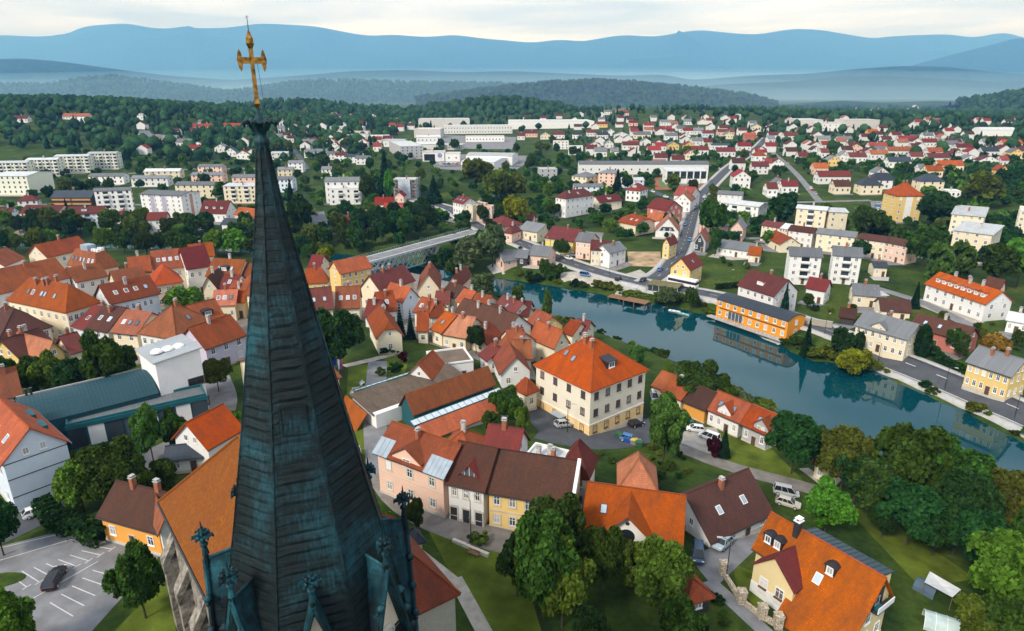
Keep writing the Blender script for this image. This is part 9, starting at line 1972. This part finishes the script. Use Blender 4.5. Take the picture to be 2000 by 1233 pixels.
# ------------------------------------------------------------------ foreground details
# white bay lines in the car park
cp = next(o for o in bpy.data.objects if o.name.startswith('car_park'))
q = [np.array(p) for p in next(p for p in PATCHES if p[0] == 'car_park')[1]]; fb = bil(q)
def bay(u0, v0, u1, v1, wdt=.14):
    a_, b_ = fb(u0, v0), fb(u1, v1); d_ = (b_ - a_) / np.hypot(*(b_ - a_)); n_ = np.array([-d_[1], d_[0]]) * wdt / 2
    V = [a_ + n_, b_ + n_, b_ - n_, a_ - n_]; V = [(v[0], v[1], hgt(*v) + .085) for v in V]; m = MB(); m.poly(V[::-1]); m.build('bay_line', PAINT, cp, False)
bay(.30, .02, .98, .06); bay(.12, .14, .92, .22)
for i in range(8):
    u = .2 + i * .1; bay(u, .30 + .02 * i, u + .02, .46 + .02 * i); bay(u - .02, .46 + .02 * i, u + .06, .46 + .02 * i)
for i in range(5): u = .25 + i * .1; bay(u, .66, u + .03, .84)
bay(.18, .56, .75, .62)
# grassy traffic island
c_ = fb(.06, .3); m = MB(); m.lathe([(1.6, 0), (1.55, .18), (0.01, .24)], 18); o = m.build('traffic_island', gm); o.location = (c_[0], c_[1], hgt(*c_)); o.scale = (2.4, 1, 1); o.rotation_euler = (0, 0, .2); struct(o)
# low wall along the church lawn
w0, w1 = [Vector(p) for p in PT['wallpath']]; an = math.atan2(w1.y - w0.y, w1.x - w0.x); Lw = (w1 - w0).length
o = thing('garden_wall', 'low old stone wall across the church lawn', 'wall', (w0.x, w0.y, hgt(w0.x, w0.y)), an)
for i in range(int(Lw / .8)): m = MB(); hh = rnd.uniform(.5, .62); m.box(i * .8, i * .8 + .77, -.25 + rnd.uniform(-.03, .03), .25, -.6, hh); m.build('stone_block', STONE, o, False)
# river road retaining wall
w0, w1 = [Vector(p) for p in PT['stonewall']]; an = math.atan2(w1.y - w0.y, w1.x - w0.x); Lw = (w1 - w0).length
o = thing('retaining_wall', 'long rough stone retaining wall along the river road', 'wall', (w0.x, w0.y + 5.5, hgt(w0.x, w0.y)), an); m = MB(); m.box(0, Lw, -.3, .3, -1, 2.6); m.build('masonry', wall_mat('s'), o); m = MB(); m.box(-.1, Lw + .1, -.4, .4, 2.6, 2.75); m.build('coping', CONC, o)
# villa gate pillars of pale pebbles
pp = [Vector(p) for p in PT['pillar']]
peb = plain('pebble_stone', (.50, .42, .31), .9, var=.6, scale=6, bump=.8, bscale=6)
o = thing('villa_wall', 'pebble-clad garden wall with four pillars before the villa', 'wall', (0, 0, 0))
for p in pp[:4]: m = MB(); m.box(p.x - .5, p.x + .5, p.y - .5, p.y + .5, hgt(p.x, p.y) - .5, hgt(p.x, p.y) + 2.0); m.box(p.x - .58, p.x + .58, p.y - .58, p.y + .58, hgt(p.x, p.y) + 2.0, hgt(p.x, p.y) + 2.15); m.build('pillar', peb, o)
for i in (0, 1, 2):
    a_, b_ = pp[i], pp[i + 1]; d_ = (b_ - a_).normalized(); n_ = Vector((-d_.y, d_.x, 0)) * .22; z0, z1 = hgt(a_.x, a_.y), hgt(b_.x, b_.y); m = MB(); m.shell([(a_ + n_).to_tuple()[:2] + (z0 + .8,), (b_ + n_).to_tuple()[:2] + (z1 + .8,), (b_ - n_).to_tuple()[:2] + (z1 + .8,), (a_ - n_).to_tuple()[:2] + (z0 + .8,)], [(3, 2, 1, 0)], 1.3); m.build('low_wall', peb, o)
# greenhouse, tent and white sail behind the villa
x, y, z = PT['greenhouse'][0]; o = thing('greenhouse', 'small clear greenhouse behind the villa', 'greenhouse', (x, y, z), -.5)
gp = plain('greenhouse_film', (.42, .52, .50), .3, spec=.6); m = MB(); n = 8; v = []
for i in range(n + 1): t_ = math.pi * i / n; v += [(-2.6, -1.7 * math.cos(t_), 2.1 * math.sin(t_)), (2.6, -1.7 * math.cos(t_), 2.1 * math.sin(t_))]
m.shell(v, [(2 * i, 2 * i + 1, 2 * i + 3, 2 * i + 2) for i in range(n)], .03); m.build('film', gp, o)
for xx in (-2.6, -1.3, 0, 1.3, 2.6):
    m = MB()
    for i in range(n): t0, t1 = math.pi * i / n, math.pi * (i + 1) / n; m.bar((xx, -1.73 * math.cos(t0), 2.13 * math.sin(t0)), (xx, -1.73 * math.cos(t1), 2.13 * math.sin(t1)), .035)
    m.build('hoop', WHITE, o, False)
x, y, z = PT['sail'][0]; o = thing('sun_sail', 'white sun sail stretched over a dark tent behind the villa', 'sun sail', (x, y, z), -.9)
m = MB(); m.shell([(-1.6, 1.3, 2.7), (2.6, 1.0, 2.5), (2.4, -1.5, 2.4), (-1.2, -1.6, 2.6), (.5, 0, 2.25)], [(3, 4, 0), (0, 4, 1), (1, 4, 2), (2, 4, 3)], .03); m.build('sail', plain('sail_cloth', (.55, .56, .56), .9), o)
for q_ in ((-1.6, 1.3, 2.7), (2.6, 1.0, 2.5), (2.4, -1.5, 2.4), (-1.2, -1.6, 2.6)): m = MB(); m.bar((q_[0], q_[1], 0), q_, .04); m.build('mast', WOOD, o, False)
m = MB(); v = []
for i in range(7): t_ = math.pi * i / 6; v += [(-2.6, -1.3 * math.cos(t_), 1.7 * math.sin(t_)), (.2, -1.3 * math.cos(t_), 1.9 * math.sin(t_))]
m.shell(v, [(2 * i, 2 * i + 1, 2 * i + 3, 2 * i + 2) for i in range(6)], .04); m.build('tent', plain('tent_blue', (.06, .10, .14), .7), o)
x, y, z = PT['post'][0]
for i in range(3): o = thing('garden_posts', 'pair of tall pale stakes on the lawn, %s' % ('far pair', 'middle pair', 'near pair')[i], 'stakes', (x + 22 + i * 3.2, y - 32 - i * 3.5, hgt(x + 22, y - 32))); [MB.build((lambda mm: (mm.bar((s, 0, 0), (s, 0, 2.6), .07, 0, 6), mm)[1])(MB()), 'stake', WOOD, o, False) for s in (0, .35)]
# carport by the coral roofs
x, y, z = PT['carport'][0]; o = thing('carport', 'white carport roof on posts below the coral roofs', 'carport', (x, y, z), .2); m = MB(); m.box(-3, 3, -2.2, 2.2, 2.5, 2.62); m.build('roof', WHITE, o)
for sx in (-2.8, 2.8):
    for sy in (-2, 2): m = MB(); m.box(sx - .07, sx + .07, sy - .07, sy + .07, -.5, 2.5); m.build('post', WHITE, o)

# ------------------------------------------------------------------ haze
hz = MB(); hz.box(-28000, 28000, -800, 27500, -4, 2150); hm = bpy.data.materials.new('haze'); hm.use_nodes = True; t = hm.node_tree; t.nodes.clear()
oo = N(t, 'ShaderNodeOutputMaterial'); pv = N(t, 'ShaderNodeVolumePrincipled'); pv.inputs['Color'].default_value = (.17, .47, 1.0, 1); pv.inputs['Absorption Color'].default_value = (1, 1, 1, 1); pv.inputs['Density'].default_value = 0.78e-4; pv.inputs['Anisotropy'].default_value = 0.0
t.links.new(pv.outputs[0], oo.inputs['Volume']); ho = hz.build('haze', hm, None, False); ho['kind'] = 'stuff'; ho['label'] = 'pale blue morning haze filling the whole valley'; ho['category'] = 'haze'

mm = bpy.data.materials.new('mist'); mm.use_nodes = True; t = mm.node_tree; t.nodes.clear(); oo = N(t, 'ShaderNodeOutputMaterial'); pv = N(t, 'ShaderNodeVolumePrincipled'); pv.inputs['Color'].default_value = (.42, .70, 1, 1); pv.inputs['Absorption Color'].default_value = (1, 1, 1, 1); pv.inputs['Density'].default_value = 2.3e-4; t.links.new(pv.outputs[0], oo.inputs['Volume'])
for cx_, cy_, rx_, ry_, top, lab in ((-2700, 4700, 2000, 600, 150, 'white mist lying behind the left forest ridge'), (-1350, 4600, 1000, 500, 150, 'white mist in the saddle behind the cross'), (1000, 3700, 900, 450, 100, 'thin mist over the valley right of the dark ridge'), (2300, 4200, 1100, 450, 100, 'thin mist over the far village valley'), (300, 6600, 3600, 700, 210, 'pale mist below the mountains'), (100, 2750, 4200, 1350, 150, 'wide thin blue mist filling the wooded valley beyond the town'), (2600, 10500, 7000, 1200, 330, 'wide pale mist along the foot of the mountains')):
    m = MB(); m.lathe([(.02, 0), (1, 0), (.97, .22), (.86, .5), (.66, .76), (.36, .94), (.02, 1.)], 28); o = m.build('mist', mm, None, False); o.location = (cx_, cy_, 2); o.scale = (rx_, ry_, top); tag(o, lab, 'mist', kind='stuff')
# ------------------------------------------------------------------ labels: tell look-alikes apart by their place from left to right
by = {}
for o in TOPS: by.setdefault(o['label'], []).append(o)
def nth(i): return '%d%s' % (i, 'th' if 10 <= i % 100 <= 20 else {1: 'st', 2: 'nd', 3: 'rd'}.get(i % 10, 'th'))
for l, os_ in by.items():
    if len(os_) > 1:
        os_.sort(key=lambda o: o.location.x / max(o.location.y, 1))
        for i, o in enumerate(os_):
            o['label'] = l + (', %s from left' % nth(i + 1))
            if 'group' not in o: o['group'] = l
